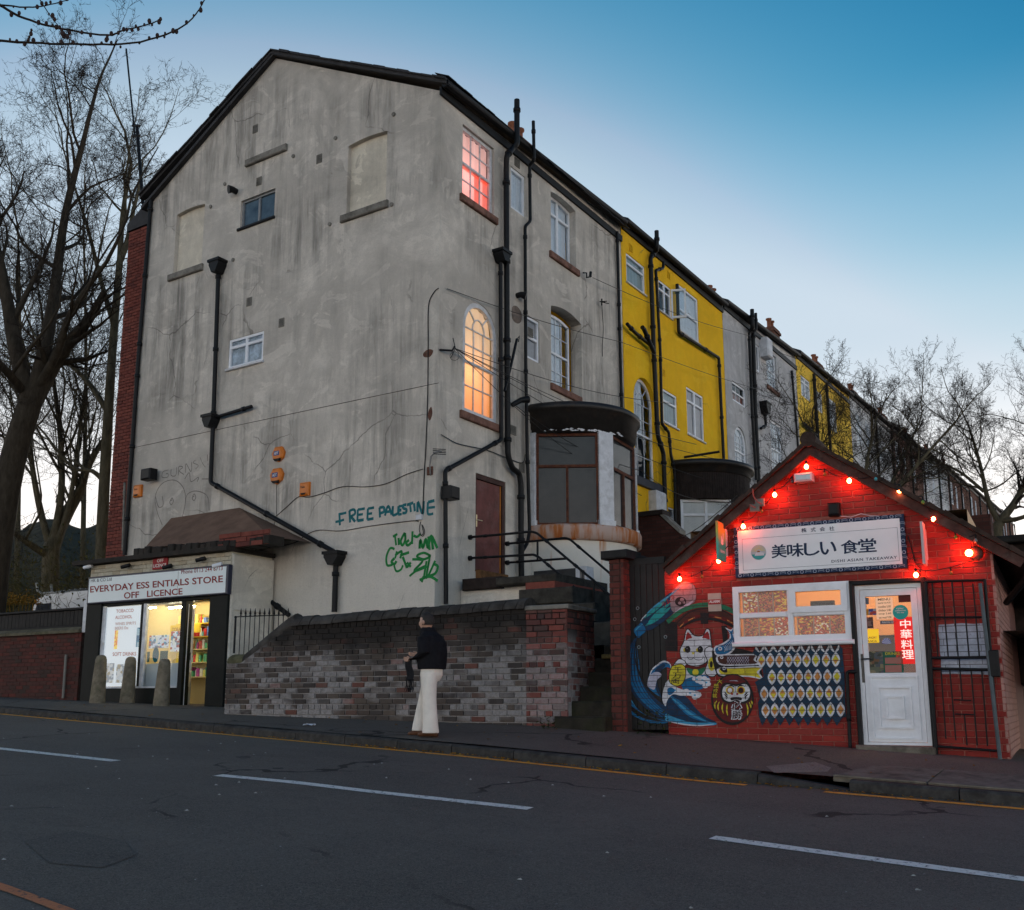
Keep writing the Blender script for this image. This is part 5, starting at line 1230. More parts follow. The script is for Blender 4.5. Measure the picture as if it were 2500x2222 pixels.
# left boundary: brick wall with boarded fence on top
lw = thing('roadside_wall', 'dark brick roadside wall with stone coping left of the shop', 'wall', tuple(SF.P(-6.5, .1)))
LB = Mbrick('dark_roadside_brick', [(0, (.10, .03, .025)), (.4, (.06, .035, .03)), (.7, (.13, .035, .028)), (1, (.045, .035, .03))])
mb = MB(); mb.box(SF, -16, -4.38, -.4, 1.52, -.35, -.012); mb.build('wall_core', MORTAR, lw)
brickwork(lw, SF, -9.2, -4.38, -.1, 1.50, LB, MORTAR, H=.083, L=.236, gap=.01, jit=.004, ground=hp)
a = -16.0
while a < -4.4:
    mb = MB(); L = rnd.uniform(.8, 1.1); mb.prism(Fr(SF.P(a, 0, 0), SF.n, (0, 0, 1), -SF.u), [(-.4, 1.5), (.08, 1.5), (.08, 1.56), (-.02, 1.63), (-.3, 1.63), (-.4, 1.56)], -min(L - .01, -4.38 - a), 0); mb.build('coping_stone', M('mossy_stone_coping', (.13, .115, .08), .4, 5, .9, .1, bump=.6, dirt=((.04, .045, .015), .6)), lw); a += L
fn = thing('boarded_fence', 'black boarded fence standing on the roadside wall left of the shop', 'fence', tuple(SF.P(-6.5, 1.63, -.2)))
a = -13.0; FB = M('black_fence_board', (.013, .012, .012), .5, 8, .7, .25, bump=.4)
while a < -4.4:
    mb = MB(); mb.bbox(SF, a, a + .125, 1.70, 2.02 + rnd.uniform(-.006, .006), -.24, -.2 + rnd.uniform(-.003, .003), .006); mb.build('fence_board', FB, fn); a += .13
mb = MB(); mb.bbox(SF, -13, -4.36, 2.025, 2.075, -.28, -.14, .01); mb.bbox(SF, -13, -4.36, 1.635, 1.70, -.26, -.19, .01); mb.build('fence_rail', FB, fn)
zl = crop(0, 1350, 4.227); mb = MB(); p0 = SF.px(*zl(682, 1050), .05); p1 = SF.px(*zl(650, 1500), .05); mb.tube([SF.P(p0[0], p0[1], .05), SF.P(p1[0], p1[1], .05)], .028, 8)
mb.build('wall_conduit', M('pale_conduit', (.2, .19, .17)), lw)
# ---------------------------------------------------------------- red takeaway
ta = thing('takeaway', 'small red painted brick takeaway with mural, string lights and white door', 'takeaway', tuple(TAF.P(2, -.45)))
TAW, APX, APZ, EZ = 4.0, 2.02, 3.12, 1.74
def ta_lo(b): return 0.0 if b <= EZ else (b - EZ) / (APZ - EZ) * APX
def ta_hi(b): return TAW if b <= EZ else TAW - (b - EZ) / (APZ - EZ) * (TAW - APX)
WIN = (.93, 2.385, .765, 1.48); DOOR = (2.44, 3.20, -.48, 1.415)
REDP = Mbrick('red_painted_brick', [(0, (.32, .027, .02)), (.3, (.21, .022, .018)), (.55, (.36, .036, .026)), (.8, (.25, .03, .025)), (1, (.30, .045, .034))], rough=.6)
REDM = M('pinkish_red_joint', (.30, .11, .085), .4, 14, .9, .15)
TH, TB0 = .0745, -.82
mb = MB(); mb.holed(TAF, [(0, -.9), (TAW, -.9), (TAW, EZ), (APX, APZ), (0, EZ)], [rect(*WIN), rect(DOOR[0] - .05, DOOR[1] + .02, DOOR[2], DOOR[3] + .03)], -.008, .25); mb.build('front_wall', REDM, ta)
brickwork(ta, TAF, 0, TAW, TB0, APZ, REDP, REDM, H=TH, L=.262, gap=.008, D=.03, lo=ta_lo, hi=ta_hi, holes=[WIN, (DOOR[0] - .05, DOOR[1] + .02, DOOR[2] - .1, DOOR[3] + .03), (.98, 3.07, 1.6, 2.25)], jit=.0012, ground=hp)
# pink side wall running back on the right, plain walls left and behind
TS = Fr(TAF.P(TAW, 0, 0), (-math.sin(_a), math.cos(_a), 0))
PINKB = Mbrick('pink_painted_brick', [(0, (.44, .24, .20)), (.5, (.50, .27, .23)), (1, (.40, .22, .19))], rough=.75)
mb = MB(); mb.box(TS, .06, 6, -1, EZ - .02, -.2, -.01); mb.build('side_wall', M('dull_pink_joint', (.26, .13, .11), .3, 14), ta)
brickwork(ta, TS, .0, 3.0, TB0, 1.70, PINKB, REDM, H=TH, L=.262, gap=.007, D=.03, jit=.0012, ground=lambda x, y: hp(x, 12.4) - .1)
mb = MB(); mb.box(TAF, .0, .2, -1, EZ, -6, -.26); mb.box(TAF, .2, TAW - .2, -1, APZ - 1.4, -6, -5.8); mb.build('rear_walls', MORTAR, ta)
# roof: two slabs, barge boards, tiles at the verge
TILE = M('mossy_roof_tile', (.05, .032, .026), .5, 8, .9, .15, bump=.8)
BARGE = M('old_barge_board', (.07, .028, .022), .5, 9, .7, .25, bump=.5, dirt=((.16, .13, .11), .4))
for sgn, (ax, bz), (ex, ez) in ((-1, (APX, APZ + .10), (.05, EZ + .02)), (1, (APX, APZ + .10), (TAW + .34, EZ - .13))):
    d = Vector((ex - ax, ez - bz)).normalized(); nn = Vector((-d.y, d.x)) * (-1 if sgn < 0 else 1)
    if nn.y < 0: nn = -nn
    mb = MB(); mb.prism(TAF, [(ax, bz), (ex, ez), (ex + nn.x * .05, ez + nn.y * .05), (ax + nn.x * .05 * 0, bz + .06)], -6, .18); mb.build('roof_slope', TILE, ta)
    mb = MB(); w = .115; mb.prism(TAF, [(ax, bz - .005), (ex, ez - .005), (ex - nn.x * w, ez - nn.y * w), (ax, bz - w * 1.2)], .10, .145); mb.build('barge_board', BARGE, ta)
    mb = MB(); mb.prism(TAF, [(ax, bz - .005), (ex, ez - .005), (ex - nn.x * .03, ez - nn.y * .03), (ax, bz - .035)], .0, .10); mb.build('soffit', BARGE, ta)
    L = math.hypot(ex - ax, ez - bz); n = int(L / .2)
    for k in range(n):       # verge tiles, each with its own lip
        t0, t1 = k / n, (k + 1) / n; p = (ax + (ex - ax) * t0, bz + (ez - bz) * t0); q = (ax + (ex - ax) * t1, bz + (ez - bz) * t1); h = .035 + rnd.uniform(0, .012)
        mb = MB(); mb.prism(TAF, [p, (q[0] - d.x * .008, q[1] - d.y * .008), (q[0] + nn.x * h, q[1] + nn.y * h), (p[0] + nn.x * (h + .02), p[1] + nn.y * (h + .02))], -.25, .2 + rnd.uniform(-.01, .012)); mb.build('verge_tile', TILE, ta)
mb = MB(); mb.tube([TAF.P(APX, APZ + .16, .2), TAF.P(APX, APZ + .16, -6)], .10, 12); mb.build('ridge_tile', TILE, ta)
GT = TAF.P(TAW + .38, EZ - .16, .1); GB_ = TAF.P(TAW + .38, EZ - .16, -6)
mb = MB(); mb.tube([GT, GB_], .06, 10); mb.tube([TAF.P(TAW + .36, EZ - .12, -.2), TAF.P(TAW + .30, EZ - .3, -.5), TAF.P(TAW + .05, EZ - .5, -1.2)], .04, 8); mb.build('gutter', BLACK, ta)
# interior
WARM = M('warm_takeaway_wall', (.75, .48, .28), .06, 2, .8)
mb = MB(); x0, x1, y0, y1, c0, c1 = .3, 3.75, -.48, 2.3, -2.2, -.26
V = [TAF.P(a, b, c) for a in (x0, x1) for b in (y0, y1) for c in (c0, c1)]
mb.add(V, [(0, 1, 3, 2), (4, 6, 7, 5), (0, 4, 5, 1), (2, 3, 7, 6), (0, 2, 6, 4)]); mb.build('takeaway_room', WARM, ta)
LAMP = Memit('warm_ceiling_lamp', (1.0, .60, .28), 60.0)
mb = MB(); mb.lathe(TAF.P(1.7, 2.14, -1.0), [(.001, 0), (.12, .02), (.16, .08), (.16, .12)], 16); mb.build('ceiling_lamp', LAMP, ta)
mb = MB(); mb.lathe(TAF.P(2.9, 2.14, -.9), [(.001, 0), (.12, .02), (.16, .08), (.16, .12)], 16); mb.build('ceiling_lamp', LAMP, ta)
mb = MB(); mb.bbox(TAF, .9, 3.4, -.48, .55, -1.7, -1.3, .02); mb.build('counter', M('counter_orange_wood', (.3, .12, .04), .3, 4, .5), ta)
# white window
w = window(ta, TAF, *WIN, .035, 'plain', UPVC, .075, back=WARM)
for o in list(w.children): bpy.data.objects.remove(o)
mid_a, mid_b = 1.655, 1.105
mb = MB(); mb.bbox(TAF, mid_a - .035, mid_a + .035, WIN[2] + .07, WIN[3] - .07, -.04, .034, .012); mb.build('mullion', UPVC, w)
mb = MB(); mb.bbox(TAF, WIN[0] + .07, mid_a - .035, mid_b - .035, mid_b + .035, -.04, .033, .012); mb.bbox(TAF, mid_a + .035, WIN[1] - .07, mid_b - .035, mid_b + .035, -.04, .033, .012); mb.build('transom', UPVC, w)
mb = MB(); mb.holed(TAF, rect(mid_a + .0, WIN[1] - .03, mid_b + .01, WIN[3] - .03), [rect(mid_a + .075, WIN[1] - .105, mid_b + .085, WIN[3] - .105)], .055, .05); mb.build('opening_sash', UPVC, w)
mb = MB(); mb.bbox(TAF, WIN[0] - .02, WIN[1] + .03, WIN[2] - .055, WIN[2], -.03, .09, .015); mb.build('sill', UPVC, w)
mb = MB(); mb.prism(TAF, rect(WIN[0] + .05, WIN[1] - .05, WIN[2] + .05, WIN[3] - .05), -.02, -.015, front_only=True); mb.build('pane', PANE, w)
MENU = [poster('menu_print_%s' % n, cs, sc, .55) for n, cs, sc in (('red', [(.30, .03, .015), (.22, .02, .01), (.42, .22, .03), (.12, .02, .01), (.35, .06, .02), (.5, .42, .3)], 46), ('dark', [(.10, .02, .012), (.26, .03, .015), (.30, .16, .03), (.06, .015, .01), (.4, .08, .03)], 58), ('gold', [(.45, .28, .03), (.3, .04, .015), (.2, .02, .01), (.42, .1, .02), (.1, .03, .01)], 40))]
WPOST = M('menu_board_edge', (.5, .4, .33))
def menu(a0, a1, b0, b1, k):
    n = 3; W_ = (a1 - a0) / n
    for i in range(n):
        mb = MB(); mb.box(TAF, a0 + W_ * i + .008, a0 + W_ * (i + 1) - .006, b0, b1, -.08, -.07); p_ = mb.build('menu_board', MENU[(k + i) % 3], w)
        mb = MB(); mb.box(TAF, a0 + W_ * i - .004, a0 + W_ * i + .007, b0, b1, -.085, -.066); mb.build('board_edge', WPOST, p_) if False else mb.build('board_edge', WPOST, w)
menu(1.035, mid_a - .04, mid_b + .03, WIN[3] - .07, 0); menu(1.035, mid_a - .04, WIN[2] + .07, mid_b - .03, 1); menu(mid_a + .06, WIN[1] - .075, WIN[2] + .07, mid_b - .03, 2)
mb = MB(); mb.bbox(TAF, mid_a + .16, WIN[1] - .28, mid_b + .07, mid_b + .19, -.5, -.4, .01); mb.build('dark_screen', DARKROOM, w)
# door
mb = MB(); a0, a1, b0, b1 = DOOR
mb.holed(TAF, rect(a0, a1, b0, b1), [rect(a0 + .05, a1 - .05, b0 + .03, b1 - .05)], .0, .09); dfr = mb.build('door_frame', UPVC, ta)
gl = (a0 + .115, a1 - .125, .36, b1 - .135)
mb = MB(); mb.holed(TAF, rect(a0 + .055, a1 - .055, b0 + .035, b1 - .055), [rect(*gl)], -.012, .06); dr_ = mb.build('door', UPVC, ta)
mb = MB(); mb.prism(TAF, rect(gl[0] - .01, gl[1] + .01, gl[2] - .01, gl[3] + .01), -.05, -.045, front_only=True); mb.build('pane', PANE, dr_)
zd = crop(2060, 1400, 3.95); D = lambda x, y, c=-.04: TAF.px(*zd(x, y), c)
cxp, czp = (a0 + a1) / 2, -.045
for (hw, hh, cc) in ((.27, .37, .004), (.19, .245, .012), (.105, .135, .018)):
    mb = MB(); mb.holed(TAF, rect(cxp - hw, cxp + hw, czp - hh, czp + hh), [rect(cxp - hw + .022, cxp + hw - .022, czp - hh + .022, czp + hh - .022)], cc, .03); mb.build('door_moulding', UPVC, dr_)
mb = MB(); mb.bbox(TAF, cxp - .10, cxp + .10, czp - .13, czp + .13, -.02, .006, .01); mb.build('door_panel', UPVC, dr_)
p = D(180, 915, .0); mb = MB(); mb.bbox(TAF, p[0] - .012, p[0] + .018, p[1] - .17, p[1] + .17, -.012, .004, .004); mb.tube([TAF.P(p[0] + .003, p[1] + .11, .0), TAF.P(p[0] + .003, p[1] + .11, .04), TAF.P(p[0] + .12, p[1] + .11, .04)], .009, 8); mb.build('door_handle', M('black_door_handle', (.02, .02, .022), .1, 5, .3, .5), dr_)
def dsheet(nm, x0, y0, x1, y1, m, txt=None, tm=None, c=-.036):
    A, B = D(x0, y1), D(x1, y0); mb = MB(); mb.prism(TAF, rect(A[0], B[0], A[1], B[1]), c - .003, c, front_only=True); o = mb.build(nm, m, dr_)
    if txt:
        mb = MB(); H_ = (B[1] - A[1]) / len(txt)
        for i, s_ in enumerate(txt):
            if s_: add_text(mb, TAF, s_, A[0] + (B[0] - A[0]) * .14, B[0] - (B[0] - A[0]) * .14, B[1] - H_ * (i + .82), B[1] - H_ * (i + .18), c + .002, 0, .01)
        mb.build('small_print', tm, o, kind='stuff')
WHT = Mflat('white_letters', (.7, .66, .64))
RB_ = NT('backlit_red_banner'); RB_.color((.55, .01, .01)); RB_.b.inputs['Emission Color'].default_value = (.8, .015, .01, 1); RB_.b.inputs['Emission Strength'].default_value = .55; RB_ = RB_.pr(.5, .3)
PAPER = NT('backlit_paper'); PAPER.color((.6, .42, .3)); PAPER.b.inputs['Emission Color'].default_value = (.9, .5, .28, 1); PAPER.b.inputs['Emission Strength'].default_value = .45; PAPER = PAPER.pr(.7, .2)
dsheet('red_banner', 508, 415, 705, 875, RB_); 
mb = MB()
for s_, (x0, y0, x1, y1) in (('中', (548, 445, 642, 530)), ('華', (552, 540, 652, 630)), ('料', (558, 640, 662, 728)), ('理', (566, 738, 672, 825))):
    A, B = D(x0, y1), D(x1, y0); add_text(mb, TAF, s_, A[0], B[0], A[1], B[1], -.033, 0, .035)
mb.build('banner_lettering', Memit('backlit_white_letters', (1, .75, .65), .75, (.6, .5, .5)), dr_)
dsheet('menu_sheet', 318, 230, 470, 445, PAPER, ['MENU', 'special rice 4.50', 'noodles 5.00', 'chicken 5.80', 'soup 2.60', 'set meal 9.90'], M('brown_print', (.16, .08, .05)))
dsheet('maroon_notice', 530, 172, 640, 280, Mflat('maroon_notice', (.10, .012, .01))); dsheet('blue_notice', 170, 235, 240, 300, Mflat('slate_notice', (.10, .14, .18)))
dsheet('card_sticker', 178, 345, 236, 405, Mflat('amber_sticker', (.5, .25, .02))); dsheet('card_sticker', 240, 340, 320, 403, poster('card_logo_print', [(.05, .07, .25), (.4, .05, .04), (.3, .3, .32)], 24))
dsheet('dark_notice', 205, 420, 280, 530, poster('dark_card_print', [(.06, .03, .03), (.12, .05, .04), (.2, .12, .1)], 24)); dsheet('grey_strip', 352, 452, 506, 492, Mflat('grey_strip', (.14, .15, .17)), ['Read the sign'], WHT)
YS = NT('backlit_yellow_card'); YS.color((.75, .5, .02)); YS.b.inputs['Emission Color'].default_value = (.95, .55, .02, 1); YS.b.inputs['Emission Strength'].default_value = .5; YS = YS.pr(.5, .3)
dsheet('yellow_card', 195, 535, 335, 672, YS, ['', '', 'HUNGRY', 'PANDA'], M('brown_print', (.16, .08, .05)))
dsheet('menu_leaflet', 225, 750, 395, 968, poster('dish_photo_print', [(.03, .035, .025), (.08, .09, .06), (.12, .06, .03), (.05, .06, .07), (.16, .14, .08)], 20, .12)); dsheet('menu_leaflet', 388, 750, 565, 966, Mflat('green_leaflet', (.015, .12, .075)), ['DRINKS', '', '', '', ''], Mflat('yellow_letters', (.6, .5, .04)))
dsheet('leaflet_picture', 400, 810, 552, 872, Mflat('dusty_pink', (.36, .15, .12)), None, None, -.033); dsheet('leaflet_picture', 402, 884, 556, 955, Mflat('dusty_pink', (.36, .15, .12)), None, None, -.033)
cc = D(548, 375); mb = MB(); mb.prism(TAF, [(cc[0] + .088 * math.cos(t * .25), cc[1] + .088 * math.sin(t * .25)) for t in range(25)], -.033, -.03, front_only=True); st = mb.build('round_sticker', Mflat('turquoise_sticker', (.02, .38, .34)), dr_)
mb = MB()
for s_, k in (('rider', .045), ('collection', .02), ('this way', -.008)): add_text(mb, TAF, s_, cc[0] - (.06 if k == .02 else .042), cc[0] + (.06 if k == .02 else .042), cc[1] + k - .008, cc[1] + k + .012, -.028, 0, .015)
mb.build('sticker_lettering', WHT, st)
A, B = D(142, 795, -.01), D(183, 683, -.01); mb = MB(); mb.box(TAF, A[0], B[0], A[1], B[1], -.012, -.009); ps = mb.build('push_sticker', Mflat('orange_red_sticker', (.45, .06, .03)), dr_)
mb = MB()
for i, s_ in enumerate('PUSH'): h_ = (B[1] - A[1]) / 4.6; add_text(mb, TAF, s_, A[0] + .008, B[0] - .008, B[1] - h_ * (i + 1.1), B[1] - h_ * (i + .35), -.006, 0, .02)
mb.build('push_lettering', WHT, ps, kind='stuff')
fan = D(415, 675); mb = MB()
for k in range(16): t0, t1 = math.pi * k / 16, math.pi * (k + 1) / 16; mb.prism(TAF, [(fan[0], fan[1] - .01), (fan[0] + .055 * math.cos(t0), fan[1] + .065 * math.sin(t0)), (fan[0] + .055 * math.cos(t1), fan[1] + .065 * math.sin(t1))], -.034, -.031, k % 2, front_only=True)
mb.build('paper_fan', [Mflat('fan_white', (.6, .6, .7)), Mflat('fan_blue', (.06, .07, .3))], dr_)
mb = MB(); mb.bbox(TAF, a0 - .06, a1 + .04, -.75, -.485, -.3, .22, .02); mb.v = [(x, y, z + .008 * math.sin(x * 31 + y * 17)) for x, y, z in mb.v]; mb.build('door_step', CONCRETE, ta)
mb = MB(); mb.bbox(TAF, a0 - .055, a0 - .004, -.6, b1 + .06, -.03, .07, .01); mb.bbox(TAF, a0 - .055, a1 + .03, b1 + .004, b1 + .055, -.03, .07, .01); mb.bbox(TAF, a1 + .004, a1 + .055, -.6, b1 + .06, -.03, .07, .01); mb.build('steel_surround', BLACK, ta)
mb = MB(); pp = [TAF.P(*TAF.px(x, y, .06), .06) for x, y in ((2092, 1640), (2068, 1640), (2070, 1700), (2076, 1832))]; pipe(ta, pp, .022, name='waste_pipe')

# mural -------------------------------------------------------------------------------------------
def paint(name, c, c2=None):
    t = NT('mural_' + name); p = t.pos(); z = t.sep(p)[2]
    k = t.ramp(t.noise(7, 6, .65, p, .5), [(.3, tuple(x * .7 for x in c)), (.7, c2 or tuple(min(1, x * 1.2) for x in c))])
    zz = t.math('DIVIDE', t.math('SUBTRACT', z, TB0 - 20 * TH), TH); f = t.math('FRACT', zz); sx_ = t.sep(p); al = t.math('DIVIDE', t.math('ADD', t.math('MULTIPLY', t.math('ADD', sx_[0], 5.71), math.cos(_a)), t.math('MULTIPLY', t.math('SUBTRACT', sx_[1], 12.41), math.sin(_a))), .262)
    odd = t.math('MULTIPLY', t.math('MODULO', t.math('FLOOR', zz), 2.), .5); fa = t.math('FRACT', t.math('ADD', al, odd)); j = t.math('MAXIMUM', t.math('GREATER_THAN', f, .89), t.math('GREATER_THAN', fa, .975))
    k = t.mix(t.ramp(t.noise(31, 6, .8, p, .5), [(.52, 0.), (.68, .4)]), k, (.08, .03, .028)); t.color(t.mix(t.math('MULTIPLY', j, .8), k, (.03, .018, .018))); t.bump(t.math('SUBTRACT', t.math('MULTIPLY', t.noise(60, 3, .6, p), .25), j), .5, .01); return t.pr(.65, .25)
PC = ['black', 'white', 'deepblue', 'blue', 'lightblue', 'teal', 'navy', 'red', 'darkred', 'yellow', 'green', 'brown', 'grey', 'orange', 'lilac']
PV = dict(black=(.012, .011, .012), white=(.62, .62, .66), deepblue=(.006, .035, .085), blue=(.006, .13, .30), lightblue=(.05, .30, .50), teal=(.015, .30, .30), navy=(.008, .035, .07), red=(.32, .02, .02), darkred=(.12, .010, .010), yellow=(.60, .50, .03), green=(.015, .16, .08), brown=(.07, .02, .014), grey=(.24, .21, .23), orange=(.55, .23, .06), lilac=(.42, .42, .52))
PMATS = [paint(k, PV[k]) for k in PC]; PI = {k: i for i, k in enumerate(PC)}
mm = crop(1500, 1380, 4.326); md = crop(1820, 1560, 6.057); lay = [0]
mural = MB()
def mp(x, y, f=mm): return TAF.px(*f(x, y), .004)
def blob(c, pts, k=5, f=mm, outline=None, ow=10, sm=True):
    lay[0] += 1; cc = .0035 + lay[0] * .00006
    P = [mp(x, y, f) for x, y in (smooth_loop(pts, k) if sm else pts)]
    mural.prism(TAF, P, 0, cc, PI[c], front_only=True)
    if outline: stroke(outline, pts + [pts[0]], ow, f)
def stroke(c, pts, w, f=mm, taper=False, sm=True):
    lay[0] += 1; cc = .0035 + lay[0] * .00006; P = [mp(x, y, f) for x, y in (smooth_loop(pts, 5, False) if sm else pts)]
    s_ = (mp(w, 0, f)[0] - mp(0, 0, f)[0]); add_ribbon(mural, TAF, P, abs(s_), cc, PI[c], taper)
def ell(c, x, y, rx, ry, f=mm, n=24, rot=0.0):
    blob(c, [(x + rx * math.cos(t) * math.cos(rot) - ry * math.sin(t) * math.sin(rot), y + rx * math.cos(t) * math.sin(rot) + ry * math.sin(t) * math.cos(rot)) for t in (2 * math.pi * i / n for i in range(n))], 1, f, sm=False)
def mtext(s_, x0, y0, x1, y1, c, b=.02, f=mm, quad=None):
    lay[0] += 1; q_ = quad or [(x0, y1), (x1, y1), (x1, y0), (x0, y0)]
    add_text(mural, TAF, s_, 0, 0, 0, 0, .0035 + lay[0] * .00006, PI[c], b, quad=[mp(x, y, f) for x, y in q_])
# sea: a generic swell in blues with foam
blob('black', [(540, 590), (665, 600), (668, 910), (535, 905)], sm=False)
blob('teal', [(128, 865), (95, 950), (92, 1120), (132, 1230), (145, 1050)])
blob('deepblue', [(235, 760), (150, 880), (132, 1060), (150, 1260), (250, 1430), (400, 1565), (560, 1645), (560, 1500), (430, 1390), (300, 1230), (235, 1060), (210, 900)])
for dx, wd in ((0, 26), (34, 18), (66, 22), (96, 14)): stroke('blue', [(185 + dx * .5, 860), (160 + dx, 1020), (178 + dx, 1220), (270 + dx, 1390), (400 + dx, 1520), (530, 1620 - dx)], wd, taper=True)
stroke('black', [(205, 880), (235, 1060), (310, 1240), (440, 1400), (560, 1500)], 22, taper=True)
blob('blue', [(68, 1340), (110, 1308), (150, 1370), (220, 1490), (350, 1590), (560, 1650), (500, 1672), (350, 1655), (180, 1575), (90, 1450)])
stroke('lightblue', [(78, 1345), (112, 1318), (150, 1385), (230, 1505)], 14, taper=True); stroke('black', [(110, 1400), (180, 1510), (320, 1600), (520, 1652)], 40, taper=True)
blob('deepblue', [(540, 1320), (650, 1330), (770, 1400), (860, 1510), (960, 1600), (1070, 1655), (1040, 1684), (800, 1684), (640, 1625), (542, 1560)])
for k, (dy, cl) in enumerate(((0, 'blue'), (40, 'lightblue'), (85, 'blue'), (120, 'deepblue'))): stroke(cl, [(580 + dy * .3, 1370 + dy * .5), (680, 1440 + dy * .6), (790, 1540 + dy * .6), (930, 1630 + dy * .25), (1040, 1668)], 30 - k * 3, taper=True)
blob('lightblue', [(545, 1570), (640, 1610), (820, 1660), (1060, 1664), (1050, 1690), (820, 1692), (600, 1660), (540, 1640)])
stroke('white', [(545, 1642), (700, 1676), (900, 1694), (1052, 1676)], 12, taper=True)
blob('blue', [(350, 1265), (380, 1130), (450, 1060), (520, 1018), (585, 1040), (602, 1090), (545, 1078), (480, 1130), (445, 1250), (490, 1380), (420, 1350)])
blob('deepblue', [(430, 1110), (500, 1050), (540, 1060), (480, 1130), (450, 1240), (500, 1400), (450, 1340), (420, 1230)])
blob('lilac', [(348, 1270), (362, 1185), (410, 1135), (470, 1130), (498, 1165), (450, 1215), (425, 1310), (380, 1300)])
stroke('white', [(352, 1260), (390, 1120), (455, 1055), (525, 1016), (588, 1046), (596, 1110)], 16, taper=True)
blob('blue', [(720, 1220), (860, 1150), (990, 1175), (1005, 1240), (940, 1300), (820, 1330), (725, 1310)])
blob('white', [(505, 1400), (545, 1255), (640, 1285), (740, 1318), (830, 1325), (910, 1345), (900, 1395), (860, 1408), (800, 1378), (700, 1378), (620, 1365), (560, 1425), (540, 1490)])
for x, y in ((850, 1200), (900, 1190), (950, 1195), (985, 1215), (960, 1250), (915, 1235), (880, 1220), (990, 1255), (960, 1275), (760, 1330), (820, 1345), (860, 1360), (890, 1370), (850, 1395)): ell('white', x, y, 30, 24)
for x, y in ((870, 1205), (930, 1215), (970, 1240), (800, 1350), (850, 1372), (640, 1320), (590, 1300)): ell('lightblue', x, y, 13, 9)
blob('blue', [(560, 1310), (600, 1290), (640, 1320), (610, 1360), (570, 1370)])
# bottle
blob('deepblue', [(275, 600), (320, 530), (450, 410), (620, 280), (700, 400), (620, 510), (450, 645), (340, 695)])
blob('grey', [(600, 300), (700, 195), (770, 175), (840, 215), (862, 290), (850, 380), (780, 430), (660, 500), (600, 460)])
for pts in ([(310, 560), (430, 460), (560, 350)], [(330, 640), (450, 560), (600, 440)], [(360, 600), (470, 500), (590, 400)]): stroke('teal', pts, 42, taper=True)
stroke('lightblue', [(300, 560), (420, 440), (600, 310), (720, 210)], 16, taper=True); stroke('lilac', [(560, 590), (660, 500), (760, 430), (840, 370)], 34, taper=True)
blob('blue', [(205, 690), (245, 640), (290, 610), (330, 690), (290, 735), (250, 765)]); stroke('lightblue', [(215, 700), (260, 650), (300, 625)], 12); stroke('white', [(280, 590), (300, 560), (340, 520)], 9)
ell('black', 700, 385, 60, 50); ell('grey', 715, 365, 22, 20); ell('grey', 690, 400, 17, 16); ell('grey', 735, 395, 14, 14)
mtext('ラムネ', 0, 0, 0, 0, 'red', .03, quad=[(520, 455), (650, 350), (620, 300), (495, 405)])
# arch over the cat
stroke('green', [(560, 600), (700, 490), (850, 432), (1000, 418), (1130, 436), (1262, 492)], 44); stroke('brown', [(660, 620), (800, 520), (950, 488), (1110, 505), (1265, 590)], 70)
stroke('black', [(650, 620), (790, 500), (950, 458), (1120, 472), (1266, 545)], 12); stroke('black', [(690, 660), (820, 590), (960, 565), (1110, 585), (1262, 650)], 26); stroke('darkred', [(700, 640), (820, 560), (960, 530), (1110, 548), (1262, 610)], 26)
for q_ in ([(690, 655), (735, 610)], [(780, 585), (850, 550)], [(1060, 545), (1130, 560)], [(1190, 580), (1250, 612)]): stroke('orange', q_, 9, sm=False)
blob('black', [(905, 500), (1000, 500), (990, 620), (915, 620)], sm=False); blob('black', [(1130, 640), (1190, 640), (1200, 800), (1150, 830)], sm=False)
# beckoning cat figure
blob('white', [(540, 1260), (600, 1180), (700, 1100), (760, 1060), (960, 1060), (1090, 1100), (1060, 1170), (960, 1160), (860, 1170), (740, 1210), (640, 1290)])
blob('white', [(698, 960), (694, 890), (735, 800), (755, 700), (785, 676), (845, 742), (935, 740), (970, 676), (1008, 690), (1022, 800), (1030, 880), (1005, 970), (960, 1035), (880, 1062), (800, 1060), (730, 1020)], outline='black', ow=9)
blob('red', [(752, 790), (775, 705), (822, 765), (790, 775)], 3); blob('red', [(928, 762), (985, 700), (1008, 780), (960, 772)], 3)
blob('white', [(962, 880), (1010, 858), (1062, 900), (1085, 970), (1095, 1100), (1060, 1172), (985, 1165), (958, 1110), (985, 1020), (955, 940)], outline='black', ow=8)
ell('yellow', 1030, 1045, 40, 72); ell('black', 1024, 1048, 16, 36)
blob('white', [(632, 1045), (680, 992), (742, 1010), (765, 1062), (735, 1095), (640, 1092)], outline='black', ow=7)
for x in (775, 908): ell('yellow', x - (18 if x < 800 else 16), 896, 30, 24); ell('black', x, 890, 30, 36); ell('grey', x - 6, 880, 6, 6)
blob('yellow', [(818, 922), (848, 922), (833, 946)], 3); stroke('black', [(770, 965), (790, 992), (825, 990), (835, 975), (850, 990), (890, 1002), (930, 990), (938, 962)], 5)
blob('darkred', [(755, 1052), (860, 1072), (965, 1048), (955, 1085), (860, 1100), (765, 1090)]); blob('green', [(765, 1085), (860, 1102), (957, 1082), (930, 1150), (850, 1172), (790, 1145)]); ell('yellow', 858, 1130, 33, 34)
blob('yellow', [(610, 1065), (700, 1045), (750, 1080), (752, 1180), (715, 1255), (650, 1275), (585, 1235), (582, 1140)], outline='black', ow=7)
mtext('千', 625, 1075, 720, 1130, 'black', .03); mtext('万', 615, 1135, 710, 1195, 'black', .03); mtext('両', 600, 1200, 690, 1255, 'black', .03)
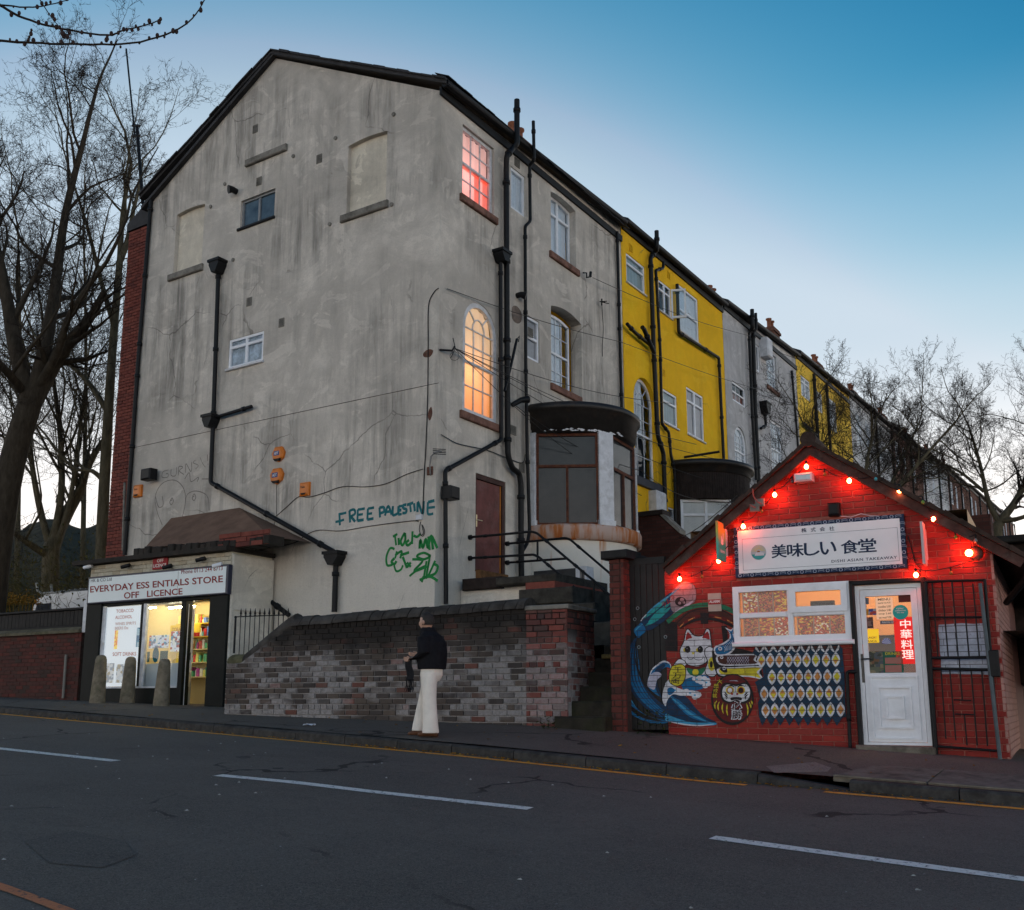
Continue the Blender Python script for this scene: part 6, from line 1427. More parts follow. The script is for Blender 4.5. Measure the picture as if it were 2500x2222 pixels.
# carp streamers
blob('black', [(1040, 880), (1250, 870), (1480, 930), (1540, 1050), (1560, 1210), (1450, 1180), (1180, 1180), (1080, 1150)])
blob('white', [(1055, 868), (1150, 820), (1215, 768), (1210, 705), (1168, 655), (1228, 682), (1268, 645), (1262, 720), (1288, 800), (1268, 890), (1190, 950), (1075, 950)]); blob('blue', [(1070, 878), (1155, 838), (1228, 778), (1222, 715), (1195, 680), (1232, 698), (1256, 675), (1250, 730), (1272, 800), (1255, 875), (1185, 935), (1085, 938)])
ell('white', 1118, 882, 21, 21); ell('blue', 1118, 882, 9, 9)
for k in range(7): stroke('white', [(1150 + k * 16, 850 - k * 9), (1172 + k * 14, 880 - k * 10), (1165 + k * 16, 915 - k * 6)], 4)
blob('white', [(1090, 952), (1300, 940), (1480, 938), (1518, 945), (1495, 1000), (1535, 1050), (1300, 1060), (1110, 1050)]); blob('brown', [(1105, 962), (1300, 952), (1465, 950), (1490, 958), (1472, 1000), (1500, 1038), (1300, 1048), (1130, 1040)])
ell('white', 1135, 972, 18, 18); ell('black', 1135, 972, 8, 8)
for k in range(9): stroke('lilac', [(1190 + k * 26, 962), (1215 + k * 26, 1000), (1188 + k * 26, 1040)], 4, sm=False); stroke('lilac', [(1215 + k * 26, 962), (1190 + k * 26, 1000), (1215 + k * 26, 1040)], 4, sm=False)
blob('white', [(1095, 1090), (1250, 1078), (1555, 1068), (1530, 1130), (1570, 1205), (1430, 1182), (1180, 1172), (1100, 1150)]); blob('yellow', [(1115, 1098), (1250, 1090), (1530, 1080), (1505, 1130), (1545, 1190), (1430, 1168), (1180, 1160), (1118, 1142)])
blob('black', [(1112, 1090), (1180, 1085), (1195, 1130), (1150, 1130)], 3); ell('white', 1160, 1090, 18, 18); ell('black', 1160, 1090, 8, 8)
# round wishing doll
ell('black', 1248, 1418, 226, 272); ell('darkred', 1250, 1412, 206, 252); stroke('lilac', [(1215, 1222), (1265, 1218), (1310, 1226)], 8, taper=True)
blob('black', [(1120, 1310), (1170, 1240), (1290, 1255), (1400, 1236), (1450, 1310), (1440, 1420), (1370, 1462), (1290, 1440), (1210, 1460), (1135, 1420)]); blob('white', [(1145, 1312), (1190, 1262), (1290, 1275), (1385, 1256), (1432, 1315), (1420, 1405), (1355, 1442), (1290, 1420), (1220, 1442), (1152, 1405)])
for x, c in ((1222, 'white'), (1338, 'black')): ell('yellow', x, 1322, 44, 42); ell('red', x, 1322, 32, 34); ell(c, x, 1322, 24, 27)
for pts in ([(1190, 1282), (1235, 1272), (1275, 1292)], [(1300, 1292), (1335, 1270), (1385, 1282)], [(1155, 1360), (1190, 1390), (1185, 1420)], [(1420, 1360), (1385, 1390), (1390, 1420)], [(1235, 1415), (1290, 1400), (1345, 1415)], [(1165, 1340), (1200, 1378)], [(1410, 1340), (1372, 1378)]): stroke('black', pts, 12, taper=True)
ell('red', 1245, 1360, 13, 11); ell('red', 1300, 1360, 13, 11); blob('black', [(1230, 1400), (1290, 1392), (1345, 1400), (1340, 1428), (1290, 1418), (1238, 1428)])
for s_, y in (('必', 1440), ('勝', 1535)): mtext(s_, 1236, y - 6, 1352, y + 96, 'white', .06); mtext(s_, 1246, y + 2, 1342, y + 88, 'black', .018)
for i, s_ in enumerate('大願成就'): mtext(s_, 1058 - i * 6 + (30 if i == 0 else 0), 1205 + i * 50, 1110 - i * 8 + (30 if i == 0 else 0), 1250 + i * 50, 'yellow', .02)
for pts in ([(1085, 1430), (1062, 1470), (1068, 1520)], [(1112, 1440), (1095, 1490), (1105, 1540)], [(1150, 1452), (1140, 1510), (1155, 1570)], [(1195, 1465), (1188, 1530), (1200, 1592)], [(1395, 1455), (1412, 1520), (1408, 1590)], [(1425, 1445), (1440, 1480), (1445, 1510)], [(1445, 1430), (1455, 1450), (1458, 1475)]): stroke('yellow', pts, 14, taper=True)
# lozenge pattern
base = [(105, 215), (150, 110), (1380, 80), (1440, 150), (1440, 240), (1460, 420), (1470, 640), (1478, 900), (1490, 1150)]
xb = [1430, 1355, 1285, 1212, 1142, 1068, 1000, 925, 858, 785, 722, 652, 590, 517, 450, 382, 318, 250]
for i, x in enumerate(xb): base.append((x, 1285 if i % 2 else 1170))
base += [(205, 1160), (185, 940), (215, 880), (170, 700), (140, 640), (270, 560), (250, 400), (190, 260)]
blob('navy', base, 1, md, sm=False)
def lens(x, y, rx, ry): 
    return [(x + rx * math.sin(math.pi * t) ** .8 * (1 if s > 0 else -1), y + s * 0 + ry * (2 * t - 1) * (1 if s > 0 else -1)) for s in (1, -1) for t in (i / 8 for i in range(8))]
rows = [(312, [238, 370, 505, 640, 770, 905, 1045, 1195, 1338]), (562, [395, 530, 662, 795, 932, 1068, 1215, 1355]), (806, [282, 415, 550, 682, 818, 958, 1097, 1238, 1385]), (1052, [303, 437, 568, 700, 840, 978, 1118, 1262, 1412])]
for y, xs_ in rows:
    for x in xs_:
        yy = y - (x - 800) * .012; blob('white', lens(x, yy, 62, 114), 1, md, sm=False); j = rnd.uniform(-5, 5)
        blob(rnd.choice(('orange', 'yellow', 'orange')), [(x - 47, yy), (x + j, yy - 72), (x + 47, yy), (x + j, yy + 74)], 1, md, sm=False); blob(rnd.choice(('yellow', 'orange')), [(x - 40, yy), (x + 40, yy), (x + j, yy + rnd.choice((60, -55)))], 1, md, sm=False)
for x in (215, 350, 480, 615, 750, 890, 1040, 1180, 1325):
    for s_ in (-1, 1): stroke('white', [(x + s_ * 60, 95 - (x - 800) * .02), (x + s_ * 45, 150), (x + s_ * 4, 198)], 30, md, taper=True)
    blob('brown', [(x - 34, 108), (x + 34, 108), (x, 170)], 1, md, sm=False)
mural.build('mural', PMATS, ta)

# sign board ---------------------------------------------------------------------------------------
sb = thing('takeaway_sign', 'white sign board with blue patterned border and Japanese lettering on the takeaway', 'sign', tuple(TAF.P(2.02, 1.6, .03)))
zs = crop(1780, 1230, 4.443); SG = TAF.off(0, 0, .06); S = lambda x, y: SG.px(*zs(x, y))
A0, A1, B0, B1 = .985, 3.07, 1.595, 2.25
SBF = M('white_sign_panel', (.82, .84, .86), .04, 3, .4, .4); NAVY = Mflat('navy_print', (.008, .028, .075)); PALE = Mflat('pale_border_print', (.45, .50, .60))
mb = MB(); mb.bbox(SG, A0, A1, B0, B1, -.06, -.004, .004); mb.build('board', NAVY, sb)
mb = MB(); mb.box(SG, A0 + .05, A1 - .05, B0 + .05, B1 - .05, -.03, 0); fc = mb.build('sign_face', SBF, sb)
mb = MB(); bw = .05; k = 0
def medal(x, y, h):
    for r0, r1 in ((.46, .36), (.2, .0)):
        n = 10
        if h == 0:
            if r1: mb.add([SG.P(x + bw * r * math.cos(2 * math.pi * i / n), y + bw * r * math.sin(2 * math.pi * i / n), -.002) for r in (r0, r1) for i in range(n)], [(i, (i + 1) % n, n + (i + 1) % n, n + i) for i in range(n)])
            for i in range(6): t = 2 * math.pi * i / 6; mb.prism(SG, [(x + bw * (.3 * math.cos(t) + .1 * math.cos(u)), y + bw * (.3 * math.sin(t) + .1 * math.sin(u))) for u in (0, 2.1, 4.2)], -.003, -.002, front_only=True)
        else:
            for q_ in (.1, -.25):
                add_ribbon(mb, SG, [(x + bw * .7 * math.cos(math.pi * i / 6), y + bw * (q_ + .35 * math.sin(math.pi * i / 6))) for i in range(7)], bw * .13, -.002)
for i in range(26):
    x = A0 + .06 + (A1 - A0 - .12) * i / 25
    medal(x, B1 - .025, i % 2); medal(x, B0 + .025, i % 2)
for i in range(1, 8):
    y = B0 + .05 + (B1 - B0 - .1) * i / 8; medal(A0 + .025, y, i % 2); medal(A1 - .025, y, i % 2)
mb.build('border_pattern', PALE, sb)
mb = MB(); l0, l1 = S(140, 385), S(1850, 618); 
for x0, x1, y0, y1 in ((l0[0], l1[0], l0[1] - .003, l0[1]), (l0[0], l1[0], l1[1], l1[1] + .003), (l0[0], l0[0] + .003, l1[1], l0[1]), (l1[0] - .003, l1[0], l1[1], l0[1])): mb.box(SG, x0, x1, y0, y1, .0, .0015)
mb.build('line_frame', NAVY, fc)
mb = MB()
for s_, (x0, y0, x1, y1), b_ in (('美', (465, 437, 618, 590), .05), ('味', (635, 425, 803, 580), .05), ('し', (820, 418, 975, 565), .06), ('い', (995, 405, 1155, 555), .06), ('食', (1220, 388, 1398, 545), .05), ('堂', (1408, 372, 1590, 530), .05)):
    P_, Q_ = S(x0, y1), S(x1, y0); add_text(mb, SG, s_, P_[0], Q_[0], P_[1], Q_[1], .002, 0, b_)
for s_, (x0, y0, x1, y1) in (('株', (785, 262, 840, 314)), ('式', (888, 256, 938, 306)), ('会', (985, 250, 1038, 300)), ('社', (1088, 244, 1140, 294))):
    P_, Q_ = S(x0, y1), S(x1, y0); add_text(mb, SG, s_, P_[0], Q_[0], P_[1], Q_[1], .002, 0, .03)
P_, Q_ = S(1112, 640), S(1822, 578); h_ = .034; add_text(mb, SG, 'DISHI ASIAN TAKEAWAY', P_[0], Q_[0], P_[1], P_[1] + h_, .002, 0, .012, 1.15)
mb.build('sign_lettering', NAVY, fc)
c_ = S(320, 527); r_ = .098; mb = MB(); ncir = 32
mb.prism(SG, [(c_[0] + r_ * math.cos(2 * math.pi * i / ncir), c_[1] + r_ * math.sin(2 * math.pi * i / ncir)) for i in range(ncir)], 0, .0015, 0, front_only=True)
mb.prism(SG, [(c_[0] + r_ * .95 * math.cos(math.pi * (1.08 + .84 * i / 12)), c_[1] + r_ * .95 * math.sin(math.pi * (1.08 + .84 * i / 12))) for i in range(13)], 0, .0022, 2, front_only=True)
for i in range(11): t = math.pi * (.08 + .84 * i / 10); add_ribbon(mb, SG, [(c_[0] + r_ * .3 * math.cos(t), c_[1] + .01 + r_ * .3 * math.sin(t)), (c_[0] + r_ * .93 * math.cos(t), c_[1] + r_ * .93 * math.sin(t))], .006, .002, 3)
mb.prism(SG, [(c_[0] + r_ * .22 * math.cos(math.pi * i / 8), c_[1] + r_ * .02 + r_ * .2 * math.sin(math.pi * i / 8)) for i in range(9)], 0, .0025, 4, front_only=True)
mb.prism(SG, [(c_[0] - r_ * .55, c_[1] - r_ * .45), (c_[0] + r_ * .75, c_[1] - r_ * .45), (c_[0] + r_ * .7, c_[1] - r_ * .1), (c_[0] + r_ * .3, c_[1] - r_ * .02), (c_[0] - r_ * .3, c_[1]), (c_[0] - r_ * .42, c_[1] - r_ * .15)], 0, .0028, 1, front_only=True)
mb.build('logo_disc', [Mflat('logo_pale', (.42, .5, .52)), Mflat('logo_white', (.6, .66, .7)), Mflat('logo_teal', (.04, .34, .33)), Mflat('logo_yellow', (.6, .55, .12)), Mflat('logo_sun', (.3, .12, .02))], fc)
# blade signs
def blade(a, b0, b1, c0, c1, lab, mats, hue):
    F = Fr(TAF.P(a, 0, 0), -TAF.n, (0, 0, 1), TAF.u); t_ = thing('blade_sign', lab, 'sign', tuple(TAF.P(a, b0, c1 * .5)))
    mb = MB(); mb.bbox(F, -c1, -c0, b0, b1, -.03, 0, .003); bo = mb.build('blade_board', mats, t_)
    mb = MB(); mb.box(F, -c0 - .01, .01, b0 + .08, b1 - .06, -.035, .004); mb.build('wall_bracket', OLDWHITE, t_)
    return t_, F
t = NT('orange_to_green_print'); zz = t.sep(t.pos())[2]; t.color(t.ramp(t.math('DIVIDE', t.math('SUBTRACT', zz, 1.70), .62), [(.0, (.03, .36, .30)), (.5, (.04, .36, .28)), (.75, (.5, .42, .04)), (1, (.62, .22, .06))])); BLM = t.pr(.4, .4)
b1_, F1 = blade(.88, 1.80, 2.30, .07, .40, 'orange and green projecting sign at the left of the takeaway gable', BLM, 0)
mb = MB(); mb.prism(F1, [(-.30, 2.02), (-.24, 2.0), (-.19, 2.03), (-.17, 2.16), (-.20, 2.17), (-.22, 2.07), (-.25, 2.12), (-.28, 2.12)], 0, .003, front_only=True); add_text(mb, F1, 'deliveroo', -.34, -.13, 1.90, 1.95, .003, 0, .02); mb.build('print', Mflat('white_letters', (.7, .66, .64)), b1_)
b2_, F2 = blade(3.30, 1.60, 2.10, .05, .30, 'pale projecting sign seen edge-on right of the sign board', Mflat('pale_blade', (.5, .45, .45)), 0)
# alarm plate, floodlight, camera, wall lamp, brackets
def plate(x0, y0, x1, y1, f=crop(1500, 1050, 2.044)): P_, Q_ = TAF.px(*f(x0, y1), .02), TAF.px(*f(x1, y0), .02); return P_[0], Q_[0], P_[1], Q_[1]
z7 = crop(1500, 1050, 2.044)
ap = thing('alarm_plate', 'small red and white ALARM plate on the takeaway wall', 'sign', tuple(TAF.P(.62, 1.2, .01)))
r4 = plate(468, 812, 530, 906); mb = MB(); mb.bbox(TAF, *r4, .0, .014, .003); mb.build('plate', Mflat('plate_beige', (.42, .36, .30)), ap)
mb = MB(); mb.box(TAF, r4[0] + .005, r4[1] - .005, r4[2] + .09, r4[2] + .155, .014, .0165); mb.build('red_band', Mflat('plate_red', (.32, .03, .03)), ap)
mb = MB(); add_text(mb, TAF, 'ALARM', r4[0] + .018, r4[1] - .018, r4[2] + .11, r4[2] + .145, .019, 0, .03); mb.build('lettering', Mflat('white_letters', (.7, .66, .64)), ap)
fl = thing('floodlight', 'small black floodlight above the takeaway sign', 'lamp', tuple(TAF.P(*TAF.px(*z7(1097, 395)), .05))); a_, b_ = TAF.px(*z7(1097, 397), .05)
mb = MB(); mb.bbox(TAF, a_ - .07, a_ + .07, b_ - .08, b_ + .08, .0, .12, .02); mb.build('housing', BLACK, fl)
mb = MB(); mb.tube([TAF.P(*TAF.px(*z7(x, y), .03), .03) for x, y in ((1100, 410), (1130, 430), (1180, 435), (1230, 418), (1280, 428), (1340, 430), (1400, 425))], .005, 5); mb.build('cable', OLDWHITE, fl)
sc_ = thing('white_camera', 'white box camera under the peak of the takeaway gable', 'camera', tuple(TAF.P(*TAF.px(*z7(945, 240)), .05))); a_, b_ = TAF.px(*z7(945, 240), .1)
mb = MB(); mb.bbox(TAF, a_ - .11, a_ + .11, b_ - .05, b_ + .06, .0, .16, .02); mb.build('camera_body', OLDWHITE, sc_)
bk = thing('aerial_bracket', 'grey steel bracket bolted to the left barge board', 'bracket', tuple(TAF.P(*TAF.px(*z7(715, 375)), .1)))
for (x, y) in ((700, 388), (725, 362)): a_, b_ = TAF.px(*z7(x, y), .16); mb = MB(); mb.bbox(TAF, a_ - .06, a_ + .06, b_ - .05, b_ + .05, .14, .18, .01); mb.build('plate', GREYSTONE, bk)
mb = MB(); mb.tube([TAF.P(*TAF.px(*z7(x, y), .2), .2) for x, y in ((690, 293), (693, 330), (715, 360), (735, 370))], .008, 6); mb.tube([TAF.P(*TAF.px(*z7(x, y), .2), .2) for x, y in ((675, 372), (705, 388))], .008, 6); mb.build('rod', M('red_rod', (.35, .1, .08)), bk)
wl_ = thing('bulkhead_lamp', 'round bulkhead wall lamp glowing red near the right eave of the takeaway', 'lamp', tuple(TAF.P(*TAF.px(*z7(1780, 618)), .03))); a_, b_ = TAF.px(*z7(1785, 615), .05)
mb = MB(); mb.lathe((0, 0, 0), [(.001, .06), (.07, .06), (.085, .03), (.085, 0)], 16)
mb.v = [tuple(TAF.P(a_ + .035 + x, b_ + y, .01 + z)) for x, y, z in mb.v]; mb.build('lamp_base', BARGE, wl_)
def bulb_mat(name, c, s): return Memit(name, c, s, (.3, .05, .03))
LITB = bulb_mat('lit_red_bulb', (1.0, .06, .018), 150.0); LITO = bulb_mat('lit_orange_bulb', (1.0, .22, .06), 50.0); 
mb = MB(); mb.ball(TAF.P(a_ - .03, b_ - .0, .09), .042, 8); mb.build('bulb', LITB, wl_)
fs = thing('festoon_lights', 'string of red festoon bulbs along the takeaway gable', 'string lights', tuple(TAF.P(1.2, 1.6, .12)))
lit = [(325, 745, .1), (520, 655, .1), (643, 483, .12), (800, 325, .12), (958, 185, .13), (1172, 255, .13), (1423, 303, .18), (1593, 445, .13), (1505, 725, .1)]
off = [(437, 732, 'yellow', .08), (735, 407, 'yellow', .1), (888, 258, 'dark', .12), (1050, 222, 'yellow', .1), (1305, 245, 'blue', .2), (1540, 362, 'green', .2), (1703, 537, 'green', .1), (1803, 553, 'clear', .16), (1680, 715, 'yellow', .08)]
OFFM = {'yellow': M('unlit_yellow_bulb', (.22, .12, .02), .1, 9, .2, .5), 'blue': M('unlit_blue_bulb', (.04, .35, .42), .1, 9, .2, .5), 'green': M('unlit_green_bulb', (.12, .25, .04), .1, 9, .2, .5), 'clear': M('unlit_clear_bulb', (.25, .22, .2), .1, 9, .2, .5), 'dark': M('unlit_dark_bulb', (.06, .05, .06), .1, 9, .2, .5)}
def bulb(p, r, m, up):
    mb = MB(); mb.lathe(p, [(.001, -r), (r * .6, -r * .8), (r, -.1 * r), (r * .9, r * .5), (r * .5, r * 1.1), (r * .42, r * 1.3)], 12); b = mb.build('bulb', m, fs)
    mb = MB(); mb.lathe(Vector(p) + Vector((0, 0, r * 1.25)), [(r * .45, 0), (r * .5, .02), (r * .5, .045), (.001, .05)], 8); mb.build('bulb_socket', BLACK, fs)
pos = []
for x, y, c in lit: p = TAF.P(*TAF.px(*z7(x, y), c), c); bulb(p, .028, LITO if (x, y) == (1423, 303) else LITB, 1); pos.append((x, p))
for x, y, k, c in off: p = TAF.P(*TAF.px(*z7(x, y), c), c); bulb(p, .022, OFFM[k], 1); pos.append((x, p))
ups = [q_ for q_ in pos if not (q_[0] in (1505, 1680))]; ups.sort(key=lambda q_: q_[0])
cp = []
for (xa, pa), (xb_, pb) in zip(ups, ups[1:]):
    for i in range(6): t = i / 6; q_ = pa.lerp(pb, t) + Vector((0, 0, .075 - .05 * math.sin(math.pi * t))); cp.append(q_)
cp.append(ups[-1][1] + Vector((0, 0, .075))); mb = MB(); mb.tube(cp, .0055, 5); mb.build('cable', WIRE, fs)
lo2 = [p for x, p in pos if x in (1505, 1680)]; mb = MB(); mb.tube([lo2[0] + Vector((0, 0, .07)), (lo2[0] + lo2[1]) / 2 + Vector((0, 0, .04)), lo2[1] + Vector((0, 0, .07)), lo2[1] + Vector((.35, .03, .16))], .0055, 5); mb.build('cable', WIRE, fs)
mb = MB(); mb.tube([TAF.P(*TAF.px(*z7(x, y), .02), .02) for x, y in ((1465, 530), (1485, 600), (1500, 660), (1525, 690), (1520, 740))], .006, 5); mb.build('cable', WIRE, fs)

# folded-back security gate, notice, pole
sgz = crop(2200, 1350, 2.797); GT_F = TAF.off(0, 0, .10); Gz = lambda x, y: GT_F.px(*sgz(x, y))
sgt = thing('security_gate', 'black steel barred security gate folded back against the takeaway wall', 'gate', tuple(GT_F.P(3.5, -.5)))
def bar(p0, p1, r, nm): mb = MB(); mb.tube([GT_F.P(*Gz(*p0)), GT_F.P(*Gz(*p1))], r, 6); mb.build(nm, BLACK, sgt)
bar((165, 195), (240, 1335), .02, 'gate_stile'); bar((570, 182), (665, 1350), .018, 'gate_stile')
bar((150, 198), (575, 184), .016, 'gate_rail'); bar((190, 440), (590, 437), .011, 'gate_rail'); bar((195, 717), (640, 712), .017, 'gate_rail'); bar((200, 790), (645, 798), .017, 'gate_rail'); bar((240, 1320), (660, 1352), .014, 'gate_rail'); bar((360, 1003), (480, 1008), .008, 'gate_rail'); bar((370, 1100), (500, 1105), .008, 'gate_rail')
for (p0, p1) in (((212, 200), (252, 715)), ((278, 200), (322, 715)), ((348, 200), (390, 715)), ((418, 200), (465, 715)), ((490, 210), (535, 715)), ((272, 795), (306, 1270)), ((332, 795), (374, 1280)), ((395, 715), (418, 1000)), ((432, 1105), (450, 1315)), ((478, 800), (520, 1315)), ((550, 800), (590, 1320))): bar(p0, p1, .0085, 'gate_bar')
mb = MB(); a_, b_ = Gz(625, 755); mb.bbox(GT_F, a_ - .05, a_ + .07, b_ - .15, b_ + .15, -.03, .05, .01); mb.build('lock_box', BLACK, sgt)
mb = MB(); mb.tube([GT_F.P(*Gz(540, 210), .03), GT_F.P(*Gz(680, 1435), .03)], .022, 8); mb.build('drop_pole', M('blue_grey_pole', (.06, .085, .10), .3, 6, .5, .4), sgt)
nt = thing('white_notice', 'blank white painted notice panel behind the barred gate', 'notice', tuple(TAF.P(3.6, .6, .01)))
A_, B_ = TAF.px(*sgz(280, 832)), TAF.px(*sgz(575, 478)); mb = MB(); n = 9; V = []
for j in range(n + 1):
    for i in range(5): a_ = A_[0] + (B_[0] - A_[0]) * i / 4 + rnd.uniform(-.006, .006) * (i in (0, 4)); b_ = A_[1] + (B_[1] - A_[1]) * j / n + rnd.uniform(-.01, .01) * (j in (0, n)); V.append(TAF.P(a_, b_, .0045))
mb.add(V, [(j * 5 + i, j * 5 + i + 1, (j + 1) * 5 + i + 1, (j + 1) * 5 + i) for j in range(n) for i in range(4)])
mb.build('panel', paint('bluish_white', (.42, .47, .56)), nt)
# low dark garage roof at the far right
gx = YF(18.0); a_, b_ = gx.px(2425, 1313); gr_ = thing('flat_roof_shed', 'dark flat-roofed shed at the right edge behind the takeaway', 'shed', tuple(gx.P(a_ + 2, .8)))
mb = MB(); mb.bbox(gx, a_, a_ + 6, .3, b_ - .1, -3, -.05, .02); mb.build('shed_wall', TIMBER, gr_)
mb = MB(); mb.bbox(gx, a_ - .1, a_ + 6.2, b_ - .12, b_, -3.2, .15, .02); mb.build('shed_roof', FELT, gr_)
# ---------------------------------------------------------------- graffiti and fittings on the gable
z6 = crop(600, 1000, 2.92); z4 = crop(0, 1000, 2.271)
def spray(c): t = NT('spray_' + c[0]); k = t.ramp(t.noise(14, 4), [(.35, tuple(x * .8 for x in c[1])), (.7, tuple(x * 1.3 for x in c[1]))]); t.color(k); return t.pr(.8, .15)
def graffiti(name, strokes, w, c, f, lab, cc=.004):
    mb = MB()
    for i, st in enumerate(strokes):
        P = [GF.px(*f(x, y)) for x, y in (smooth_loop(st, 5, False) if len(st) > 2 else st)]
        add_ribbon(mb, GF, P, w * rnd.uniform(.85, 1.15), cc + i * .00005)
    o = mb.build(name, spray(c), H1); o['label'] = lab
FP_ = [[(668, 738), (672, 826)], [(664, 746), (690, 742), (718, 735)], [(640, 802), (668, 796), (702, 785)], [(740, 720), (745, 806)], [(738, 724), (772, 713), (780, 742), (746, 764)], [(752, 764), (781, 800)],
       [(800, 712), (797, 793)], [(800, 714), (850, 706)], [(799, 752), (836, 746)], [(797, 793), (842, 786)], [(872, 705), (868, 785)], [(872, 707), (916, 699)], [(870, 745), (902, 740)], [(868, 785), (912, 777)],
       [(954, 698), (958, 770)], [(953, 701), (984, 697), (986, 728), (957, 740)], [(993, 757), (1016, 688), (1041, 750)], [(1003, 731), (1031, 726)], [(1050, 688), (1050, 751), (1083, 742)], [(1091, 688), (1088, 750)], [(1091, 691), (1116, 687)], [(1090, 720), (1111, 716)], [(1088, 750), (1113, 745)],
       [(1146, 678), (1123, 684), (1126, 704), (1146, 713), (1141, 736), (1117, 738)], [(1150, 681), (1196, 664)], [(1172, 674), (1178, 731)], [(1201, 668), (1206, 726)], [(1225, 731), (1229, 659), (1262, 745), (1269, 653)], [(1300, 660), (1299, 742), (1338, 742)], [(1300, 661), (1346, 649)], [(1300, 701), (1350, 695)]]
graffiti('graffiti', FP_[:14], .055, ('teal', (.02, .14, .16)), z6, 'FREE sprayed in dark teal')
graffiti('graffiti', FP_[14:], .055, ('dark_teal', (.02, .14, .16)), z6, 'PALESTINE sprayed in dark teal')
TG = [[(1050, 906), (1082, 888)], [(1064, 896), (1073, 968)], [(1090, 915), (1093, 966)], [(1135, 878), (1106, 935), (1118, 968), (1138, 930), (1136, 880)], [(1165, 930), (1145, 950), (1158, 968), (1190, 940)], [(1190, 868), (1186, 960)], [(1198, 898), (1222, 908), (1245, 888)], [(1240, 992), (1246, 930), (1264, 986), (1284, 922), (1300, 988), (1322, 900), (1366, 988)], [(1302, 905), (1312, 1002)], [(1325, 905), (1336, 998)],
      [(1320, 1045), (1270, 1022), (1220, 1045), (1270, 1068), (1320, 1045)], [(1062, 995), (1030, 990), (1004, 1050), (1010, 1110), (1048, 1106)], [(1062, 1060), (1040, 1085), (1060, 1102), (1076, 1080)], [(1078, 1010), (1066, 1062)], [(1066, 1040), (1112, 1010), (1102, 1062)], [(1102, 1040), (1166, 1018)], [(1120, 1050), (1150, 1130)], [(1058, 1110), (1074, 1152), (1106, 1142), (1122, 1110)], [(1150, 1090), (1178, 1122)], [(1178, 1090), (1150, 1126)],
      [(1188, 1068), (1262, 1078), (1200, 1152), (1292, 1120)], [(1290, 1080), (1270, 1202)], [(1312, 1058), (1290, 1202), (1352, 1078)], [(1340, 1100), (1370, 1120), (1350, 1170), (1290, 1192)], [(1168, 1188), (1230, 1140), (1292, 1110)], [(1240, 1216), (1310, 1190), (1370, 1222)], [(1256, 1232), (1268, 1188)]]
graffiti('graffiti', TG, .05, ('green', (.02, .20, .05)), z6, 'looping bright green spray tag')
EY = [[(900, 640), (870, 560), (862, 480), (900, 410), (970, 392), (1020, 440), (1028, 520), (1010, 600)], [(1028, 520), (1040, 470), (1090, 452), (1150, 480), (1160, 560)], [(862, 480), (880, 540), (905, 530), (900, 480)], [(945, 505), (955, 490), (962, 510), (950, 528), (942, 512), (955, 500)], [(1068, 482), (1078, 468), (1086, 488), (1076, 505), (1066, 490), (1078, 480)], [(1025, 385), (1050, 350), (1060, 400), (1100, 375), (1095, 400)], [(1120, 385), (1160, 385)],
      [(935, 335), (905, 345), (900, 375), (930, 375), (932, 355), (920, 358)], [(950, 330), (950, 365), (975, 365), (980, 320)], [(990, 365), (992, 318), (1015, 320), (995, 340), (1020, 360)], [(1030, 350), (1032, 300), (1060, 345), (1064, 290)], [(1085, 280), (1072, 295), (1100, 310), (1085, 330)], [(1110, 265), (1125, 300), (1140, 320)], [(1150, 250), (1152, 285)], [(1153, 300), (1155, 306)]]
graffiti('graffiti', EY[7:], .02, ('faded_grey', (.24, .22, .2)), z4, 'faded grey scribbled lettering above the drawn eyes')
graffiti('graffiti', EY[:7], .022, ('grey', (.22, .20, .185)), z4, 'faded grey drawing of two round eyes with lettering')
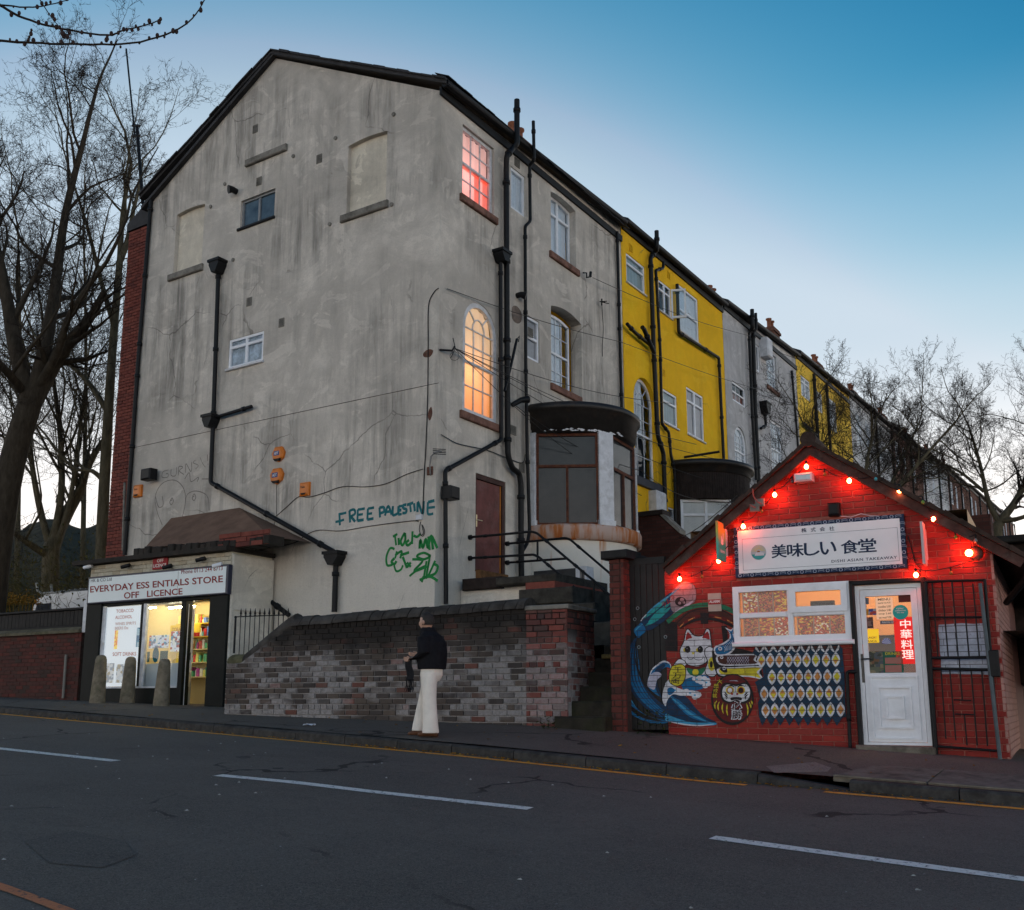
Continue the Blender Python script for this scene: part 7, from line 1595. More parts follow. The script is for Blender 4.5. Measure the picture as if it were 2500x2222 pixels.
def alarm(x, y, w, h, f, hexa, lab, txt, nm='alarm_box'):
    a, b = GF.px(*f(x, y), .04); s = GF.px(*f(x + w, y), .04)[0] - a; hh = GF.px(*f(x, y), .04)[1] - GF.px(*f(x, y + h), .04)[1]; s, hh = s / 2, hh / 2
    t_ = thing(nm, lab, 'alarm box', tuple(GF.P(a, b - hh, .0)), 'alarm boxes on the gable')
    OR = M('orange_alarm_plastic', (.62, .17, .012), .12, 6, .4, .4)
    pol = [(a - s * .55, b + hh), (a + s * .55, b + hh), (a + s, b + hh * .25), (a + s * .8, b - hh * .55), (a, b - hh), (a - s * .8, b - hh * .55), (a - s, b + hh * .25)] if hexa else [(a - s, b - hh), (a + s, b - hh), (a + s, b + hh), (a - s, b + hh)]
    cx_, cy_ = a, b; inn = [(cx_ + (x_ - cx_) * .72, cy_ + (y_ - cy_) * .72) for x_, y_ in pol]; n = len(pol)
    if sum(pol[i][0] * pol[(i + 1) % n][1] - pol[(i + 1) % n][0] * pol[i][1] for i in range(n)) < 0: pol = pol[::-1]; inn = inn[::-1]
    mb = MB(); mb.add([GF.P(*p, .0) for p in pol] + [GF.P(*p, .055) for p in pol] + [GF.P(*p, .085) for p in inn], [(i, (i + 1) % n, n + (i + 1) % n, n + i) for i in range(n)] + [(n + i, n + (i + 1) % n, 2 * n + (i + 1) % n, 2 * n + i) for i in range(n)] + [tuple(range(2 * n, 3 * n))])
    mb.build('cover', OR, t_)
    mb = MB(); mb.prism(GF, [(a - s * .6, b - hh * .6), (a + s * .6, b - hh * .6), (a + s * .3, b - hh * (.9 if hexa else .85)), (a - s * .3, b - hh * (.9 if hexa else .85))], .03, .09); mb.build('strobe', M('black_strobe', (.015, .012, .01)), t_)
    if txt == 'ADT':
        mb = MB(); mb.box(GF, a - s * .5, a + s * .38, b - hh * .18, b + hh * .42, .085, .089); bd = mb.build('badge', Mflat('blue_badge', (.03, .06, .2)), t_)
        mb = MB(); add_text(mb, GF, 'ADT', a - s * .4, a + s * .28, b - hh * .06, b + hh * .3, .0905, 0, .03); mb.build('lettering', WHT, t_)
    else:
        mb = MB(); add_text(mb, GF, txt, a - s * .62, a + s * .35, b + hh * .12, b + hh * .42, .0875, 0, .03); mb.build('lettering', M('black_print', (.02, .015, .01)), t_)
alarm(232, 320, 86, 106, z6, True, 'upper of the two orange six-sided alarm boxes on the gable', 'ADT'); alarm(220, 476, 92, 112, z6, True, 'lower of the two orange six-sided alarm boxes on the gable', 'ADT')
alarm(420, 568, 66, 96, z6, False, 'upright orange alarm box right of the six-sided ones', 'Yale'); alarm(763, 452, 42, 66, z4, False, 'small orange alarm box near the red brick edge of the gable', 'Yale')
a, b = GF.px(*z4(842, 365), .1); t_ = thing('black_floodlight', 'black box floodlight on the gable above the shop', 'lamp', tuple(GF.P(a, b - .15, 0))); mb = MB(); mb.bbox(GF, a - .17, a + .17, b - .13, b + .13, .08, .3, .03); mb.build('housing', BLACK, t_); mb = MB(); mb.tube([GF.P(a, b, 0), GF.P(a, b, .1)], .03, 8); mb.build('arm', BLACK, t_)
# cables clipped to the walls
def cable(pts, r, lab, grp='cables clipped to the gable'):
    P = [Vector(p) for p in pts]; S_ = smooth_loop([tuple(p) for p in P], 5, False); mb = MB(); mb.tube(S_, r, 5)
    mb.build('wall_cable', WIRE, label=lab, cat='cable', loc=tuple(P[0]), group=grp)
Gc = lambda L, f, c=.012: [GF.P(*GF.px(*f(x, y)), c) for x, y in L]
full = lambda x, y: (x, y)
cable(Gc([(1072, 704), (1060, 715), (1047, 748), (1046, 843), (1045, 960), (1041, 1083), (1037, 1150), (1033, 1240), (1029, 1268)], full), .011, 'dark cable running down the gable beside its corner')
cable(Gc([(215, 765), (300, 690), (380, 622), (450, 626), (560, 596), (695, 550), (850, 552), (1000, 530), (1150, 462), (1265, 425)], z6), .008, 'slack cable looping from the drainpipe past the upright alarm box to the corner')
cable(Gc([(210, 980), (350, 950), (440, 890), (530, 860), (680, 866), (900, 830), (1180, 795), (1235, 800)], z6), .008, 'slack cable just under the teal lettering')
cable(Gc([(215, 770), (205, 860), (235, 915), (325, 935)], z6), .006, 'thin looped cable left of the diagonal drainpipe')
cable(Gc([(222, 530), (222, 760)], z6), .005, 'thin straight cable below the six-sided alarm boxes')
cable(Gc([(1250, 800), (1240, 860), (1262, 905), (1278, 870), (1258, 820), (1268, 880), (1250, 900)], z6), .007, 'coiled spare cable hanging above the green tag')
cable([GF.P(*GF.px(*z4(735, 213)), .004), GF.P(*GF.px(700, 1013), .004), GF.P(*GF.px(1071, 935), .004)], .006, 'thin straight wire across the gable below the small white window')
cable([TF.P(*T(*z6(x, y), .03), .03) for x, y in ((1395, 178), (1440, 205), (1520, 245), (1720, 290), (1850, 340), (1970, 380), (1992, 320))], .009, 'dark cable crossing the facade above the maroon door')
cable([TF.P(*T(*crop(1000, 150, 2.596)(x, y), .02), .02) for x, y in ((1218, 1530), (1222, 1600), (1228, 1700), (1222, 1800), (1222, 1870))], .008, 'cable hanging straight down beside the upper right grey-house windows')
a, b = GF.px(*z6(1242, 770)); mb = MB(); mb.bbox(GF, a - .07, a + .07, b - .05, b + .05, 0, .05, .008); mb.build('junction_box', OLDWHITE, label='small white cable junction box beside the teal lettering', cat='junction box', loc=tuple(GF.P(a, b, 0)))
# old aerial on the corner
ae = thing('small_aerial', 'small grid aerial on a bent arm at the gable corner', 'aerial', tuple(GF.P(*GF.px(*z6(1320, 440)), .02)))
Gq = lambda x, y, c=.1: GF.P(*GF.px(*z6(x, y), c), c)
mb = MB(); mb.tube([Gq(1318, 470, .02), Gq(1312, 400), Gq(1320, 335), Gq(1345, 308), Gq(1395, 298)], .016, 8); mb.build('arm', M('galvanised', (.2, .2, .2), .2, 9, .5, .5, .5), ae)
for y in (280, 292, 304, 316): mb = MB(); mb.tube([Gq(1335, y), Gq(1426, y + 4)], .008, 6); mb.build('rod', BLACK, ae)
mb = MB(); mb.bbox(GF, *(GF.px(*z6(1297, 415))[0], GF.px(*z6(1335, 415))[0]), GF.px(*z6(1297, 470))[1], GF.px(*z6(1297, 412))[1], 0, .03, .006); mb.build('wall_plate', FARBRICK, ae)
# tv aerial bracket on the upper facade
ta2 = thing('insulator_bracket', 'wire insulator on the facade beside the upper right window sill', 'bracket', tuple(TF.P(*T(1432, 672), .05))); q3 = crop(1000, 150, 2.596)
mb = MB(); mb.tube([TF.P(*T(*q3(x, y), .1), .1) for x, y in ((1100, 1340), (1122, 1340), (1122, 1370), (1145, 1365))], .018, 6); mb.tube([TF.P(*T(*q3(1145, 1365), .1), .1), TF.P(*T(*q3(1148, 1335), .1), .1)], .035, 8); mb.build('arm', BLACK, ta2)
ta3 = thing('tv_aerial', 'small TV aerial fixed to the grey facade beside the yellow house', 'aerial', tuple(TF.P(*T(1468, 740), .05)))
mb = MB(); mb.tube([TF.P(*T(*q3(1218, 1505), .1), .1), TF.P(*T(*q3(1218, 1545), .1), .1)], .02, 6)
for x, y in ((1250, 1520), (1262, 1535), (1240, 1525)): mb.tube([TF.P(*T(*q3(1205, 1522), .12), .12), TF.P(*T(*q3(x, y), .25), .25)], .012, 5)
mb.build('rods', BLACK, ta3)
wb = thing('wire_bracket', 'rusty wall bracket gathering the overhead wires at the house corner', 'bracket', tuple(TF.P(15.1, 7.05, .05)))
q5 = crop(1000, 650, 2.596); Tq = lambda x, y, c=.15: TF.P(*T(*q5(x, y), c), c)
mb = MB(); mb.tube([Tq(190, 530, .02), Tq(270, 535), Tq(285, 510)], .022, 6); mb.tube([Tq(275, 455), Tq(290, 520), Tq(262, 580)], .008, 5); mb.build('arm', BLACK, wb)
mb = MB(); mb.tube([Tq(285 + 30 * math.cos(t * .7), 570 + 28 * math.sin(t * .7)) for t in range(19)], .005, 5); mb.build('wire_coil', WIRE, wb)
# overhead wires between the houses
WL = iter(['overhead wire from the corner bracket to the yellow house bow window', 'overhead wire from the corner bracket to the mid yellow-house window', 'lowest overhead wire from the corner bracket to the grey house beyond', 'overhead wire from the corner bracket down past the rusty bow window', 'overhead wire from the corner bracket to the far soil pipes', 'overhead wire from above the arched lit window to the yellow house edge', 'overhead wire crossing the yellow house at mid height', 'overhead wire from the insulator across the top of the yellow house', 'overhead wire from the far roof down to the bare tree', 'overhead wire sagging across the rusty bow window panes', 'overhead wire from the rusty bow window to the takeaway roof', 'short overhead wire from the yellow house to the takeaway barge board'])
def wire(p, q, sag=.15, r=.008):
    P = [p.lerp(q, i / 14) - Vector((0, 0, sag * math.sin(math.pi * i / 14))) for i in range(15)]
    mb = MB(); mb.tube(P, r, 4); mb.build('overhead_wire', WIRE, label=next(WL), cat='wire', loc=tuple(p), group='overhead wires along the terrace')
B0_ = Tq(285, 520)
for (x, y, c, s) in ((1700, 1085, .4, .25), (1640, 985, .3, .2), (1790, 1130, .8, .35), (1566, 1210, 1.2, .3), (1850, 1200, 1.0, .5)): wire(B0_, TF.P(*T(x, y, c), c), s)
wire(TF.P(*T(1092, 705, .03), .03), TF.P(*T(1516, 835, .3), .3), .08); wire(TF.P(*T(1516, 835, .3), .3), TF.P(*T(1940, 975, .3), .3), .1)
wire(TF.P(*T(1447, 678, .2), .2), TF.P(*T(1830, 820, .3), .3), .15); wire(TF.P(*T(1900, 860, .3), .3), TF.P(*T(2190, 945, 3), 3), .1)
wire(TF.P(*T(1258, 990, .2), .2), TF.P(*T(1566, 1150, 1.6), 1.6), .2); wire(TF.P(*T(1566, 1150, 1.6), 1.6), TAF.P(*TAF.px(1850, 1225, .2), .2), .25); wire(TF.P(*T(1640, 1320, .6), .6), TAF.P(*TAF.px(1800, 1210, .2), .2), .1)
# tall mast behind the roof
ms = thing('aerial_mast', 'thin tall mast standing behind the left eave of the grey house', 'mast', (-20.9, 17, 11.5)); MF = YF(17.0); z1p = crop(0, 0, 2.596); Mq = lambda x, y: MF.P(*MF.px(*z1p(x, y)))
mb = MB(); mb.tube([Mq(905, 1290), Mq(868, 800)], .05, 8); mb.build('lower_pole', BLACK, ms); mb = MB(); mb.tube([Mq(856, 870), Mq(800, 310)], .026, 8); mb.build('upper_pole', BLACK, ms)
for y in (797, 862): mb = MB(); mb.tube([Mq(842, y), Mq(882, y)], .045, 6); mb.build('clamp', BLACK, ms)

# ---------------------------------------------------------------- litter and weeds
for (x, y, fn, s_, lab) in ((755, 1773, hp, .16, 'white crumpled packet lying on the pavement before the sooty wall'), (1802, 1895, hr, .13, 'white paper scrap lying in the gutter before the takeaway')):
    p = ground_at(fn, x, y); mb = MB(); n = 5; V = []
    for j in range(n):
        for i in range(n): u_, v_ = (i / (n - 1) - .5) * s_, (j / (n - 1) - .5) * s_ * .55; V.append((p.x + u_, p.y + v_ + u_ * .15, fn(p.x + u_, p.y + v_) + .012 + .02 * abs(math.sin(i * 2.3 + j * 1.1))))
    mb.add(V, [(j * n + i, j * n + i + 1, (j + 1) * n + i + 1, (j + 1) * n + i) for j in range(n - 1) for i in range(n - 1)]); mb.build('litter', M('white_litter', (.6, .62, .66), .15, 20), label=lab, cat='litter', loc=tuple(p))
LEAFG = Mbrick('weed_leaf', [(0, (.035, .06, .012)), (.5, (.06, .08, .02)), (1, (.02, .04, .01))])
def weed(p, r, n, lab):
    mb = MB()
    for i in range(n):
        a = rnd.uniform(0, 6.28); d = r * math.sqrt(rnd.random()); h = rnd.uniform(.02, r * 1.3); c = Vector((p.x + d * math.cos(a), p.y + d * math.sin(a) * .6, p.z + h)); l = rnd.uniform(.018, .04); b = rnd.uniform(0, 6.28); t = Vector((math.cos(b), math.sin(b), rnd.uniform(-.4, .6))).normalized(); s = t.cross(Vector((0, 0, 1))).normalized()
        mb.add([c - t * l, c + s * l * .5, c + t * l, c - s * l * .5], [(0, 1, 2, 3)])
    mb.build('weed', LEAFG, label=lab, cat='weed', loc=tuple(p))
weed(ground_at(hp, 1492, 1782) + Vector((0, .05, 0)), .22, 150, 'weeds growing at the foot of the street steps'); weed(ground_at(hp, 1590, 1795) + Vector((0, .06, 0)), .25, 160, 'weeds at the foot of the painted gate'); weed(ground_at(hp, 1330, 1782) + Vector((0, .05, 0)), .14, 60, 'low weeds at the right end of the sooty wall')
# ---------------------------------------------------------------- bare trees
BARK = Mbark('dark_bark', (.045, .036, .026)); BARK2 = Mbark('olive_bark', (.10, .085, .055)); TWIG = M('dark_twig', (.03, .022, .017), .3, 8, .9, .1)
def rdir(rg, d, ang):
    o = d.orthogonal().normalized(); p = d.cross(o); a = rg.uniform(0, 6.283); s = (o * math.cos(a) + p * math.sin(a))
    return (d * math.cos(ang) + s * math.sin(ang)).normalized()
def branch(rg, mb_t, mb_w, p, d, L, r, lev, P, keep=None):
    """grow one branch and its children; mb_t holds limbs, mb_w fine twigs"""
    n = P['seg'][lev]; pts = [p]; rs = [r]; step = L / n; q = p.copy(); dd = d.copy()
    for i in range(n):
        dd = (dd + Vector((rg.gauss(0, 1), rg.gauss(0, 1), rg.gauss(0, 1))) * P['wob'][lev] + Vector((0, 0, P['up'][lev]))).normalized()
        q = q + dd * step; pts.append(q.copy()); rs.append(r * (1 - (i + 1) / n * P['tap'][lev]))
    (mb_t if lev <= P['limb'] else mb_w).tube(pts, rs, P['sides'][lev], caps=False)
    if lev + 1 >= len(P['kids']): return
    k = P['kids'][lev]
    for j in range(k):
        t = P['from'][lev] + (1 - P['from'][lev]) * (j + rg.random()) / k; x = t * n; i = min(n - 1, int(x)); f = x - i
        b = pts[i].lerp(pts[i + 1], f); rr = (rs[i] * (1 - f) + rs[i + 1] * f) * P['rk'][lev]
        dir_ = rdir(rg, (pts[i + 1] - pts[i]).normalized(), R(rg.uniform(*P['ang'][lev])))
        if keep and not keep(b + dir_ * L * .3): continue
        branch(rg, mb_t, mb_w, b, dir_, L * P['len'][lev] * rg.uniform(.65, 1.15) * (1.15 - .5 * t), max(rr, P['rmin']), lev + 1, P, keep)
def grow(name, label, base, trunk, seed, P, bark, group=None, keep=None, buds=0):
    t = thing(name, label, 'tree', tuple(base), group); rg = random.Random(seed); mt, mw = MB(), MB()
    for (pts, rs, kids) in trunk:      # hand-placed stems
        S_ = [Vector(q) for q in smooth_loop([tuple(p) for p in pts], 4, False)]; m = len(S_); R_ = [rs[0] + (rs[1] - rs[0]) * i / (m - 1) for i in range(m)]
        mt.tube(S_, R_, 10, caps=False)
        for j in range(kids):
            f = .38 + .62 * (j + rg.random()) / kids; i = min(m - 2, int(f * (m - 1))); d0 = (S_[i + 1] - S_[i]).normalized()
            d = rdir(rg, d0, R(rg.uniform(*P['ang0']))); L = P['L0'] * rg.uniform(.6, 1.2)
            if keep and not keep(S_[i] + d * L * .4): continue
            branch(rg, mt, mw, S_[i], d, L, max(R_[i] * P['r0'], .02), 0, P, keep)
        branch(rg, mt, mw, S_[-1], (S_[-1] - S_[-2]).normalized(), P['L0'], rs[1], 0, P, keep)
    mt.build('trunk', bark, t); mw.build('crown', TWIG, t); return t
PL = dict(seg=[6, 5, 4, 3, 2], wob=[.16, .2, .22, .25, .25], up=[.10, .10, .10, .08, .05], tap=[.75, .8, .85, .9, .9], sides=[6, 4, 3, 3, 3], limb=1, kids=[6, 6, 5, 3, 0], **{'from': [.2, .15, .1, .1]}, rk=[.5, .5, .55, .65], ang=[(25, 60), (25, 65), (25, 70), (25, 70)], len=[.62, .58, .55, .5], rmin=.006, ang0=(25, 60), L0=3.6, r0=.5)
def at(x, y, D): d = ray(x, y); f = d.x * -_sy + d.y * _cy; return d * (D / f)
# keep the crowns on their own side of the grey house
kl = lambda p: not (p.x > -22.0 and p.y > 13.5)
D1 = 26.0
grow('bare_tree', 'largest bare tree at the left edge with thick forked dark trunk', at(-40, 1640, D1), [
    ([at(-40, 1640, D1), at(-5, 1330, D1), at(30, 1130, D1), at(75, 980, D1)], (.38, .30), 0),
    ([at(75, 985, D1), at(40, 860, D1), at(15, 720, D1), at(-20, 560, D1)], (.24, .12), 5), ([at(75, 985, D1), at(110, 850, D1), at(135, 700, D1 + .4), at(160, 520, D1 + 1), at(205, 340, D1 + 1)], (.22, .07), 9),
    ([at(90, 950, D1), at(140, 860, D1 - .5), at(175, 760, D1 - 1), at(260, 640, D1 - 1.5)], (.13, .05), 5), ([at(60, 960, D1), at(10, 900, D1 - 1), at(-60, 830, D1 - 2)], (.14, .06), 4)], 3, PL, BARK, None, kl)
D2 = 32.0
grow('bare_tree', 'pale bare tree with several upright stems behind the parked van', at(118, 1560, D2), [
    ([at(118, 1560, D2), at(122, 1440, D2), at(125, 1340, D2)], (.30, .26), 0), ([at(125, 1345, D2), at(95, 1230, D2), at(75, 1100, D2), at(70, 900, D2)], (.13, .05), 7), ([at(125, 1345, D2), at(150, 1200, D2), at(145, 1040, D2), at(120, 860, D2)], (.14, .05), 7),
    ([at(130, 1345, D2), at(165, 1250, D2), at(185, 1130, D2), at(205, 960, D2)], (.11, .04), 7), ([at(120, 1360, D2), at(60, 1320, D2 - 1), at(20, 1290, D2 - 2)], (.13, .06), 3)], 8, dict(PL, L0=4.2), BARK2, None, kl)
D3 = 29.0
grow('bare_tree', 'slim bare tree rising close beside the red brick edge of the house', at(244, 1560, D3), [
    ([at(244, 1560, D3), at(248, 1330, D3), at(262, 1050, D3), at(275, 850, D3), at(292, 640, D3)], (.2, .1), 0), ([at(292, 650, D3), at(300, 520, D3 + .5), at(320, 400, D3 + 1)], (.1, .05), 6),
    ([at(266, 1010, D3), at(220, 940, D3), at(170, 890, D3), at(110, 850, D3)], (.09, .04), 6), ([at(280, 800, D3), at(245, 680, D3), at(215, 560, D3), at(180, 450, D3)], (.09, .03), 7), ([at(258, 1180, D3), at(225, 1150, D3), at(175, 1140, D3), at(110, 1060, D3)], (.08, .03), 5)], 21, PL, BARK2, None, kl)
D5 = 42.0
for i, (x, sd, lab) in enumerate(((40, 31, 'farther slender bare tree, left of the pale one'), (200, 33, 'farther slender bare tree, just left of the red brick edge'))):
    grow('bare_tree', lab, at(x, 1520, D5), [([at(x, 1520, D5), at(x + 4, 1250, D5), at(x + 10, 900, D5), at(x + 4, 560, D5)], (.14, .04), 14)], sd, dict(PL, L0=4.6, kids=[6, 5, 4, 2, 0]), BARK2, None, lambda p: p.x < -24)
# tree behind the takeaway: many upright budding shoots
PR = dict(seg=[7, 6, 4, 3, 2], wob=[.15, .18, .2, .2, .2], up=[.04, .10, .14, .12, .1], tap=[.75, .8, .85, .9, .9], sides=[5, 4, 3, 3, 3], limb=0, kids=[9, 8, 5, 2, 0], **{'from': [.15, .1, .1, .1]}, rk=[.5, .45, .5, .6], ang=[(25, 70), (25, 70), (25, 70), (20, 60)], len=[.52, .5, .5, .5], rmin=.0035, ang0=(25, 75), L0=1.85, r0=.45)
DR = 24.0; kr = lambda p: p.x > -9.6
b0 = at(2090, 1480, DR)
grow('bare_tree', 'wide bare budding tree behind the takeaway roof', b0, [
    ([b0, at(2095, 1330, DR), at(2085, 1275, DR)], (.14, .11), 0), ([at(2085, 1280, DR), at(2045, 1215, DR), at(2020, 1160, DR - .3), at(1995, 1100, DR - .5), at(1985, 1050, DR - .8)], (.07, .02), 8), ([at(2086, 1275, DR), at(2110, 1200, DR), at(2118, 1120, DR), at(2135, 1050, DR)], (.075, .025), 8),
    ([at(2092, 1300, DR), at(2165, 1220, DR), at(2235, 1140, DR), at(2305, 1060, DR)], (.08, .025), 10), ([at(2048, 1222, DR), at(2000, 1210, DR - .5), at(1950, 1190, DR - 1)], (.04, .02), 6), ([at(2095, 1320, DR), at(2140, 1250, DR + 1), at(2195, 1140, DR + 1.5), at(2245, 1030, DR + 1.5)], (.065, .02), 9)], 5, PR, BARK2, None, kr)
b1 = at(2435, 1480, 27)
grow('bare_tree', 'bare tree at the right edge leaning in over the shed', b1, [
    ([b1, at(2432, 1310, 27), at(2440, 1278, 27)], (.17, .13), 0), ([at(2440, 1278, 27), at(2412, 1220, 27), at(2392, 1130, 27), at(2365, 1040, 27)], (.085, .025), 9), ([at(2440, 1280, 27), at(2480, 1225, 27), at(2520, 1140, 27), at(2530, 1030, 27)], (.09, .03), 9), ([at(2440, 1272, 27), at(2500, 1262, 26.5), at(2590, 1210, 26)], (.08, .03), 6), ([at(2402, 1200, 27), at(2340, 1150, 27), at(2270, 1120, 27)], (.05, .02), 7)], 6, dict(PR, L0=2.1), BARK2, None, kr)
# roadside tree whose budding branches hang into the top left corner
rt = thing('roadside_tree', 'budding branches of a roadside tree hanging in at the top left corner', 'tree', tuple(at(-1500, 2200, 5.5))); DN = 5.6
mb = MB(); tb = at(-1500, 1700, DN); mb.tube([Vector((tb.x, tb.y, hr(-10, 4) - .2)), tb, at(-1430, 700, DN), at(-1380, 100, DN)], [.16, .14, .12, .09], 10); mb.tube([at(-1400, 400, DN), at(-900, 180, DN), at(-400, 60, DN), at(0, 100, DN)], [.05, .035, .02, .0085], 8); mb.tube([at(-900, 180, DN), at(-300, -60, DN), at(0, 12, DN)], [.03, .018, .009], 8); mb.build('trunk', BARK, rt)
mw = MB(); bud = MB(); rg = random.Random(4)
for pts, r in (([(0, 100), (80, 105), (200, 108), (320, 106), (420, 78), (470, 45), (505, -10)], .0085), ([(0, 12), (60, 45), (150, 70), (262, 86), (300, 74), (340, 66), (390, 50)], .0085), ([(0, 13), (60, 17), (110, 14), (168, 0)], .006), ([(92, -10), (120, 35), (150, 72), (165, 92)], .0035), ([(62, 112), (70, 95), (76, 80)], .004), ([(262, 86), (260, 100)], .004)):
    S_ = smooth_loop(pts, 5, False); P_ = [at(x + rg.uniform(-1, 1), y + rg.uniform(-1, 1), DN) for x, y in S_]; m = len(P_); mw.tube(P_, [r * (1 - .6 * i / m) for i in range(m)], 6)
    for i in range(2, m):
        for _ in range(2 if i > m * .5 else 1):
            if rg.random() < .5: q = P_[i] + Vector((rg.uniform(-.012, .012), 0, rg.uniform(-.018, .018))); bud.ball(q, rg.uniform(.006, .013), 4, sz=1.5)
mw.build('twig', TWIG, rt); bud.build('buds', M('dark_bud', (.04, .022, .02)), rt, kind='stuff')

# ---------------------------------------------------------------- far left background
BANKM = M('brown_wooded_bank', (.055, .046, .028), .5, 1.2, .95, .1, bump=.8, bscale=3)
mb = MB(); n = 46; m = 14; V = []; rg = random.Random(2)
for j in range(m):
    for i in range(n):
        x = -500 + 830 * i / (n - 1); t = j / (m - 1); D = 33 + 34 * t; V.append(at(x, 1560 - (1560 - 1278) * t ** .7 + 14 * math.sin(i * .7) * t + rg.uniform(-5, 5), D))
mb.add(V, [(j * n + i, j * n + i + 1, (j + 1) * n + i + 1, (j + 1) * n + i) for j in range(m - 1) for i in range(n - 1)], 0, True); mb.build('bank', BANKM, kind='structure')
UND = Mbrick('undergrowth_leaf', [(0, (.05, .035, .015)), (.4, (.09, .07, .02)), (.7, (.04, .05, .012)), (1, (.16, .12, .02))])
mb = MB(); rg = random.Random(9)
for i in range(9000):
    D = rg.uniform(27, 44); p = at(rg.uniform(-60, 262), 1500 - abs(rg.gauss(0, 80)), D); l = rg.uniform(.02, .06); t = Vector((rg.gauss(0, 1), rg.gauss(0, 1), rg.gauss(0, 1))).normalized(); s = t.orthogonal().normalized()
    if rg.random() < .6: l *= 5; mb.add([p - t * l, p + s * .012, p + t * l], [(0, 1, 2)])
    else: mb.add([p - t * l, p + s * l * .5, p + t * l, p - s * l * .5], [(0, 1, 2, 3)])
mb.build('undergrowth', UND, kind='stuff', label='brown and yellow winter undergrowth behind the roadside wall')
# parked van with roof ladder behind the fence
VF = YF(16.6); vx0, vz = VF.px(62, 1457); vx1, _ = VF.px(260, 1457); vz = VF.px(140, 1449)[1]
van = thing('parked_van', 'white van parked behind the boarded fence, only its roof showing', 'van', (vx0 + 2, 17.5, -.1)); VW = M('white_van_paint', (.6, .63, .66), .05, 2, .3, .5)
x0 = vx0; prof = [(x0 - 1.0, .45), (x0 - 1.0, 1.0), (x0 - .25, 1.25), (x0 + .55, vz - .12), (x0 + 1.0, vz), (x0 + 4.2, vz), (x0 + 4.3, vz - .3), (x0 + 4.3, .45)]
mb = MB(); mb.prism(VF, prof, -1.9, 0); mb.build('body', VW, van)
mb = MB(); mb.prism(VF, [(x0 + .05, 1.35), (x0 + .62, vz - .25), (x0 + 1.3, vz - .25), (x0 + 1.3, 1.3)], -.02, .006); mb.build('side_window', DARKROOM, van)
for xx in (x0, x0 + 3.4):
    for cc in (.02, -1.7): w_ = MB(); w_.tube([VF.P(xx, .3, cc), VF.P(xx, .3, cc - .2)], .33, 18); w_.build('wheel', BLACK, van)
ld = thing('roof_ladder', 'grey aluminium ladder carried on the roof of the van', 'ladder', tuple(VF.P(x0 + 2, vz + .1, -.4))); LA, LBq = VF.px(88, 1448), VF.px(250, 1444); AL = M('dull_aluminium', (.3, .3, .28), .2, 8, .5, .4, .3)
for cc in (-.3, -.75):
    mb = MB(); mb.tube([VF.P(LA[0] - .5, LA[1] + .35, cc), VF.P(LA[0] - .42, LA[1] + .12, cc), VF.P(LA[0] - .2, LA[1] + .03, cc), VF.P(LBq[0], LBq[1] + .06, cc)], .035, 6); mb.build('rail', AL, ld)
for k in range(12): a_ = LA[0] + (LBq[0] - LA[0]) * (k + .3) / 12; mb = MB(); mb.tube([VF.P(a_, LA[1] + .05, -.3), VF.P(a_, LA[1] + .05, -.75)], .02, 6); mb.build('rung', AL, ld)
for xx in (x0 + 1.4, x0 + 3.4): mb = MB(); mb.box(VF, xx, xx + .06, vz - .02, LA[1] + .02, -1.0, -.2); mb.build('roof_bar', BLACK, ld)
HF_ = YF(15.4); mb = MB(); rg = random.Random(13)
for i in range(700):
    a_, b_ = HF_.px(rg.uniform(-40, 82), 1476 - abs(rg.gauss(0, 13))); p = HF_.P(a_, b_, rg.uniform(-.3, .3)); l = rg.uniform(.02, .05); t = Vector((rg.gauss(0, 1), rg.gauss(0, 1), rg.gauss(0, 1))).normalized(); s = t.orthogonal().normalized(); mb.add([p - t * l, p + s * l * .5, p + t * l, p - s * l * .5], [(0, 1, 2, 3)])
for k in range(14): a_, b_ = HF_.px(-40 + k * 9, 1500); mb.tube([HF_.P(a_, .3), HF_.P(a_ + .05, b_), HF_.P(a_ + rg.uniform(-.1, .1), b_ + .3)], .012, 4)
mb.build('hedge', Mbrick('hedge_leaf_orange_light', [(0, (.40, .16, .02)), (.4, (.10, .10, .02)), (.7, (.45, .22, .03)), (1, (.06, .07, .015))]), label='green hedge top with orange light painted in, showing over the fence at the left edge', cat='hedge', loc=tuple(HF_.P(HF_.px(20, 1500)[0], .2)))  # orange leaf colours stand in for orange light falling on the hedge
# ---------------------------------------------------------------- the walking person
def skin(name, V, E, rad, mat, parent, sub=2, root=0):
    me = bpy.data.meshes.new(name); off = off_of(parent); me.from_pydata([tuple(Vector(v) - off) for v in V], E, []); o = bpy.data.objects.new(name, me); col.objects.link(o)
    m = o.modifiers.new('s', 'SKIN'); m.use_smooth_shade = True; m.branch_smoothing = .6
    for i, r in enumerate(rad): me.skin_vertices[0].data[i].radius = r if isinstance(r, tuple) else (r, r); me.skin_vertices[0].data[i].use_root = i == root
    s = o.modifiers.new('d', 'SUBSURF'); s.levels = s.render_levels = sub
    dg = bpy.context.evaluated_depsgraph_get(); ne = bpy.data.meshes.new_from_object(o.evaluated_get(dg)); o.modifiers.clear(); o.data = ne; bpy.data.meshes.remove(me)
    ne.materials.clear(); ne.materials.append(mat); ne.polygons.foreach_set('use_smooth', [True] * len(ne.polygons)); o.parent = parent; OFF[o.name] = off; return o
foot = ground_at(hp, 1047, 1798); H_ = 1.60
pn = thing('person', 'person in dark jacket and wide off-white trousers walking left past the sooty wall', 'person', tuple(foot))
fw = -WALLF.u; lf = Vector((-fw.y, fw.x, 0))   # forward (to the left of the picture), and the person's left (towards the road)
if lf.y > 0: lf = -lf
def B(f, l, z): return foot + fw * f + lf * l + Vector((0, 0, z))
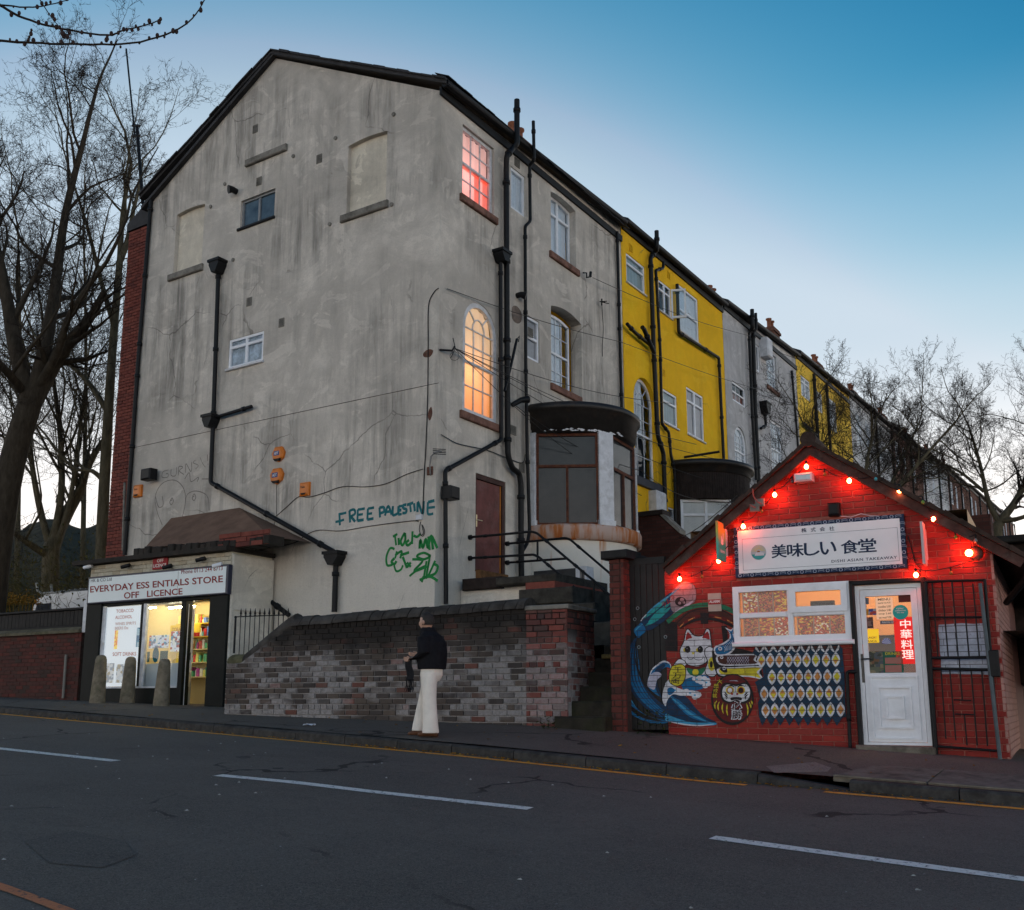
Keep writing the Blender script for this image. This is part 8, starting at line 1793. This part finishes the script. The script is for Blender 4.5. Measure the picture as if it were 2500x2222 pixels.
SKIN = M('skin', (.50, .30, .22), .08, 14, .5, .35); JACK = M('black_jacket', (.012, .012, .015), .3, 16, .9, .12, bump=.5); TROU = M('off_white_trousers', (.80, .75, .68), .08, 7, .85, .15, bump=.3); SHOE = M('brown_shoe', (.10, .04, .018), .3, 8, .6, .3); HAIR = M('dark_hair', (.03, .025, .022), .4, 30, .7, .3, bump=.5)
def loft(mb, rings, n=18, fold=0.0):
    """closed tube through rings (forward, left, height, radius forward, radius sideways)"""
    V = []
    for k, (f, l, z, rf, rl) in enumerate(rings):
        for i in range(n):
            a = 2 * math.pi * i / n; w = 1 + fold * math.sin(3 * a + k * 1.7) * (.4 + .6 * (k % 2)); V.append(B(f + rf * w * math.cos(a), l + rl * w * math.sin(a), z))
    m = len(rings); mb.add(V, [(j * n + i, j * n + (i + 1) % n, (j + 1) * n + (i + 1) % n, (j + 1) * n + i) for j in range(m - 1) for i in range(n)] + [tuple(reversed(range(n))), tuple(range((m - 1) * n, m * n))])
def fuse(mb, name, mat, vox=.011, sm=4):
    """weld the overlapping lofts into one continuous surface"""
    o = mb.build(name, mat, pn); r = o.modifiers.new('r', 'REMESH'); r.mode = 'VOXEL'; r.voxel_size = vox; s = o.modifiers.new('s', 'SMOOTH'); s.iterations = sm; s.factor = .5
    dg = bpy.context.evaluated_depsgraph_get(); ne = bpy.data.meshes.new_from_object(o.evaluated_get(dg)); o.modifiers.clear(); o.data = ne; ne.materials.clear(); ne.materials.append(mat); ne.polygons.foreach_set('use_smooth', [True] * len(ne.polygons)); return o
mb = MB()          # body: neck, torso, arms and legs in one skin under the clothes
loft(mb, [(-.02, 0, .80, .09, .11), (-.02, 0, .95, .085, .11), (-.01, 0, 1.1, .09, .12), (.0, 0, 1.25, .085, .13), (.02, 0, 1.33, .05, .06), (.05, 0, 1.42, .048, .05)])
for l_, pts in ((.09, [(-.03, .80), (-.03, .45), (-.07, .09)]), (-.09, [(.05, .80), (.12, .45), (.2, .09)])): loft(mb, [(f, l_, z, r, r) for (f, z), r in zip(pts, (.07, .05, .035))])
for s_, pts in ((1, [(0, .15, 1.27), (-.05, .2, 1.06), (.17, .15, .98)]), (-1, [(0, -.15, 1.27), (.02, -.2, 1.06), (.23, -.12, 1.05)])):
    loft(mb, [(f, l, z, r, r) for (f, l, z), r in zip(pts, (.05, .042, .03))], 10)
fuse(mb, 'body', SKIN)
mb = MB()          # wide trousers
loft(mb, [(-.02, 0, .70, .11, .12), (-.025, 0, .78, .145, .165), (-.03, 0, .88, .135, .16), (-.02, 0, .97, .115, .145)])
loft(mb, [(-.035, .085, .82, .115, .095), (-.045, .09, .66, .105, .10), (-.06, .095, .48, .09, .092), (-.075, .095, .30, .092, .094), (-.085, .095, .14, .102, .1), (-.085, .095, .045, .112, .106)], fold=.05)
loft(mb, [(.02, -.085, .82, .115, .095), (.07, -.09, .66, .103, .10), (.125, -.09, .48, .088, .092), (.165, -.09, .30, .088, .094), (.195, -.09, .15, .098, .1), (.205, -.09, .065, .106, .104)], fold=.05)
fuse(mb, 'trousers', TROU, .012, 3)
mb = MB()          # boxy short jacket with sleeves
loft(mb, [(-.03, 0, .855, .178, .20), (-.03, 0, .95, .19, .21), (-.035, 0, 1.08, .19, .215), (-.03, 0, 1.20, .178, .21), (-.01, 0, 1.29, .135, .18), (.02, 0, 1.35, .085, .10), (.035, 0, 1.40, .078, .085)], fold=.012)
for pts in ([(-.01, .175, 1.27), (-.035, .22, 1.17), (-.055, .235, 1.06), (.05, .215, 1.0), (.19, .16, .975)], [(.0, -.175, 1.27), (.01, -.22, 1.17), (.02, -.235, 1.06), (.13, -.19, 1.04), (.25, -.12, 1.05)]):
    loft(mb, [(f, l, z, r, r) for (f, l, z), r in zip(pts, (.085, .08, .078, .07, .058))], 12)
fuse(mb, 'jacket', JACK)
# head with face, ear and hair
hc = B(.065, 0, 1.475); mb = MB(); n = 16; m = 14; V = []
for j in range(m + 1):
    th_ = math.pi * j / m
    for i in range(n):
        ph = 2 * math.pi * i / n; x = math.sin(th_) * math.cos(ph); y = math.sin(th_) * math.sin(ph); z = math.cos(th_)
        f, l, u = x * .098, y * .074, z * .118
        if x > 0: f *= 1 + .06 * math.exp(-((z + .55) / .3) ** 2)                       # chin and jaw
        f += .030 * math.exp(-((z + .12) / .16) ** 2 - (y / .22) ** 2) * (x > 0)      # nose
        f -= .010 * math.exp(-((z - .14) / .12) ** 2 - ((abs(y) - .42) / .2) ** 2) * (x > 0)  # eye sockets
        f += .008 * math.exp(-((z + .42) / .07) ** 2 - (y / .3) ** 2) * (x > 0)       # lips
        if z < -.4: l *= .82
        V.append(hc + fw * f + lf * l + Vector((0, 0, u)))
mb.add(V, [(j * n + i, (j + 1) * n + i, (j + 1) * n + (i + 1) % n, j * n + (i + 1) % n) for j in range(m) for i in range(n)], 0, True); mb.build('head', SKIN, pn)
for s_ in (1, -1):
    mb = MB(); mb.ball(hc + fw * -.005 + lf * .076 * s_ + Vector((0, 0, -.008)), .022, 6, sz=1.4); mb.build('ear', SKIN, pn)
    mb = MB(); mb.ball(hc + fw * .083 + lf * .031 * s_ + Vector((0, 0, .017)), .010, 6); mb.build('eye', M('dark_eye', (.03, .02, .02)), pn)
mb = MB(); V = []; mm_ = 8
for j in range(mm_ + 1):
    th_ = (math.pi * .62) * j / mm_
    for i in range(n):
        ph = 2 * math.pi * i / n; x = math.sin(th_) * math.cos(ph); y = math.sin(th_) * math.sin(ph); z = math.cos(th_)
        k = 1.0 if x < .35 else (1.0 if z > .45 else .86); V.append(hc + fw * (x * .106 * k - .008) + lf * y * .083 * k + Vector((0, 0, z * .128 * (1 if z > -.1 else 1) + .004)))
mb.add(V, [(j * n + i, (j + 1) * n + i, (j + 1) * n + (i + 1) % n, j * n + (i + 1) % n) for j in range(mm_) for i in range(n)], 0, True); mb.build('hair', HAIR, pn)
mb = MB(); mb.lathe(B(.035, 0, 1.31), [(.11, -.02), (.115, .02), (.10, .07), (.085, .09), (.07, .07)], 14); mb.build('scarf', JACK, pn)
# hands with five fingers
for (w0, w1, s_) in ((B(.20, .155, .975), B(.27, .125, .985), 1), (B(.26, -.115, 1.05), B(.32, -.07, 1.06), -1)):
    d = (w1 - w0).normalized(); sd = d.cross(Vector((0, 0, 1))).normalized() * s_; upv = Vector((0, 0, 1)); Vv = [w0, w0 + d * .045]; Ee = [(0, 1)]; Rr = [.021, .026]
    for k in range(4):
        b = w0 + d * .07 + upv * (.021 - .014 * k); L_ = (.068, .075, .07, .055)[k]; i0 = len(Vv); Vv += [b, b + d * L_ * .55 - sd * .008, b + d * L_ * .85 - sd * .028]; Ee += [(1, i0), (i0, i0 + 1), (i0 + 1, i0 + 2)]; Rr += [.009, .0085, .007]
    i0 = len(Vv); Vv += [w0 + d * .03 + upv * .032, w0 + d * .07 + upv * .04 - sd * .012]; Ee += [(0, i0), (i0, i0 + 1)]; Rr += [.011, .008]
    skin('hand', Vv, Ee, Rr, SKIN, pn, 1)
for f_, l_ in ((-.055, .095), (.225, -.09)):
    mb = MB(); V = []; prof = [(-.13, .0, .0), (-.135, .05, .036), (-.10, .10, .042), (-.02, .105, .045), (.06, .085, .05), (.12, .06, .048), (.15, .035, .03), (.152, .0, .0)]
    n = 10
    for (x, h, w_) in [(-.13, .055, .034), (-.09, .10, .042), (-.02, .105, .045), (.05, .08, .05), (.11, .062, .048), (.145, .05, .032)]:
        for i in range(n): a_ = math.pi * 2 * i / n; V.append(B(f_ + x, l_ + w_ * math.cos(a_), .0) + Vector((0, 0, max(0, h * (.5 + .5 * math.sin(a_))))))
    k = len(V) // n; mb.add(V, [(j * n + i, j * n + (i + 1) % n, (j + 1) * n + (i + 1) % n, (j + 1) * n + i) for j in range(k - 1) for i in range(n)] + [tuple(reversed(range(n))), tuple(range((k - 1) * n, k * n))], 0, True); mb.build('shoe', SHOE, pn)
bag = thing('fringed_shawl', 'dark fringed shawl held in front of the walking person', 'shawl', tuple(B(.2, .1, .6)))
mb = MB(); n = 7; V = []
for j in range(6):
    for i in range(n): V.append(B(.13 + .035 * i + .015 * math.sin(j * 1.3), .2 - .025 * i + .012 * math.sin(i * 2 + j), 1.0 - .055 * j))
mb.add(V, [(j * n + i, j * n + i + 1, (j + 1) * n + i + 1, (j + 1) * n + i) for j in range(5) for i in range(n - 1)], 0, True); mb.build('cloth', JACK, bag)
mb = MB()
for i in range(14): f_ = .125 + .0165 * i; p0 = B(f_, .2 - .012 * i, .73); mb.tube([p0, p0 + Vector((rnd.uniform(-.02, .02), 0, -.07)), p0 + Vector((rnd.uniform(-.03, .03), 0, -.13 - rnd.uniform(0, .05)))], .006, 4)
mb.build('fringe', JACK, bag, kind='stuff')
